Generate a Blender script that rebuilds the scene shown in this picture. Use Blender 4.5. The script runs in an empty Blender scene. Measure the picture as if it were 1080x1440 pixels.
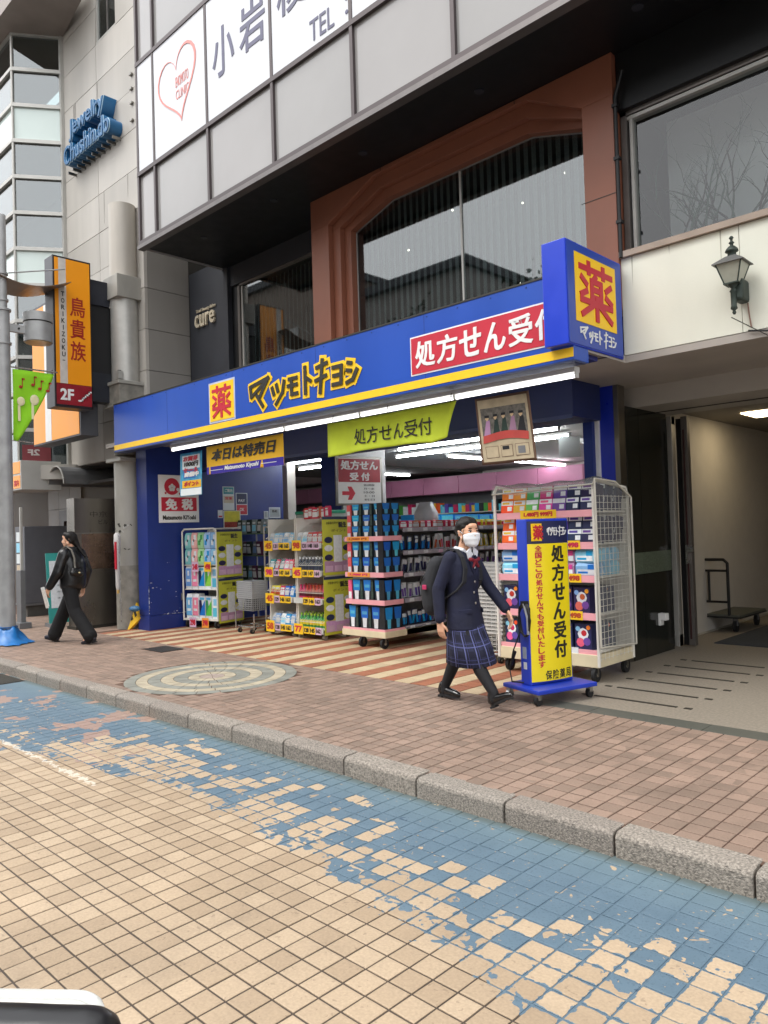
import bpy, bmesh, math, random
from mathutils import Vector, Matrix, noise
import numpy as np
random.seed(7)
R = math.radians
sc = bpy.context.scene
COL = sc.collection

# ------------------------------------------------------------------ camera, sky, sun, exposure
def camera_axes():
    yaw, pitch, roll = R(44.2236), R(1.40987), R(-1.75054)
    f0 = Vector((-math.sin(yaw), math.cos(yaw), 0)); r0 = Vector((math.cos(yaw), math.sin(yaw), 0)); u0 = Vector((0, 0, 1))
    f = f0*math.cos(pitch)+u0*math.sin(pitch); u = u0*math.cos(pitch)-f0*math.sin(pitch)
    r = r0*math.cos(roll)+u*math.sin(roll); u2 = u*math.cos(roll)-r0*math.sin(roll)
    return r, u2, f
CR, CU, CF = camera_axes()
CAM_H = 1.5
cam = bpy.data.cameras.new('camera'); cam_ob = bpy.data.objects.new('camera', cam); COL.objects.link(cam_ob)
cam.sensor_fit = 'VERTICAL'; cam.sensor_height = 36; cam.lens = 36*1061.26/1440
cam.clip_start = 0.05; cam.clip_end = 500
m = Matrix((CR, CU, -CF)).transposed().to_4x4(); m.translation = (0, 0, CAM_H)
cam_ob.matrix_world = m
sc.camera = cam_ob
def in_view(p, pad=.02):
    v = Vector(p)-Vector((0, 0, CAM_H)); d = v.dot(CF)
    if d < .1: return False
    x = v.dot(CR)/d*1061.26/1080; y = v.dot(CU)/d*1061.26/1440
    return abs(x) < .5+pad and abs(y) < .5+pad

world = bpy.data.worlds.new('World'); sc.world = world; world.use_nodes = True
wn = world.node_tree.nodes; wl = world.node_tree.links
bg = wn['Background']; sky = wn.new('ShaderNodeTexSky'); sky.sky_type = 'NISHITA'; sky.sun_disc = False
SUN_EL, SUN_AZ = R(58), R(205)
sky.sun_elevation = SUN_EL; sky.sun_rotation = SUN_AZ; sky.air_density = 1.0; sky.dust_density = 4.0
hs = wn.new('ShaderNodeHueSaturation'); hs.inputs['Saturation'].default_value = .14
wl.new(sky.outputs[0], hs.inputs['Color'])
oc = wn.new('ShaderNodeMix'); oc.data_type = 'RGBA'; oc.inputs[0].default_value = .8; oc.inputs[7].default_value = (7.0, 7.1, 7.3, 1)   # even cloud cover over the sky
wl.new(hs.outputs[0], oc.inputs[6]); wl.new(oc.outputs[2], bg.inputs[0]); bg.inputs[1].default_value = .15
sun = bpy.data.lights.new('sun', 'SUN'); sun.energy = .8; sun.angle = R(30); sun.color = (1, .97, .92)
sun_ob = bpy.data.objects.new('sun', sun); COL.objects.link(sun_ob)
sd = Vector((math.sin(SUN_AZ)*math.cos(SUN_EL), math.cos(SUN_AZ)*math.cos(SUN_EL), math.sin(SUN_EL)))
sun_ob.rotation_euler = sd.to_track_quat('Z', 'Y').to_euler()
vs = sc.view_settings; vs.view_transform = 'Standard'; vs.look = 'None'; vs.gamma = 1; vs.use_curve_mapping = False
vs.exposure = 1.25
sc.cycles.use_denoising = True
sc.cycles.max_bounces = 6; sc.cycles.transparent_max_bounces = 10
sc.cycles.sample_clamp_indirect = 4

# ------------------------------------------------------------------ helpers
def lin(c):
    if isinstance(c, str):
        c = c.lstrip('#'); c = [int(c[i:i+2], 16)/255 for i in (0, 2, 4)]
        c = [v/12.92 if v <= .04045 else ((v+.055)/1.055)**2.4 for v in c]
    return (c[0], c[1], c[2], 1)
MATS = {}
def mat(name, col, rough=.55, metal=0., var=.18, scale=6., bump=0., bscale=60., spec=.5, emit=0., coat=0., alpha=1., trans=0., streak=0.):
    if name in MATS: return MATS[name]
    m = bpy.data.materials.new(name); m.use_nodes = True
    n, l = m.node_tree.nodes, m.node_tree.links
    b = n['Principled BSDF']; c = lin(col)
    b.inputs['Roughness'].default_value = rough; b.inputs['Metallic'].default_value = metal
    b.inputs['Specular IOR Level'].default_value = spec; b.inputs['Coat Weight'].default_value = coat
    b.inputs['Alpha'].default_value = alpha; b.inputs['Transmission Weight'].default_value = trans
    b.inputs['Base Color'].default_value = c
    if emit:
        b.inputs['Emission Color'].default_value = c; b.inputs['Emission Strength'].default_value = emit
    elif var:
        g = n.new('ShaderNodeNewGeometry')
        t = n.new('ShaderNodeTexNoise'); t.inputs['Scale'].default_value = scale; t.inputs['Detail'].default_value = 5
        if streak:
            mp = n.new('ShaderNodeMapping'); mp.inputs['Scale'].default_value = (1, 1, streak)
            l.new(g.outputs['Position'], mp.inputs[0]); l.new(mp.outputs[0], t.inputs['Vector'])
        else: l.new(g.outputs['Position'], t.inputs['Vector'])
        r = n.new('ShaderNodeMapRange'); r.inputs[1].default_value = .3; r.inputs[2].default_value = .7
        r.inputs[3].default_value = 1-var; r.inputs[4].default_value = 1+var*.45
        l.new(t.outputs[0], r.inputs[0])
        v = n.new('ShaderNodeVectorMath'); v.operation = 'SCALE'; v.inputs[0].default_value = c[:3]
        l.new(r.outputs[0], v.inputs['Scale']); l.new(v.outputs[0], b.inputs['Base Color'])
        rr = n.new('ShaderNodeMapRange'); rr.inputs[3].default_value = max(0, rough-.08); rr.inputs[4].default_value = min(1, rough+.12)
        l.new(t.outputs[0], rr.inputs[0]); l.new(rr.outputs[0], b.inputs['Roughness'])
    if bump:
        g2 = n.new('ShaderNodeNewGeometry'); t2 = n.new('ShaderNodeTexNoise'); t2.inputs['Scale'].default_value = bscale
        t2.inputs['Detail'].default_value = 4; l.new(g2.outputs['Position'], t2.inputs['Vector'])
        bp = n.new('ShaderNodeBump'); bp.inputs['Strength'].default_value = bump; bp.inputs['Distance'].default_value = .01
        l.new(t2.outputs[0], bp.inputs['Height']); l.new(bp.outputs[0], b.inputs['Normal'])
    MATS[name] = m
    return m
def two_sided_fresnel(n, l, ior):
    f = n.new('ShaderNodeFresnel'); g = n.new('ShaderNodeNewGeometry'); r = n.new('ShaderNodeMapRange')
    r.inputs[3].default_value = ior; r.inputs[4].default_value = 1/ior      # a thin sheet reflects alike from both faces
    l.new(g.outputs['Backfacing'], r.inputs[0]); l.new(r.outputs[0], f.inputs[0]); return f
def glass(name, tint='#ffffff', amount=.12, rough=.02):
    """thin window glass: clear see-through sheet with fresnel reflection"""
    if name in MATS: return MATS[name]
    m = bpy.data.materials.new(name); m.use_nodes = True
    n, l = m.node_tree.nodes, m.node_tree.links
    n.remove(n['Principled BSDF'])
    t = n.new('ShaderNodeBsdfTransparent'); t.inputs[0].default_value = lin(tint)
    g = n.new('ShaderNodeBsdfGlossy'); g.inputs['Roughness'].default_value = rough
    f = two_sided_fresnel(n, l, 1.5)
    a = n.new('ShaderNodeMath'); a.operation = 'ADD'; a.inputs[1].default_value = amount; a.use_clamp = True
    x = n.new('ShaderNodeMixShader')
    l.new(f.outputs[0], a.inputs[0]); l.new(a.outputs[0], x.inputs[0]); l.new(t.outputs[0], x.inputs[1]); l.new(g.outputs[0], x.inputs[2])
    l.new(x.outputs[0], n['Material Output'].inputs[0]); MATS[name] = m
    return m

class MB:
    """collects boxes, tubes and sheets, then links them as ONE mesh object"""
    def __init__(s): s.v = []; s.f = []; s.mi = []; s.m = []; s.sm = []
    def _m(s, m):
        if m not in s.m: s.m.append(m)
        return s.m.index(m)
    def add(s, vs, fs, m, smooth=False):
        k = len(s.v); s.v += [tuple(p) for p in vs]; i = s._m(m)
        for f in fs: s.f.append(tuple(k+a for a in f)); s.mi.append(i); s.sm.append(smooth)
        return s
    def box(s, x0, x1, y0, y1, z0, z1, m, tx=0):
        s.add([(x0, y0, z0), (x1, y0, z0), (x1, y1, z0), (x0, y1, z0), (x0+tx, y0+tx, z1), (x1-tx, y0+tx, z1), (x1-tx, y1-tx, z1), (x0+tx, y1-tx, z1)],
              [(0, 3, 2, 1), (4, 5, 6, 7), (0, 1, 5, 4), (1, 2, 6, 5), (2, 3, 7, 6), (3, 0, 4, 7)], m)
        return s
    def tube(s, p0, p1, r0, m, r1=None, n=12, cap=True, smooth=True):
        r1 = r0 if r1 is None else r1
        p0, p1 = Vector(p0), Vector(p1); d = (p1-p0).normalized()
        a = d.orthogonal().normalized(); b = d.cross(a)
        k = [(math.cos(2*math.pi*i/n), math.sin(2*math.pi*i/n)) for i in range(n)]
        vs = [p0+(a*c+b*q)*r0 for c, q in k]+[p1+(a*c+b*q)*r1 for c, q in k]
        s.add(vs, [(i, (i+1) % n, n+(i+1) % n, n+i) for i in range(n)], m, smooth)
        if cap: s.add(vs, [tuple(range(n-1, -1, -1)), tuple(range(n, 2*n))], m)
        return s
    def path(s, pts, r, m, n=8):
        for a, b in zip(pts, pts[1:]): s.tube(a, b, r, m, n=n)
        for p in pts[1:-1]: s.ball(p, r*1.0, m, n=8)
        return s
    def ball(s, c, r, m, n=12, sc_=(1, 1, 1)):
        c = Vector(c); vs = []; fs = []; k = n//2
        for j in range(k+1):
            t = math.pi*j/k
            for i in range(n):
                p = 2*math.pi*i/n
                vs.append((c.x+r*sc_[0]*math.sin(t)*math.cos(p), c.y+r*sc_[1]*math.sin(t)*math.sin(p), c.z+r*sc_[2]*math.cos(t)))
        for j in range(k):
            for i in range(n): fs.append((j*n+i, (j+1)*n+i, (j+1)*n+(i+1) % n, j*n+(i+1) % n))
        s.add(vs, fs, m, True); return s
    def lathe(s, c, prof, m, n=20, smooth=True):
        c = Vector(c); vs = []
        for r, z in prof:
            for i in range(n):
                p = 2*math.pi*i/n; vs.append((c.x+r*math.cos(p), c.y+r*math.sin(p), c.z+z))
        fs = []
        for j in range(len(prof)-1):
            for i in range(n): fs.append((j*n+i, j*n+(i+1) % n, (j+1)*n+(i+1) % n, (j+1)*n+i))
        s.add(vs, fs, m, smooth)
        s.add(vs, [tuple(range(n-1, -1, -1)), tuple((len(prof)-1)*n+i for i in range(n))], m)
        return s
    def prism(s, poly, axis, a0, a1, m):
        """poly in the two other axes, extruded along axis (0,1,2)"""
        def P(u, v, w):
            q = [0, 0, 0]; o = [i for i in (0, 1, 2) if i != axis]; q[o[0]] = u; q[o[1]] = v; q[axis] = w; return tuple(q)
        n = len(poly); vs = [P(u, v, a0) for u, v in poly]+[P(u, v, a1) for u, v in poly]
        s.add(vs, [tuple(range(n)), tuple(range(2*n-1, n-1, -1))]+[(i, n+i, n+(i+1) % n, (i+1) % n) for i in range(n)], m); return s
    def mesh(s, name):
        me = bpy.data.meshes.new(name); me.from_pydata(s.v, [], s.f)
        for m in s.m: me.materials.append(m)
        me.polygons.foreach_set('material_index', s.mi); me.polygons.foreach_set('use_smooth', s.sm)
        bm = bmesh.new(); bm.from_mesh(me); bmesh.ops.recalc_face_normals(bm, faces=bm.faces); bm.to_mesh(me); bm.free()
        me.update(); return me
    def build(s, name, parent=None, bevel=0, loc=None, rot=None, seg=2):
        o = bpy.data.objects.new(name, s.mesh(name)); COL.objects.link(o)
        if parent: o.parent = parent
        if loc: o.location = loc
        if rot: o.rotation_euler = rot
        if bevel:
            b = o.modifiers.new('bevel', 'BEVEL'); b.width = bevel; b.segments = seg; b.limit_method = 'ANGLE'; b.angle_limit = R(40)
        return o
def box(name, parent, m, x0, x1, y0, y1, z0, z1, bevel=0):
    return MB().box(x0, x1, y0, y1, z0, z1, m).build(name, parent, bevel)
def tag(o, label=None, cat=None, group=None, kind=None):
    if label: o['label'] = label
    if cat: o['category'] = cat
    if group: o['group'] = group
    if kind: o['kind'] = kind
    return o
def thing(name, label, cat, loc=(0, 0, 0), rz=0, group=None):
    o = bpy.data.objects.new(name, None); COL.objects.link(o); o.empty_display_size = .1
    o.location = loc; o.rotation_euler = (0, 0, rz)
    return tag(o, label, cat, group)
def struct(o): o['kind'] = 'structure'; return o
def copy_tree(o, parent=None):
    c = o.copy(); COL.objects.link(c)
    if parent: c.parent = parent
    for ch in list(o.children): copy_tree(ch, c)
    return c
FRONT = (R(90), 0, 0)            # lettering that faces the street (-y)
SIDE = (R(90), 0, R(90))         # lettering that faces +x
def text(s, m, parent, loc, rot, w, h, bold=0., extrude=.003, name='lettering', shear=0., vertical=False, wave=None):
    cu = bpy.data.curves.new('t', 'FONT'); cu.body = '\n'.join(s) if vertical else s
    cu.align_x = 'CENTER'; cu.offset = min(bold, .010); heavy = max(0, bold-.010)*1.6; cu.extrude = .01; cu.shear = shear; cu.resolution_u = 3
    if vertical: cu.space_line = .8
    ob = bpy.data.objects.new('t', cu)
    me = bpy.data.meshes.new_from_object(ob); bpy.data.objects.remove(ob); bpy.data.curves.remove(cu)
    if heavy:            # heavier strokes: the glyph repeated a hair to each side
        bm = bmesh.new(); bm.from_mesh(me); src = bm.verts[:]+bm.edges[:]+bm.faces[:]
        for q, (dx, dy) in enumerate(((-1, -.5), (1, .5), (-.4, .6), (.4, -.6))):
            r = bmesh.ops.duplicate(bm, geom=src); bmesh.ops.translate(bm, verts=[e for e in r['geom'] if isinstance(e, bmesh.types.BMVert)], vec=(dx*heavy, dy*heavy, -.0012*(q+1)))
        bm.to_mesh(me); bm.free()
    k = len(me.vertices); a = np.empty(k*3, np.float32); me.vertices.foreach_get('co', a); a = a.reshape(-1, 3)
    lo, hi = a.min(0), a.max(0); a -= (lo+hi)/2; a[:, 0] *= w/(hi[0]-lo[0]); a[:, 1] *= h/(hi[1]-lo[1]); a[:, 2] *= extrude/.02
    if wave: a[:, 2] += wave(a[:, 0], a[:, 1])
    me.vertices.foreach_set('co', a.ravel()); me.materials.clear(); me.materials.append(m); me.update()
    o = bpy.data.objects.new(name, me); COL.objects.link(o)
    if parent: o.parent = parent
    o.location = loc; o.rotation_euler = rot
    return o
def poly_sign(polys, m, parent, loc, rot, t=.004, name='emblem'):
    """flat outlines (2D) given thickness"""
    b = MB()
    for p in polys: b.prism(p, 2, -t/2, t/2, m)
    return b.build(name, parent, loc=loc, rot=rot)
def apply_mods(o):
    dg = bpy.context.evaluated_depsgraph_get(); me = bpy.data.meshes.new_from_object(o.evaluated_get(dg))
    o.modifiers.clear(); o.data = me; return o

# ------------------------------------------------------------------ materials
BLUE = mat('sign blue', '#1b4cae', .33, var=.13, scale=1.6, streak=.35); BLUED = mat('painted blue', '#162f7c', .42, var=.2, scale=1.5)
ORD = ('leftmost', 'second', 'third', 'fourth', 'fifth', 'sixth', 'seventh', 'eighth')
def nth_(k): return '%d%s' % (k, 'th' if 10 <= k % 100 <= 20 else {1: 'st', 2: 'nd', 3: 'rd'}.get(k % 10, 'th'))
NAVY = mat('navy header', '#1f2c5e', .5, var=.1)
YEL = mat('sign yellow', '#f8c81c', .45, var=.05); RED = mat('sign red', '#c01f36', .5, var=.08); WHITE = mat('white paint', '#e6e6e4', .5, var=.06)
BLACK = mat('black', '#0c0c0e', .5, var=.1); DARK = mat('dark ink', '#29261f', .5, var=.05)
CREAMW = mat('cream white wall', '#dcdccd', .6, var=.1, scale=1.6, bump=.08, streak=.35)
STEEL = mat('brushed steel', '#8f8c86', .35, 1., var=.15, scale=8, streak=.1); CHROME = mat('chrome wire', '#b9b9b9', .25, 1., var=.05)
ALU = mat('aluminium frame', '#78736f', .42, .6, var=.1); ALUL = mat('light aluminium', '#b5b3ad', .45, .4, var=.1)
RUBBER = mat('rubber', '#151517', .7, var=.1); GREYM = mat('grey metal', '#77787a', .5, .3, var=.12)
WOODW = mat('white shelf metal', '#dedad0', .5, var=.08); PINK = mat('pink price rail', '#eda7ae', .5, var=.06); CREAM = mat('cream base', '#dccfae', .5, var=.1)
LIME = mat('lime cloth', '#cbdc3a', .8, var=.08, bump=.05, bscale=300); GREEN = mat('green cloth', '#8fd320', .8, var=.06)
TUBE = mat('lit tube', '#f6fbff', emit=20.0); TUBE_OUT = mat('lit canopy tube', '#fbfdff', emit=1.7); LAMPON = mat('lit warm panel', '#ffe6b8', emit=6)
SPOT = mat('lit spot', '#fff1da', emit=4.)
# ------------------------------------------------------------------ ground
RP = .1147; SP = .1137                       # pitch of the road and pavement tiles
def tile_mat(name, c1, c2, pitch, painted=0, rough=.7, dirt=.25):
    m = bpy.data.materials.new(name); m.use_nodes = True
    n, l = m.node_tree.nodes, m.node_tree.links; b = n['Principled BSDF']; b.inputs['Roughness'].default_value = rough
    g = n.new('ShaderNodeNewGeometry')
    def mth(op, *a, clamp=False):
        q = n.new('ShaderNodeMath'); q.operation = op; q.use_clamp = clamp
        for i, v in enumerate(a):
            if isinstance(v, (int, float)): q.inputs[i].default_value = v
            else: l.new(v, q.inputs[i])
        return q.outputs[0]
    def noise_(sc_, det=4, dist=0):
        t = n.new('ShaderNodeTexNoise'); t.inputs['Scale'].default_value = sc_; t.inputs['Detail'].default_value = det; t.inputs['Distortion'].default_value = dist
        l.new(g.outputs['Position'], t.inputs['Vector']); return t.outputs[0]
    def mix(f, a, c):
        q = n.new('ShaderNodeMix'); q.data_type = 'RGBA'
        for i, v in ((0, f), (6, a), (7, c)):
            if isinstance(v, tuple): q.inputs[i].default_value = v
            elif isinstance(v, (int, float)): q.inputs[i].default_value = v
            else: l.new(v, q.inputs[i])
        return q.outputs[2]
    sn = n.new('ShaderNodeVectorMath'); sn.operation = 'DIVIDE'; sn.inputs[1].default_value = (pitch, pitch, 10)
    l.new(g.outputs['Position'], sn.inputs[0])
    fl = n.new('ShaderNodeVectorMath'); fl.operation = 'FLOOR'; l.new(sn.outputs[0], fl.inputs[0])
    wn_ = n.new('ShaderNodeTexWhiteNoise'); wn_.noise_dimensions = '3D'; l.new(fl.outputs[0], wn_.inputs['Vector'])
    tilev = wn_.outputs['Value']
    col = mix(tilev, lin(c1), lin(c2))
    big = noise_(1.3, 6); fine = noise_(90, 3)
    k = mth('MULTIPLY_ADD', big, .5, mth('MULTIPLY_ADD', fine, .5, .52))
    v = n.new('ShaderNodeVectorMath'); v.operation = 'SCALE'; l.new(col, v.inputs[0]); l.new(k, v.inputs['Scale']); col = v.outputs[0]
    # dark specks and gum
    sp = mth('GREATER_THAN', noise_(38, 2), .70); col = mix(mth('MULTIPLY', sp, .32), col, lin('#5a4a3c'))
    st = n.new('ShaderNodeMapRange'); st.inputs[1].default_value = .55; st.inputs[2].default_value = .8; l.new(noise_(3.1, 5, .4), st.inputs[0])
    col = mix(mth('MULTIPLY', st.outputs[0], dirt), col, lin('#4c4238'))
    if painted:
        sx = n.new('ShaderNodeSeparateXYZ'); l.new(g.outputs['Position'], sx.inputs[0])
        fx = mth('DIVIDE', mth('ADD', sx.outputs[0], 8.0), 8.0, clamp=True)
        def curve(pts, lo=1.5, hi=3.5):
            q = n.new('ShaderNodeFloatCurve'); c = q.mapping.curves[0]
            ps = [((x+8)/8, (y-lo)/(hi-lo)) for x, y in pts]
            c.points[0].location = ps[0]; c.points[1].location = ps[-1]
            for p in ps[1:-1]: c.points.new(*p)
            q.mapping.update(); l.new(fx, q.inputs['Value']); return mth('MULTIPLY_ADD', q.outputs[0], hi-lo, lo)
        top = curve([(-8, 2.3), (-6.4, 2.3), (-6.0, 2.75), (-5.3, 2.95), (-4.6, 2.95), (-4.0, 2.86), (-3.5, 2.9), (-2.6, 2.7), (-2.2, 2.66), (-1.85, 2.5), (-1.5, 2.62), (-1.2, 2.7), (-.6, 2.6)])
        bot = curve([(-8, 2.24), (-6, 2.26), (-5, 2.44), (-4.4, 2.55), (-3.9, 2.52), (-3.2, 2.46), (-2.7, 2.39), (-2.2, 2.3), (-1.7, 2.17), (-1.4, 2.1), (-.6, 2.0)])
        y = sx.outputs[1]; chips = noise_(17, 5, .3); mid = noise_(4.2, 4)
        # painted(1) on tile tops above the worn zone; the joints keep paint lower down
        rag = mth('MULTIPLY_ADD', mth('SUBTRACT', chips, .5), 1.0, mth('MULTIPLY', mth('SUBTRACT', mid, .5), 1.1))
        tl = mth('MULTIPLY', mth('SUBTRACT', tilev, .5), .62) if painted == 1 else 0.0
        dt = mth('SUBTRACT', y, top)
        e = mth('ADD', mth('ADD', dt, mth('MULTIPLY', rag, .24)), tl)
        full = mth('GREATER_THAN', e, 0.0)
        spots = mth('GREATER_THAN', mth('ADD', noise_(9, 3, .6), mth('MULTIPLY', mth('SUBTRACT', 3.1, y), .07)), .685)
        full = mth('MULTIPLY', full, mth('SUBTRACT', 1.0, spots))
        pin = mth('GREATER_THAN', mth('ADD', noise_(34, 2, .5), mth('MULTIPLY', mth('SUBTRACT', mid, .5), .35)), .70); full = mth('MULTIPLY', full, mth('SUBTRACT', 1.0, pin))
        db = mth('SUBTRACT', y, bot)
        lowj = mth('GREATER_THAN', mth('ADD', db, mth('MULTIPLY', rag, .22)), 0.0)
        if painted == 1:    # worn zone: only ragged remnants and rims of blue on the tile tops
            fr = n.new('ShaderNodeVectorMath'); fr.operation = 'FRACTION'; l.new(sn.outputs[0], fr.inputs[0])
            s2 = n.new('ShaderNodeSeparateXYZ'); l.new(fr.outputs[0], s2.inputs[0])
            ex = mth('MULTIPLY', mth('ABSOLUTE', mth('SUBTRACT', s2.outputs[0], .5)), 2.0); ey = mth('MULTIPLY', mth('ABSOLUTE', mth('SUBTRACT', s2.outputs[1], .5)), 2.0)
            edge = mth('MAXIMUM', ex, ey)
            rim = mth('GREATER_THAN', mth('ADD', edge, mth('MULTIPLY', mth('SUBTRACT', noise_(26, 3), .5), .75)), .90)
            band = mth('SUBTRACT', 1.0, mth('MULTIPLY', mth('ABSOLUTE', mth('SUBTRACT', db, .06)), 9.0), clamp=True)
            blot = mth('GREATER_THAN', mth('ADD', mth('ADD', mth('MULTIPLY', mid, .6), mth('MULTIPLY', chips, .4)), mth('MULTIPLY', band, .12)), .625)
            full = mth('MAXIMUM', full, mth('MULTIPLY', lowj, mth('MAXIMUM', rim, blot)))
        else: full = mth('MAXIMUM', full, lowj)
        blue = mix(noise_(5, 5), lin('#4d6271'), lin('#617684'))
        blue = mix(mth('MULTIPLY', mth('GREATER_THAN', fine, .6), .35), blue, lin('#3d505c'))
        kb = n.new('ShaderNodeMapRange'); kb.inputs[1].default_value = 3.05; kb.inputs[2].default_value = 3.4; l.new(y, kb.inputs[0])
        blue = mix(mth('MULTIPLY', kb.outputs[0], .4), blue, lin('#6f8385'))
        gum = mth('GREATER_THAN', noise_(13, 2, .8), .735); blue = mix(mth('MULTIPLY', gum, .7), blue, lin('#34485c'))
        gr = n.new('ShaderNodeMapRange'); gr.inputs[1].default_value = 3.34; gr.inputs[2].default_value = 3.4; l.new(mth('ADD', y, mth('MULTIPLY', mid, .04)), gr.inputs[0])
        blue = mix(mth('MULTIPLY', gr.outputs[0], .6), blue, lin('#4a4f44'))
        # reddish worn patch and the remains of a white line, far left
        wx = mth('LESS_THAN', sx.outputs[0], -5.35); red = mth('MULTIPLY', wx, mth('GREATER_THAN', mth('ADD', noise_(2.6, 3), mth('MULTIPLY', tilev, .1)), .635))
        col = mix(full, col, blue)
        col = mix(mth('MULTIPLY', mth('MULTIPLY', red, full), .75), col, lin('#a07f6c'))
        wl_ = mth('MULTIPLY', mth('LESS_THAN', sx.outputs[0], -4.9), mth('LESS_THAN', mth('ABSOLUTE', mth('ADD', mth('SUBTRACT', y, 2.235), mth('MULTIPLY', mth('SUBTRACT', chips, .5), .16))), .013))
        col = mix(mth('MULTIPLY', wl_, .6), col, lin('#d9d2c4'))
    l.new(col, b.inputs['Base Color'])
    bp = n.new('ShaderNodeBump'); bp.inputs['Strength'].default_value = .25; bp.inputs['Distance'].default_value = .004
    l.new(noise_(140, 4), bp.inputs['Height']); l.new(bp.outputs[0], b.inputs['Normal'])
    return m
T_ROAD = tile_mat('road tile', '#ae9a81', '#9b876f', RP, 1, dirt=.2); T_BED = tile_mat('road joint', '#4a3f35', '#3e352d', RP, 2)
T_WALK = tile_mat('pavement tile', '#937c6d', '#7b695c', SP, 0, dirt=.35); T_WBED = mat('pavement joint', '#5d4639', .9, var=.2)
T_CRM = tile_mat('cream forecourt tile', '#c2ae8d', '#b09d7e', .21, 0, dirt=.3); T_TER = tile_mat('terracotta forecourt tile', '#9a6145', '#87563f', .21, 0, dirt=.3)

def tile_mesh(px, py, h, m, cham=.006, gap=.0085):
    a, c = px/2-gap/2, py/2-gap/2
    v = [(-a, -c, -h), (a, -c, -h), (a, c, -h), (-a, c, -h), (-a, -c, -.002), (a, -c, -.002), (a, c, -.002), (-a, c, -.002),
         (-a+cham, -c+cham, 0), (a-cham, -c+cham, 0), (a-cham, c-cham, 0), (-a+cham, c-cham, 0)]
    f = [(8, 9, 10, 11)]+[(i, (i+1) % 4, 4+(i+1) % 4, 4+i) for i in range(4)]+[(4+i, 4+(i+1) % 4, 8+(i+1) % 4, 8+i) for i in range(4)]
    me = bpy.data.meshes.new('tile'); me.from_pydata(v, [], f); me.materials.append(m); me.update(); return me, v, f
def tile_field(parent, name, x0, x1, y0, y1, px, py, z, mats, which=lambda i, j: 0, skip=lambda x, y: False, h=.006, single=300, rnd=1):
    i0, i1, j0, j1 = math.floor(x0/px), math.ceil(x1/px), math.floor(y0/py), math.ceil(y1/py)
    cells = []
    for i in range(i0, i1):
        for j in range(j0, j1):
            x, y = (i+.5)*px, (j+.5)*py
            if x < x0 or x > x1 or y < y0 or y > y1 or skip(x, y): continue
            cells.append((x*x+y*y, x, y, which(i, j), in_view((x, y, z), 0)))
    cells.sort(); protos = [tile_mesh(px, py, h, m) for m in mats]; rest = [c for c in cells if not c[4]]
    n = 0
    bulk = []
    for c in cells:
        if not c[4]: bulk.append(c); continue
        if n < single:
            o = bpy.data.objects.new(name, protos[c[3]][0]); COL.objects.link(o); o.parent = parent
            o.location = (c[1], c[2], z+random.uniform(-.0008, .0008)*rnd); o.rotation_euler = (random.gauss(0, .0045)*rnd, random.gauss(0, .0045)*rnd, random.gauss(0, .006)*rnd); n += 1
        else: bulk.append(c)
    if bulk:
        V, F, MI = [], [], []
        for _, x, y, w, _v in bulk:
            k = len(V); dz = random.uniform(-.0008, .0008)*rnd; t1, t2 = random.gauss(0, .004)*rnd, random.gauss(0, .004)*rnd
            V += [(x+a, y+b, z+dz+c_+t1*a+t2*b) for a, b, c_ in protos[w][1]]
            F += [tuple(k+q for q in f) for f in protos[w][2]]; MI += [w]*len(protos[w][2])
        me = bpy.data.meshes.new(name+' field'); me.from_pydata(V, [], F)
        for m in mats: me.materials.append(m)
        me.polygons.foreach_set('material_index', MI); me.update()
        o = bpy.data.objects.new(name+'_field', me); COL.objects.link(o); o.parent = parent; o['kind'] = 'stuff'

road = struct(MB().box(-60, 40, -30, 3.42, -.6, -.1245, T_BED).build('road'))
tile_field(road, 'road_tile', -8.2, 1.2, .2, 3.395, RP, RP, -.12, [T_ROAD])
ground = struct(MB().box(-80, 60, -60, 60, -1.2, -.61, mat('earth', '#55504a', .9)).build('ground'))
pave = struct(MB().box(-40, 30, 3.5, 5.44, -.55, -.0055, T_WBED).build('pavement'))
MC = Vector((-7.02, 4.5, 0)); MR = .9
tile_field(pave, 'paving_tile', -16, .2, 3.56, 5.43, SP, SP, 0, [T_WALK], skip=lambda x, y: (x-MC.x)**2+(y-MC.y)**2 < (MR+.02)**2 or (-9.55 < x < -9.0 and 5.0 < y < 5.4))
pave2 = struct(MB().box(-40, -11.9, 5.44, 9, -.55, -.006, T_WBED).build('pavement'))
tile_field(pave2, 'paving_tile', -16.5, -11.93, 5.46, 7.2, SP, SP, 0, [T_WALK])
# manhole lid in the pavement
lid = MB().box(-9.52, -9.03, 5.03, 5.37, -.02, .001, mat('manhole iron', '#3b3836', .6, .5, bump=.5, bscale=90)).build('manhole_lid', pave)
# radial mosaic set into the pavement
MG = mat('mosaic grey green', '#85867d', .7, var=.25, bump=.1); MCRM = mat('mosaic cream', '#ada28c', .7, var=.25, bump=.1); MPK = mat('mosaic pink', '#a3948a', .7, var=.2, bump=.1)
def ring_piece(r0, r1, a0, a1, m, g=.004):
    b = MB(); n = 4; d0 = g/max(r0, .03); d1 = g/r1
    pts = [(r0*math.cos(a0+d0+(a1-a0-2*d0)*k/n), r0*math.sin(a0+d0+(a1-a0-2*d0)*k/n)) for k in range(n+1)] + \
          [(r1*math.cos(a1-d1-(a1-a0-2*d1)*k/n), r1*math.sin(a1-d1-(a1-a0-2*d1)*k/n)) for k in range(n+1)]
    b.prism(pts, 2, -.006, random.uniform(-.0005, .001), m); return b
rads = [.01, .13, .25, .40, .53, .66, .78, .90]
mos = struct(MB().lathe((MC.x, MC.y, -.03), [(MR, 0), (MR, .0255)], T_WBED, n=48).build('paving_mosaic'))
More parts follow.
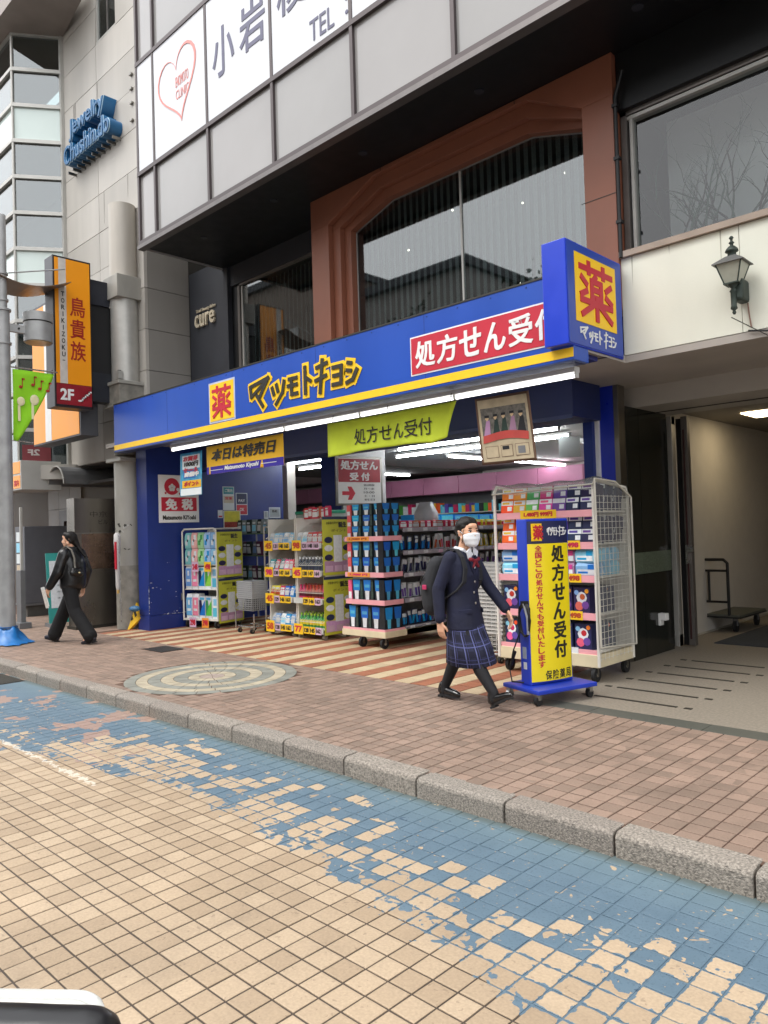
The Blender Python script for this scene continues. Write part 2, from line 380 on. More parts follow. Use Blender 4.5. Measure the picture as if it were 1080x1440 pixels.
for q in range(7):
    ns = 12 if q < 2 else 24
    for k in range(ns):
        a0 = 2*math.pi*k/ns+.05*q; p = ring_piece(rads[q]+.004, rads[q+1]-.002, a0, a0+2*math.pi/ns, [MPK, MCRM, MG, MCRM, MG, MCRM, MG][q])
        p.build('mosaic_stone', mos, loc=(MC.x, MC.y, 0))
# kerb of granite blocks
KG = mat('kerb granite', '#9a9288', .8, var=.6, scale=85, bump=.9, bscale=150); KGs = [KG, mat('kerb granite b', '#968d83', .8, var=.6, scale=90, bump=.9, bscale=150), mat('kerb granite c', '#9f968b', .8, var=.6, scale=80, bump=.9, bscale=150)]
kerb = struct(MB().box(-40, 30, 3.42, 3.56, -.5, -.03, mat('kerb bed', '#4a4038', .9)).build('kerb'))
L = .647
for k in range(-24, 6):
    x = -1.175+k*L; b = MB(); h = random.uniform(-.004, .004); j = random.uniform(.004, .008)
    prof = [(3.403, -.2), (3.403, -.028), (3.408, -.014), (3.420, -.003), (3.434, 0), (3.553, .002), (3.553, -.2)]
    b.prism([(y+h*.5, z+h) for y, z in prof], 0, x+j, x+L-j, KGs[k % 3]); b.build('kerb_stone', kerb, .006)
# storm drain grate at the far left
gr = MB().box(-9.95, -9.2, 3.08, 3.38, -.2, -.123, BLACK)
for i in range(12): gr.box(-9.93+i*.06, -9.9+i*.06, 3.09, 3.37, -.13, -.117, mat('drain iron', '#55524c', .6, .5))
tag(gr.build('drain_grate'), 'iron drain grate in the road beside the kerb', 'drain')
# striped forecourt in front of the shop, then the granite floor of the entrance
fore = struct(MB().box(-11.9, -4.02, 5.44, 9.5, -.5, -.0055, T_WBED).build('forecourt'))
tile_field(fore, 'forecourt_tile', -11.85, -4.04, 5.47, 8.6, .21, .21, 0, [T_CRM, T_TER], which=lambda i, j: (i+1) % 2, h=.006)
EG = mat('entrance granite', '#8d8477', .55, var=.3, scale=45, bump=.12, bscale=200)
efl = struct(MB().box(-4.0, 12, 5.66, 30, -.5, 0, EG).build('entrance_floor'))
GS = mat('dark granite strip', '#55564f', .45, var=.2, scale=30)
for k in range(14):
    MB().box(-4.0+.9*k, -3.104+.9*k, 5.45, 5.655, -.3, .001, GS).build('threshold_stone', efl, .002)
SL = mat('slot black', '#2c2822', .6)
for i in range(6):
    y = 6.0+i*.42; MB().box(-3.35, -2.62, y, y+.035, -.01, .0045, SL).build('floor_slot', efl)
    MB().box(-3.47, -3.41, y, y+.04, -.01, .0045, SL).build('floor_slot', efl); MB().box(-2.56, -2.50, y+.0, y+.04, -.01, .0045, SL).build('floor_slot', efl)
shopf = struct(MB().box(-26, -4.02, 9.5, 30, -.5, 0, mat('shop floor vinyl', '#a9a49b', .35, var=.08)).build('shop_floor'))
# ------------------------------------------------------------------ the shop's building
bld = thing('commercial_building', 'dark office building with glazed overhang, brown portal window and a blue shop front below', 'building', (-7, 6.6, 0))
BO = Vector((-7, 6.6, 0))
def P(mb, name, par=bld, bevel=0, off=BO):
    o = mb.build(name, par, bevel); o.location = -off if par and par.parent is None else (0, 0, 0); return o
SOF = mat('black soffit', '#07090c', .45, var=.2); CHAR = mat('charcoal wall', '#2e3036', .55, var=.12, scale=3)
FILM = mat('grey filmed glass', '#93918f', .12, var=.14, scale=.55, spec=.6); FILM2 = mat('grey filmed glass b', '#999694', .10, var=.16, scale=.45, spec=.6)
MUL = mat('dark mullion', '#524a4a', .4, .5, var=.1); BROWN = mat('brown portal metal', '#84503b', .45, var=.12, scale=2, bump=.03)
SOFG = mat('grey soffit', '#a39c94', .6, var=.12, scale=2); PANE = glass('window glass', '#c8d0d0', .08); PANE2 = glass('tinted window glass', '#d4dada', .03)
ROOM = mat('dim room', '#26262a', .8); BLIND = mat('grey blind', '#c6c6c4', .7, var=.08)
FX = [-10.54, -10.05, -8.63, -7.21, -5.80, -4.40, -3.0, -1.6, -.2, 1.2, 2.6]
ZR = [5.99, 7.05, 8.75, 10.4, 12.0]
core = MB().box(-10.5, 2.6, 5.74, 30, 6.2, 14, CHAR)
P(core, 'upper_storeys')
for r in range(4):
    for k in range(len(FX)-1):
        if r == 1 and k < 8: continue
        y = 5.70+random.uniform(-.002, .002)
        P(MB().box(FX[k]+.022, FX[k+1]-.022, y, y+.03, ZR[r]+.03, ZR[r+1]-.03, FILM if (k+r) % 2 else FILM2), 'glass_panel')
for x in FX: P(MB().box(x-.024, x+.024, 5.662, 5.74, 5.95, 12, MUL), 'mullion')
for z in ZR: P(MB().box(-10.56, 2.6, 5.656, 5.74, z-.032, z+.028, MUL), 'transom')
P(MB().box(-10.58, 2.6, 5.645, 5.76, 5.90, 5.958, mat('overhang drip edge', '#6f6a68', .4, .6)), 'drip_edge')
P(MB().box(-10.56, -10.53, 5.74, 9, 5.92, 12, FILM), 'side_panel')
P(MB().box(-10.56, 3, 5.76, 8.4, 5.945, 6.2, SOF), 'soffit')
for x in (-9.6, -7.9, -6.2, -4.5, -2.8): P(MB().tube((x, 6.2, 5.935), (x, 6.2, 5.95), .05, mat('downlight trim', '#2c2f36', .4)), 'soffit_downlight')
# brown portal: three receding steps round a wide window
def hole(d): return [(-7.03-d, 3.5), (-7.03-d, 5.42+d*.45), (-6.35-d*.35, 5.63+d), (-4.30+d*.35, 5.63+d), (-3.62+d, 5.42+d*.45), (-3.62+d, 3.5)]
for n, (d, y0, y1, xr) in enumerate(((.24, 6.60, 6.68, -3.26), (.12, 6.68, 6.76, -3.27), (0, 6.76, 6.86, -3.28))):
    h = hole(d if n else .26); h[4] = (-3.62+d*.15, h[4][1]); h[5] = (-3.62+d*.15, 3.5)
    for nm, poly in (('portal_leg', [(-7.63, 3.5), h[0], h[1], (-7.63, h[1][1])]), ('portal_leg', [h[5], (xr, 3.5), (xr, h[4][1]), h[4]]),
                     ('portal_arch', [(-7.63, h[1][1]), h[1], h[2], h[3], h[4], (xr, h[4][1]), (xr, 5.942), (-7.63, 5.942)])):
        P(MB().prism(poly, 1, y0, y1-.002, BROWN), nm, bevel=.004)
for x in (-6.31, -4.35): P(MB().box(x, x+.006, 6.594, 6.6, 5.9, 5.942, DARK), 'portal_joint')
P(MB().box(-3.62, -3.26, 6.596, 6.6, 4.60, 4.606, DARK), 'portal_joint')
pw = P(MB().prism(hole(-.0), 1, 6.875, 6.881, PANE), 'window')
fr = MB()
hp = hole(0)
for a, b in zip(hp, hp[1:]): fr.tube((a[0]*1, 6.868, a[1]), (b[0], 6.868, b[1]), .014, ALU, n=6)
fr.box(-5.31, -5.285, 6.862, 6.874, 3.5, 5.63, ALUL); fr.build('frame', pw)
def blinds(win, x0, x1, y, z0, z1, step=.1, m=BLIND):
    b = MB().box(-.043, .043, -.001, .001, z0, z1, m); me = b.mesh('blind'); k = 0; x = x0
    while x < x1:
        o = bpy.data.objects.new('blind_slat', me); COL.objects.link(o); o.parent = win; o.location = (x, y, 0); o.rotation_euler = (0, 0, R(-28+random.uniform(-4, 4))); x += step
blinds(pw, -7.0, -3.6, 7.02, 3.5, 5.75)
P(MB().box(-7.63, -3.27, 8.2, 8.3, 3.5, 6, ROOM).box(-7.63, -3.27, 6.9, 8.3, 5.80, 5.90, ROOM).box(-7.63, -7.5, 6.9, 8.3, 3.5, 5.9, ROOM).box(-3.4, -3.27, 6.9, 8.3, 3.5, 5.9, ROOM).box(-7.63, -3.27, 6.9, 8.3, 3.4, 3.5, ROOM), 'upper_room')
# dark wall, the salon's pilaster and its window on the left of the portal
P(MB().box(-11.58, -10.42, 7.15, 7.5, 2.9, 6.1, CHAR), 'pilaster')
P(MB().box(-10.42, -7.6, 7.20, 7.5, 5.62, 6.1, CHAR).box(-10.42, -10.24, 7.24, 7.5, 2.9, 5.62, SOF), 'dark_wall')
lw = P(MB().box(-10.22, -7.6, 7.262, 7.268, 3.0, 5.60, PANE), 'window')
MB().box(-10.24, -10.18, 7.22, 7.28, 3.0, 5.62, ALU).box(-10.16, -10.13, 7.24, 7.28, 3.0, 5.58, ALUL).box(-10.24, -7.6, 7.22, 7.28, 5.585, 5.625, ALU).build('frame', lw)
blinds(lw, -10.05, -7.62, 7.42, 3.0, 5.6)
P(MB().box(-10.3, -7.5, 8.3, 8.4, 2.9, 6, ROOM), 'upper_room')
# cream wall and the wide window on the right
for x0, x1 in ((-3.258, -2.203), (-2.197, -.7), (-.694, .8), (.806, 4)):
    P(MB().box(x0, x1, 6.64, 6.9, 3.07, 3.975, CREAMW), 'cream_panel')
P(MB().box(-3.258, 4, 6.60, 6.76, 3.98, 4.035, mat('window sill', '#a08f80', .5, var=.15)), 'window_sill')
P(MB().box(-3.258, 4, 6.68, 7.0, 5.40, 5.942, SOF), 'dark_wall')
rw = P(MB().add([(-3.2, 6.80, 4.03), (3.8, 6.80, 4.03), (3.8, 6.80, 5.40), (-3.2, 6.80, 5.40)], [(0, 1, 2, 3)], PANE2), 'window')
MB().box(-3.258, -3.20, 6.74, 6.86, 4.03, 5.40, ALU).box(-3.18, -3.15, 6.76, 6.84, 4.03, 5.38, ALUL).box(-3.258, 4, 6.74, 6.86, 5.36, 5.402, ALU).box(-3.258, 4, 6.755, 6.85, 5.32, 5.352, ALUL).box(-1.93, -1.85, 6.74, 6.86, 4.03, 5.40, ALU).build('frame', rw)
P(MB().box(-3.1, 3.6, 7.42, 7.425, 4.0, 5.5, mat('pale backdrop sheet', '#d0d2d0', .8, var=.12, scale=1.5)), 'backdrop_sheet')  # pale sheet added behind the twigs to brighten the window
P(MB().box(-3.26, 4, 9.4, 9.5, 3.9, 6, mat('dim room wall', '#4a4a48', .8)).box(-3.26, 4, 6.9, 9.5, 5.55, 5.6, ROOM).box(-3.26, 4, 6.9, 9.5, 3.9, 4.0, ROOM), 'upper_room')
pp = MB().tube((-3.235, 6.60, 3.98), (-3.235, 6.60, 5.5), .018, BLACK).tube((-3.235, 6.60, 5.5), (-3.16, 6.60, 5.72), .018, BLACK); P(pp, 'drain_pipe')
for z in (4.3, 4.9, 5.4): P(MB().box(-3.262, -3.208, 6.575, 6.63, z, z+.03, BLACK), 'pipe_bracket')
for x, y, z in ((-6.0, 7.6, 5.6), (-5.2, 8.0, 5.55), (-4.3, 7.5, 5.45), (-6.6, 7.4, 5.2), (-4.0, 7.6, 4.9), (-5.0, 7.6, 4.4), (-2.7, 8.6, 5.3), (-2.3, 8.2, 5.35)): P(MB().ball((x, y, z), .013, SPOT, n=8), 'room_spotlight')
# soffit over the pavement and entrance, header, posts
P(MB().box(-12.0, -3.255, 5.76, 7.96, 3.0, 3.068, SOFG).box(-3.255, 6, 6.645, 7.96, 3.0, 3.066, SOFG), 'soffit')
for x in (-2.0, .2): P(MB().box(x, x+.006, 5.8, 7.9, 2.996, 3.0, DARK), 'soffit_joint')
P(MB().box(-3.75, -3.25, 6.25, 6.29, 2.997, 3.0, DARK), 'soffit_slot')
P(MB().box(-11.3, -3.98, 6.92, 7.5, 2.62, 3.0, NAVY), 'header')
P(MB().box(-11.27, -3.99, 6.905, 6.92, 2.60, 2.64, mat('header rail', '#35406f', .4)), 'header_rail')
P(MB().box(-4.2, -4.09, 7.5, 7.75, 0, 3.0, BLUED).box(-4.09, -4.05, 7.56, 7.75, 0, 3.0, WHITE), 'shop_jamb')
P(MB().box(-4.05, -3.88, 7.60, 7.78, 0, 3.0, mat('bright blue post', '#1a2fa8', .3, var=.05)), 'blue_post', bevel=.003)
P(MB().box(-3.88, -3.825, 7.595, 7.75, 0, 3.0, STEEL), 'steel_edge', bevel=.002)
GRA = mat('dark polished granite', '#20231f', .12, var=.5, scale=70, spec=.6); GRB = mat('grey green granite', '#5c6656', .18, var=.3, scale=70, spec=.6)
for y0, y1 in ((7.752, 8.05), (8.056, 8.78)):
    for z0, z1, mm in ((0, .925, GRA), (.93, 1.17, GRB), (1.175, 2.78, GRA)): P(MB().box(-4.05, -3.82, y0, y1, z0, z1, mm), 'granite_slab')
P(MB().box(-3.82, -3.79, 8.36, 8.45, .32, .46, WHITE).box(-3.79, -3.73, 8.36, 8.45, .38, .46, WHITE), 'outlet_cover', bevel=.006)
# entrance beam, doors, hall
GB = mat('grey beam', '#a8a299', .6, var=.1, scale=2)
P(MB().box(-4.05, 8, 7.96, 8.9, 2.78, 3.2, GB), 'entrance_beam')
P(MB().box(-4.0, 8, 8.5, 8.53, 2.772, 2.78, DARK), 'beam_slot')
HW = mat('beige hall wall', '#a8997f', .5, var=.08, scale=2); DKG = glass('dark door glass', '#5a6460', .08)
d = P(MB().box(-4.1, -4.03, 8.98, 9.08, 0, 2.78, ALU).box(-3.90, -3.84, 8.97, 9.07, 0, 2.78, ALUL).box(-4.1, -3.84, 8.98, 9.08, 0, .14, ALU).box(-4.1, -3.84, 8.98, 9.08, 2.68, 2.78, ALU), 'door_frame', bevel=.003)
MB().box(-4.03, -3.90, 9.02, 9.03, .14, 2.68, DKG).build('pane', d)
lf = P(MB().box(-3.80, -3.74, 9.0, 9.06, .02, 2.74, BLACK).box(-3.735, -3.66, 8.99, 9.07, .02, 2.76, ALU), 'door_leaf', bevel=.003)
MB().box(-3.71, -3.69, 8.93, 8.99, 1.0, 1.22, CHROME).box(-3.69, -3.62, 8.93, 8.95, 1.14, 1.2, CHROME).build('handle', lf)
MB().box(-3.71, -3.695, 8.975, 8.99, .1, 2.6, mat('worn red gasket', '#3a1a18', .6)).build('gasket', lf)
for y0, y1 in ((9.1, 11.84), (11.88, 13.6)): P(MB().box(-4.6, -4.40, y0, y1, .08, 2.90, HW), 'hall_panel')
P(MB().box(-4.6, -4.42, 9.1, 14, 0, 2.92, DARK), 'hall_wall')
P(MB().box(-4.45, -4.2, 13.62, 14.0, 0, 2.92, GREYM).box(-4.2, 8, 14.0, 14.1, 0, 2.92, HW), 'hall_wall')
P(MB().box(-4.6, 8, 8.9, 14.1, 2.92, 3.1, mat('hall ceiling', '#8f887e', .7, var=.06)), 'hall_ceiling')
P(MB().box(-3.55, -3.2, 10.5, 11.1, 2.905, 2.918, LAMPON), 'ceiling_panel_light')
P(MB().box(-3.6, 1.2, 9.4, 12.2, .001, .012, mat('door mat', '#3b3f45', .95, var=.3, scale=40, bump=.5)), 'door_mat')
P(MB().box(2.5, 2.7, 6.6, 14, 0, 3, HW), 'hall_wall')
# the shop's interior shell
IW = mat('shop wall', '#c9c4bb', .6, var=.05); IC = mat('shop ceiling', '#a9a7a4', .7, var=.05, scale=2)
P(MB().box(-20, -4.05, 7.5, 16, 2.95, 3.05, IC), 'shop_ceiling')
P(MB().box(-20, -4.05, 15.6, 15.8, 0, 3, IW).box(-4.25, -4.08, 7.75, 15.6, 0, 3, IW).box(-20.2, -20, 9.3, 15.8, 0, 3, IW), 'shop_wall')
P(MB().box(-11.55, -11.38, 7.15, 8.95, 0, 2.95, BLUED).box(-20, -11.55, 9.2, 9.4, 0, 3, IW), 'blue_wall')
P(MB().box(-11.6, -11.27, 6.08, 7.15, .235, 3.0, BLUED), 'blue_pillar', bevel=.004)
pl = P(MB().box(-11.615, -11.25, 6.065, 7.15, 0, .23, BLUED), 'pillar_plinth', bevel=.004)
SCR = mat('chipped paint', '#c9ccd0', .8)
sc_ = MB(); rr = random.Random(3)
for k in range(60):
    y = rr.uniform(6.1, 7.1); z = rr.choice([.235, .235, .24, 1.08, rr.uniform(.2, .8)]); w = rr.uniform(.004, .035); h = rr.uniform(.002, .009)
    if z == 1.08 and rr.random() < .5: continue
    sc_.box(-11.271, -11.2692, y, y+w, z-h/2, z+h, SCR)
for k in range(14):
    z = rr.uniform(.25, 1.0); sc_.box(-11.277, -11.2685, 6.079, 6.086, z, z+rr.uniform(.01, .06), SCR)
P(sc_, 'paint_chips')
P(MB().box(-11.27, -11.262, 6.66, 6.73, .44, .56, GREYM).box(-11.262, -11.258, 6.675, 6.715, .46, .54, ALUL), 'outlet_plate')
mc = P(MB().box(-9.17, -8.74, 8.0, 9.0, 0, 2.95, BLUED), 'inner_column')
P(MB().box(-8.738, -8.70, 8.03, 9.0, 0, 2.95, mat('column cladding', '#b9b8b8', .5)), 'column_cladding')
PK = mat('pink shelf header', '#c07d9c', .45, var=.05)
for k in range(10):
    x = -19.6+k*1.14; P(MB().box(x, x+1.12, 14.6, 15.0, 2.38, 2.80, PK), 'shelf_header')
for k in range(5):
    y = 10.2+k*.95; P(MB().box(-4.7, -4.3, y, y+.93, 2.2, 2.5, PK), 'shelf_header')

# ------------------------------------------------------------------ neighbouring building on the left
nb = thing('panelled_building', 'pale panelled office building with a glazed bay beyond the blue shop', 'building', (-14, 6.3, 0)); NO = Vector((-14, 6.3, 0))
def N(mb, name, bevel=0, par=nb): return P(mb, name, par, bevel, NO)
CLAD = [mat('pale cladding %s' % c, h, .45, var=.13, scale=2.2, streak=.18) for c, h in zip('abc', ('#b3aea6', '#b8b3ab', '#aca79f'))]
DCLAD = mat('grey side cladding', '#8d8983', .5, var=.12, scale=2, streak=.2)  # side wall panels in a darker grey of their own
BAYG = glass('bay window glass', '#b9c6c6', .16); BAYW = mat('white spandrel glass', '#cfdcd6', .12, var=.06, scale=1, spec=.6)
N(MB().box(-14.6, -11.62, 6.36, 16, 2.9, 16, mat('joint dark', '#4b4843', .8)), 'wall_core')
z0 = 2.92
for k in range(19):
    za = 2.92+.7*k
    for x0, x1 in ((-14.64, -13.205), (-13.195, -11.6)):
        if k >= 11 and k <= 13 and x0 > -14: 
            N(MB().box(-12.42, -11.6, 6.3, 6.36, za+.005, za+.695, CLAD[k % 3]), 'wall_panel'); continue
        N(MB().box(x0, x1, 6.3+random.uniform(0, .003), 6.36, za+.005, za+.695, CLAD[(k*2+int(x0)) % 3]), 'wall_panel')
    for y0, y1 in ((6.365, 7.15),): N(MB().box(-11.62, -11.6, y0, y1, za+.005, za+.695, DCLAD), 'wall_panel')
sw = N(MB().box(-13.19, -12.43, 6.345, 6.352, 10.63, 12.7, PANE2), 'window')
MB().box(-13.19, -13.15, 6.32, 6.358, 10.63, 12.7, ALUL).box(-12.8, -12.78, 6.33, 6.358, 10.63, 12.7, ALU).box(-13.19, -12.43, 6.31, 6.358, 10.63, 10.67, ALUL).build('frame', sw)
A, B_, C_ = Vector((-14.66, 6.3)), Vector((-15.19, 5.55)), Vector((-22, 5.55))
zr = [2.95+.709*k for k in range(13)]
def wall_quad(mb, a, b, z0, z1, m, t=.03):
    d = (b-a).normalized(); nrm = Vector((d.y, -d.x))*t
    if nrm.y > 0: nrm = -nrm
    mb.prism([(a.x, a.y), (b.x, b.y), (b.x-nrm.x, b.y-nrm.y), (a.x-nrm.x, a.y-nrm.y)], 2, z0, z1, m); return mb
segs = [(A, A+(B_-A)*.5), (A+(B_-A)*.5, B_)]
fx = [B_+(C_-B_)*(k/6) for k in range(7)]
for k in range(12):
    white = k in (5, 9)
    N(wall_quad(MB(), A, B_, zr[k]+.02, zr[k+1]-.02, BAYW if white else BAYG, .012), 'spandrel_panel' if white else 'window_pane')
    for i in range(6): N(wall_quad(MB(), fx[i], fx[i+1], zr[k]+.02, zr[k+1]-.02, BAYW if white else BAYG, .012), 'spandrel_panel' if white else 'window_pane')
o_ = (B_-A).normalized(); nn = Vector((-o_.y, o_.x)); nn = nn if nn.x > 0 else -nn
for z in zr:
    b = MB(); 
    a1, b1, c1 = A+nn*.05, B_+Vector((.03, -.05)), C_+Vector((0, -.05))
    b.prism([tuple(A), tuple(a1), tuple(b1), tuple(c1), tuple(C_), tuple(B_)], 2, z-.035, z+.035, ALUL); N(b, 'bay_rail')
for p in [A+nn*.02, B_+Vector((.01, -.02))]+[q+Vector((0, -.02)) for q in fx[1:]]:
    N(MB().tube((p.x, p.y, 2.9), (p.x, p.y, 11.45), .028, ALUL, n=6), 'bay_post')
N(MB().box(-14.68, -14.60, 6.24, 6.36, 2.9, 16, ALUL), 'bay_post')
N(MB().box(-22, -15.4, 7.2, 7.3, 2.9, 11.5, mat('office interior', '#aaa69e', .8, var=.5, scale=.8)), 'office_wall')
for z in (5.05, 7.2, 9.3): N(MB().prism([(-14.8, 6.3), (-15.15, 5.62), (-22, 5.62), (-22, 7.2), (-15, 7.2)], 2, z, z+.12, mat('office ceiling', '#98948e', .8)), 'office_floor')
N(MB().prism([(-14.6, 6.3), (-13.2, 6.1), (-13.2, 5.2), (-15.1, 5.2), (-22, 5.2), (-22, 7), (-14.6, 7)], 2, 11.46, 11.9, mat('brown eave', '#8b8078', .5, var=.12, scale=3)), 'eave')
N(MB().prism([(-14.66, 6.3), (-15.19, 5.55), (-22, 5.55), (-22, 7), (-14.66, 7)], 2, 11.9, 15, CLAD[1]), 'upper_wall')
# ground floor of the neighbour: porch with barrel canopy, timber door front, tiled wall
BRW = mat('brown tile wall', '#7d7060', .4, var=.1, scale=3); WOOD = mat('dark timber', '#3a231a', .4, var=.3, scale=4)
N(MB().prism([(-14.3, 6.9), (-14.3, 6.25), (-15.0, 5.45), (-22, 5.45), (-22, 6.9)], 2, 2.68, 2.95, CLAD[0]), 'bay_skirt')
N(MB().box(-24, -12.8, 7.6, 7.7, 0, 2.95, mat('porch back wall', '#6a5f52', .6, var=.1)), 'porch_wall')
for i in range(3):
    for j in range(4): N(MB().box(-18.9+i*.62, -18.29+i*.62, 7.56, 7.6, .75*j+.005, .75*j+.745, BRW), 'wall_tile')
dr = N(MB().box(-18.0, -17.75, 7.45, 7.6, 0, 2.2, WOOD).box(-16.5, -16.3, 7.45, 7.6, 0, 2.2, WOOD).box(-17.75, -16.5, 7.45, 7.6, 1.95, 2.2, WOOD).box(-17.2, -17.08, 7.46, 7.6, 0, 1.95, WOOD).box(-15.2, -15.0, 7.45, 7.6, 0, 2.3, WOOD), 'door_frame')
WARM = mat('timber room glow', '#d09a58', .6, emit=.22)  # glow of a lit room painted into the panes
MB().box(-17.75, -17.2, 7.54, 7.555, .05, 1.95, mat('door glass with poster', '#b59468', .15, var=.25, scale=3)).build('door_pane', dr)
MB().box(-17.08, -16.5, 7.54, 7.555, 1.3, 1.95, WARM).box(-17.08, -16.5, 7.54, 7.555, .05, 1.3, mat('dark shelves', '#5a2f2c', .5, var=.8, scale=14)).build('door_pane', dr)
N(MB().box(-16.3, -15.2, 7.5, 7.6, 0, 2.3, mat('shop window posters', '#8c9a78', .4, var=.5, scale=5)), 'shop_window')
N(MB().box(-13.2, -12.4, 6.9, 7.0, 1.9, 2.9, WARM), 'porch_window')
cv = MB(); prof = [(-14.38+.36*math.cos(math.pi*k/12), 2.56+.36*math.sin(math.pi*k/12)*.95) for k in range(13)]
for a, b in zip(prof, prof[1:]): cv.prism([a, b, (b[0]*.985-14.38*.015, b[1]-.012), (a[0]*.985-14.38*.015, a[1]-.012)], 1, 5.9, 8.0, GREYM)
for a, b in zip(prof, prof[1:]): cv.tube((a[0], 5.9, a[1]), (b[0], 5.9, b[1]), .016, ALUL, n=6)
cvn = N(cv, 'porch_canopy')
N(MB().box(-14.0, -12.4, 6.36, 7.6, 2.55, 2.6, mat('canopy underside', '#3d3a38', .6)), 'canopy_ceiling')
# round concrete column with a painted steel duct above it
COLM = mat('grey column paint', '#9d9a92', .5, var=.22, scale=3, streak=.4); COLC = mat('worn concrete column', '#8a867d', .8, var=.35, scale=7, bump=.2)
cx, cy = -11.97, 6.12
cn = thing('round_column', 'round grey column and duct rising between the two buildings, stickers torn off its foot', 'column', (cx, cy, 0))
MB().tube((0, 0, 0), (0, 0, 1.05), .225, COLC, n=28).build('column_foot', cn)
MB().tube((0, 0, 1.05), (0, 0, 2.78), .222, COLM, n=28).build('column_shaft', cn)
MB().box(-.26, .26, -.26, .2, 2.78, 2.84, COLM).build('column_cap', cn, .01)
MB().tube((0, 0, 2.9), (0, 0, 3.72), .2, COLC, n=28).build('column_shaft', cn)
MB().tube((0, 0, 4.12), (0, 0, 5.52), .225, ALUL, n=28).build('duct', cn)
MB().box(-.25, .27, -.25, .2, 3.72, 4.08, COLC).box(-.28, .30, -.28, .2, 4.06, 4.12, COLM).box(-.27, .28, -.27, .2, 3.70, 3.73, COLM).build('duct_box', cn, .008)
MB().box(-.24, .26, -.25, .2, 5.52, 5.9, COLM).build('duct_box', cn, .008)
MB().tube((0, 0, 5.9), (0, 0, 7.15), .225, mat('warm white duct', '#b8b1a6', .4, var=.1, streak=.2), n=28).build('duct', cn)
MB().tube((.16, -.19, 4.25), (.16, -.19, 4.3), .03, RUBBER).box(.12, .22, -.24, -.16, 4.15, 4.28, ALUL).build('duct_clip', cn)
TORN = mat('torn sticker', '#3a3732', .9)
for k in range(16):
    a = R(random.uniform(250, 345)); z = random.choice([1.22, 1.3, 1.62, 1.66, 1.70, 1.72]); b = MB().box(-.02, .02, -.003, .003, 0, random.uniform(.01, .04), TORN if k % 3 else ALUL)
    b.build('torn_sticker', cn, loc=(.224*math.cos(a), .224*math.sin(a), z+random.uniform(-.03, .03)), rot=(0, random.uniform(-.8, .8), a+math.pi/2))
# ------------------------------------------------------------------ the far side of the street: seen only as reflections in the windows
def far_building(x0, x1, y, h, m, n, label):
    t = thing('street_building', label, 'building', ((x0+x1)/2, y, 0))
    MB().box(-(x1-x0)/2, (x1-x0)/2, -9, 0, 0, h, m).build('wall', t)
    MB().box(-(x1-x0)/2-.2, (x1-x0)/2+.2, -9.2, .3, h, h+.35, CHAR).build('roof', t)
    k = int((x1-x0)/2.2)
    for i in range(k):
        for j in range(n): MB().box(-(x1-x0)/2+.5+i*2.2, -(x1-x0)/2+2.1+i*2.2, .0, .05, 1.2+j*3, 2.7+j*3, FILM).build('window', t)
FB = mat('far facade grey', '#8b8884', .7, var=.1); FB2 = mat('far facade brown', '#75695f', .7, var=.1)
far_building(-44, -27, -9.3, 14.2, FB2, 4, 'tall brown building across the street, seen reflected in the windows')
far_building(-27, -17.6, -9.3, 11.6, FB, 3, 'grey building with a flat roof across the street, reflected left of the window mullion')
far_building(-17.6, -6, -9.6, 9.5, mat('far facade buff', '#9a9184', .7, var=.1), 3, 'low buff building across the street, reflected below the blinds')
far_building(-5.4, 12, -9.3, 10.2, FB, 3, 'long grey building across the street, reflected in the right window')

# street trees on the far pavement, also only reflected
def leafy_tree(x, y, h, label, seed):
    rr_ = random.Random(seed); t = thing('street_tree', label, 'tree', (x, y, 0)); bark = mat('bark', '#3b3028', .9, var=.3); lf = mat('leaf', '#2e4326', .6, var=.5, scale=3)
    tr = MB().tube((0, 0, 0), (.1, .05, h*.55), .14, bark, r1=.08); tips = []
    for k in range(9):
        a = rr_.uniform(0, 6.3); e = Vector((math.cos(a)*rr_.uniform(.5, 1.3), math.sin(a)*rr_.uniform(.5, 1.3), h*rr_.uniform(.7, .97))); tr.tube((.1, .05, h*rr_.uniform(.4, .55)), e, .06, bark, r1=.015, n=6); tips.append(e)
    tr.build('trunk', t); b = MB()
    for k in range(900):
        e = rr_.choice(tips); p = e+Vector((rr_.gauss(0, .38), rr_.gauss(0, .38), rr_.gauss(0, .42))); q = Vector((rr_.uniform(-1, 1), rr_.uniform(-1, 1), rr_.uniform(-.6, .6))).normalized()*.10; w = q.orthogonal().normalized()*.05
        b.add([p-q, p+w, p+q, p-w], [(0, 1, 2, 3)], lf)
    b.build('crown', t)
leafy_tree(-12.4, -6.2, 9.6, 'leafy street tree across the road, reflected low in the portal window', 3)
leafy_tree(-18.5, -6.2, 9.0, 'leafy street tree across the road, reflected at the left edge of the portal window', 5)

DIRT = mat('rain streak', '#a9a796', .7, var=.2); rs_ = random.Random(12)
for k in range(9):
    x = -3.15+k*.42+rs_.uniform(-.1, .1); h = rs_.uniform(.08, .4); P(MB().prism([(x, 3.975), (x+rs_.uniform(.006, .016), 3.975), (x+.005, 3.975-h)], 1, 6.6385, 6.6398, DIRT), 'rain_streak')
P(MB().tube((-2.15, 6.62, 3.07), (-1.7, 6.62, 2.98), .008, BLACK, n=6), 'cable')
for k in range(7):
    x = -14.4+rs_.uniform(0, 2.6); z = rs_.choice((7.12, 7.82, 8.52, 9.92)); h = rs_.uniform(.2, .6); N(MB().prism([(x, z), (x+.02, z), (x+.008, z-h)], 1, 6.2965, 6.2985, mat('grey streak', '#8f8b84', .7)), 'rain_streak')
for z in (8.65, 8.95, 9.2, 9.45): N(MB().box(-11.9, -11.82, 6.26, 6.3, z, z+.03, STEEL), 'wall_hook')
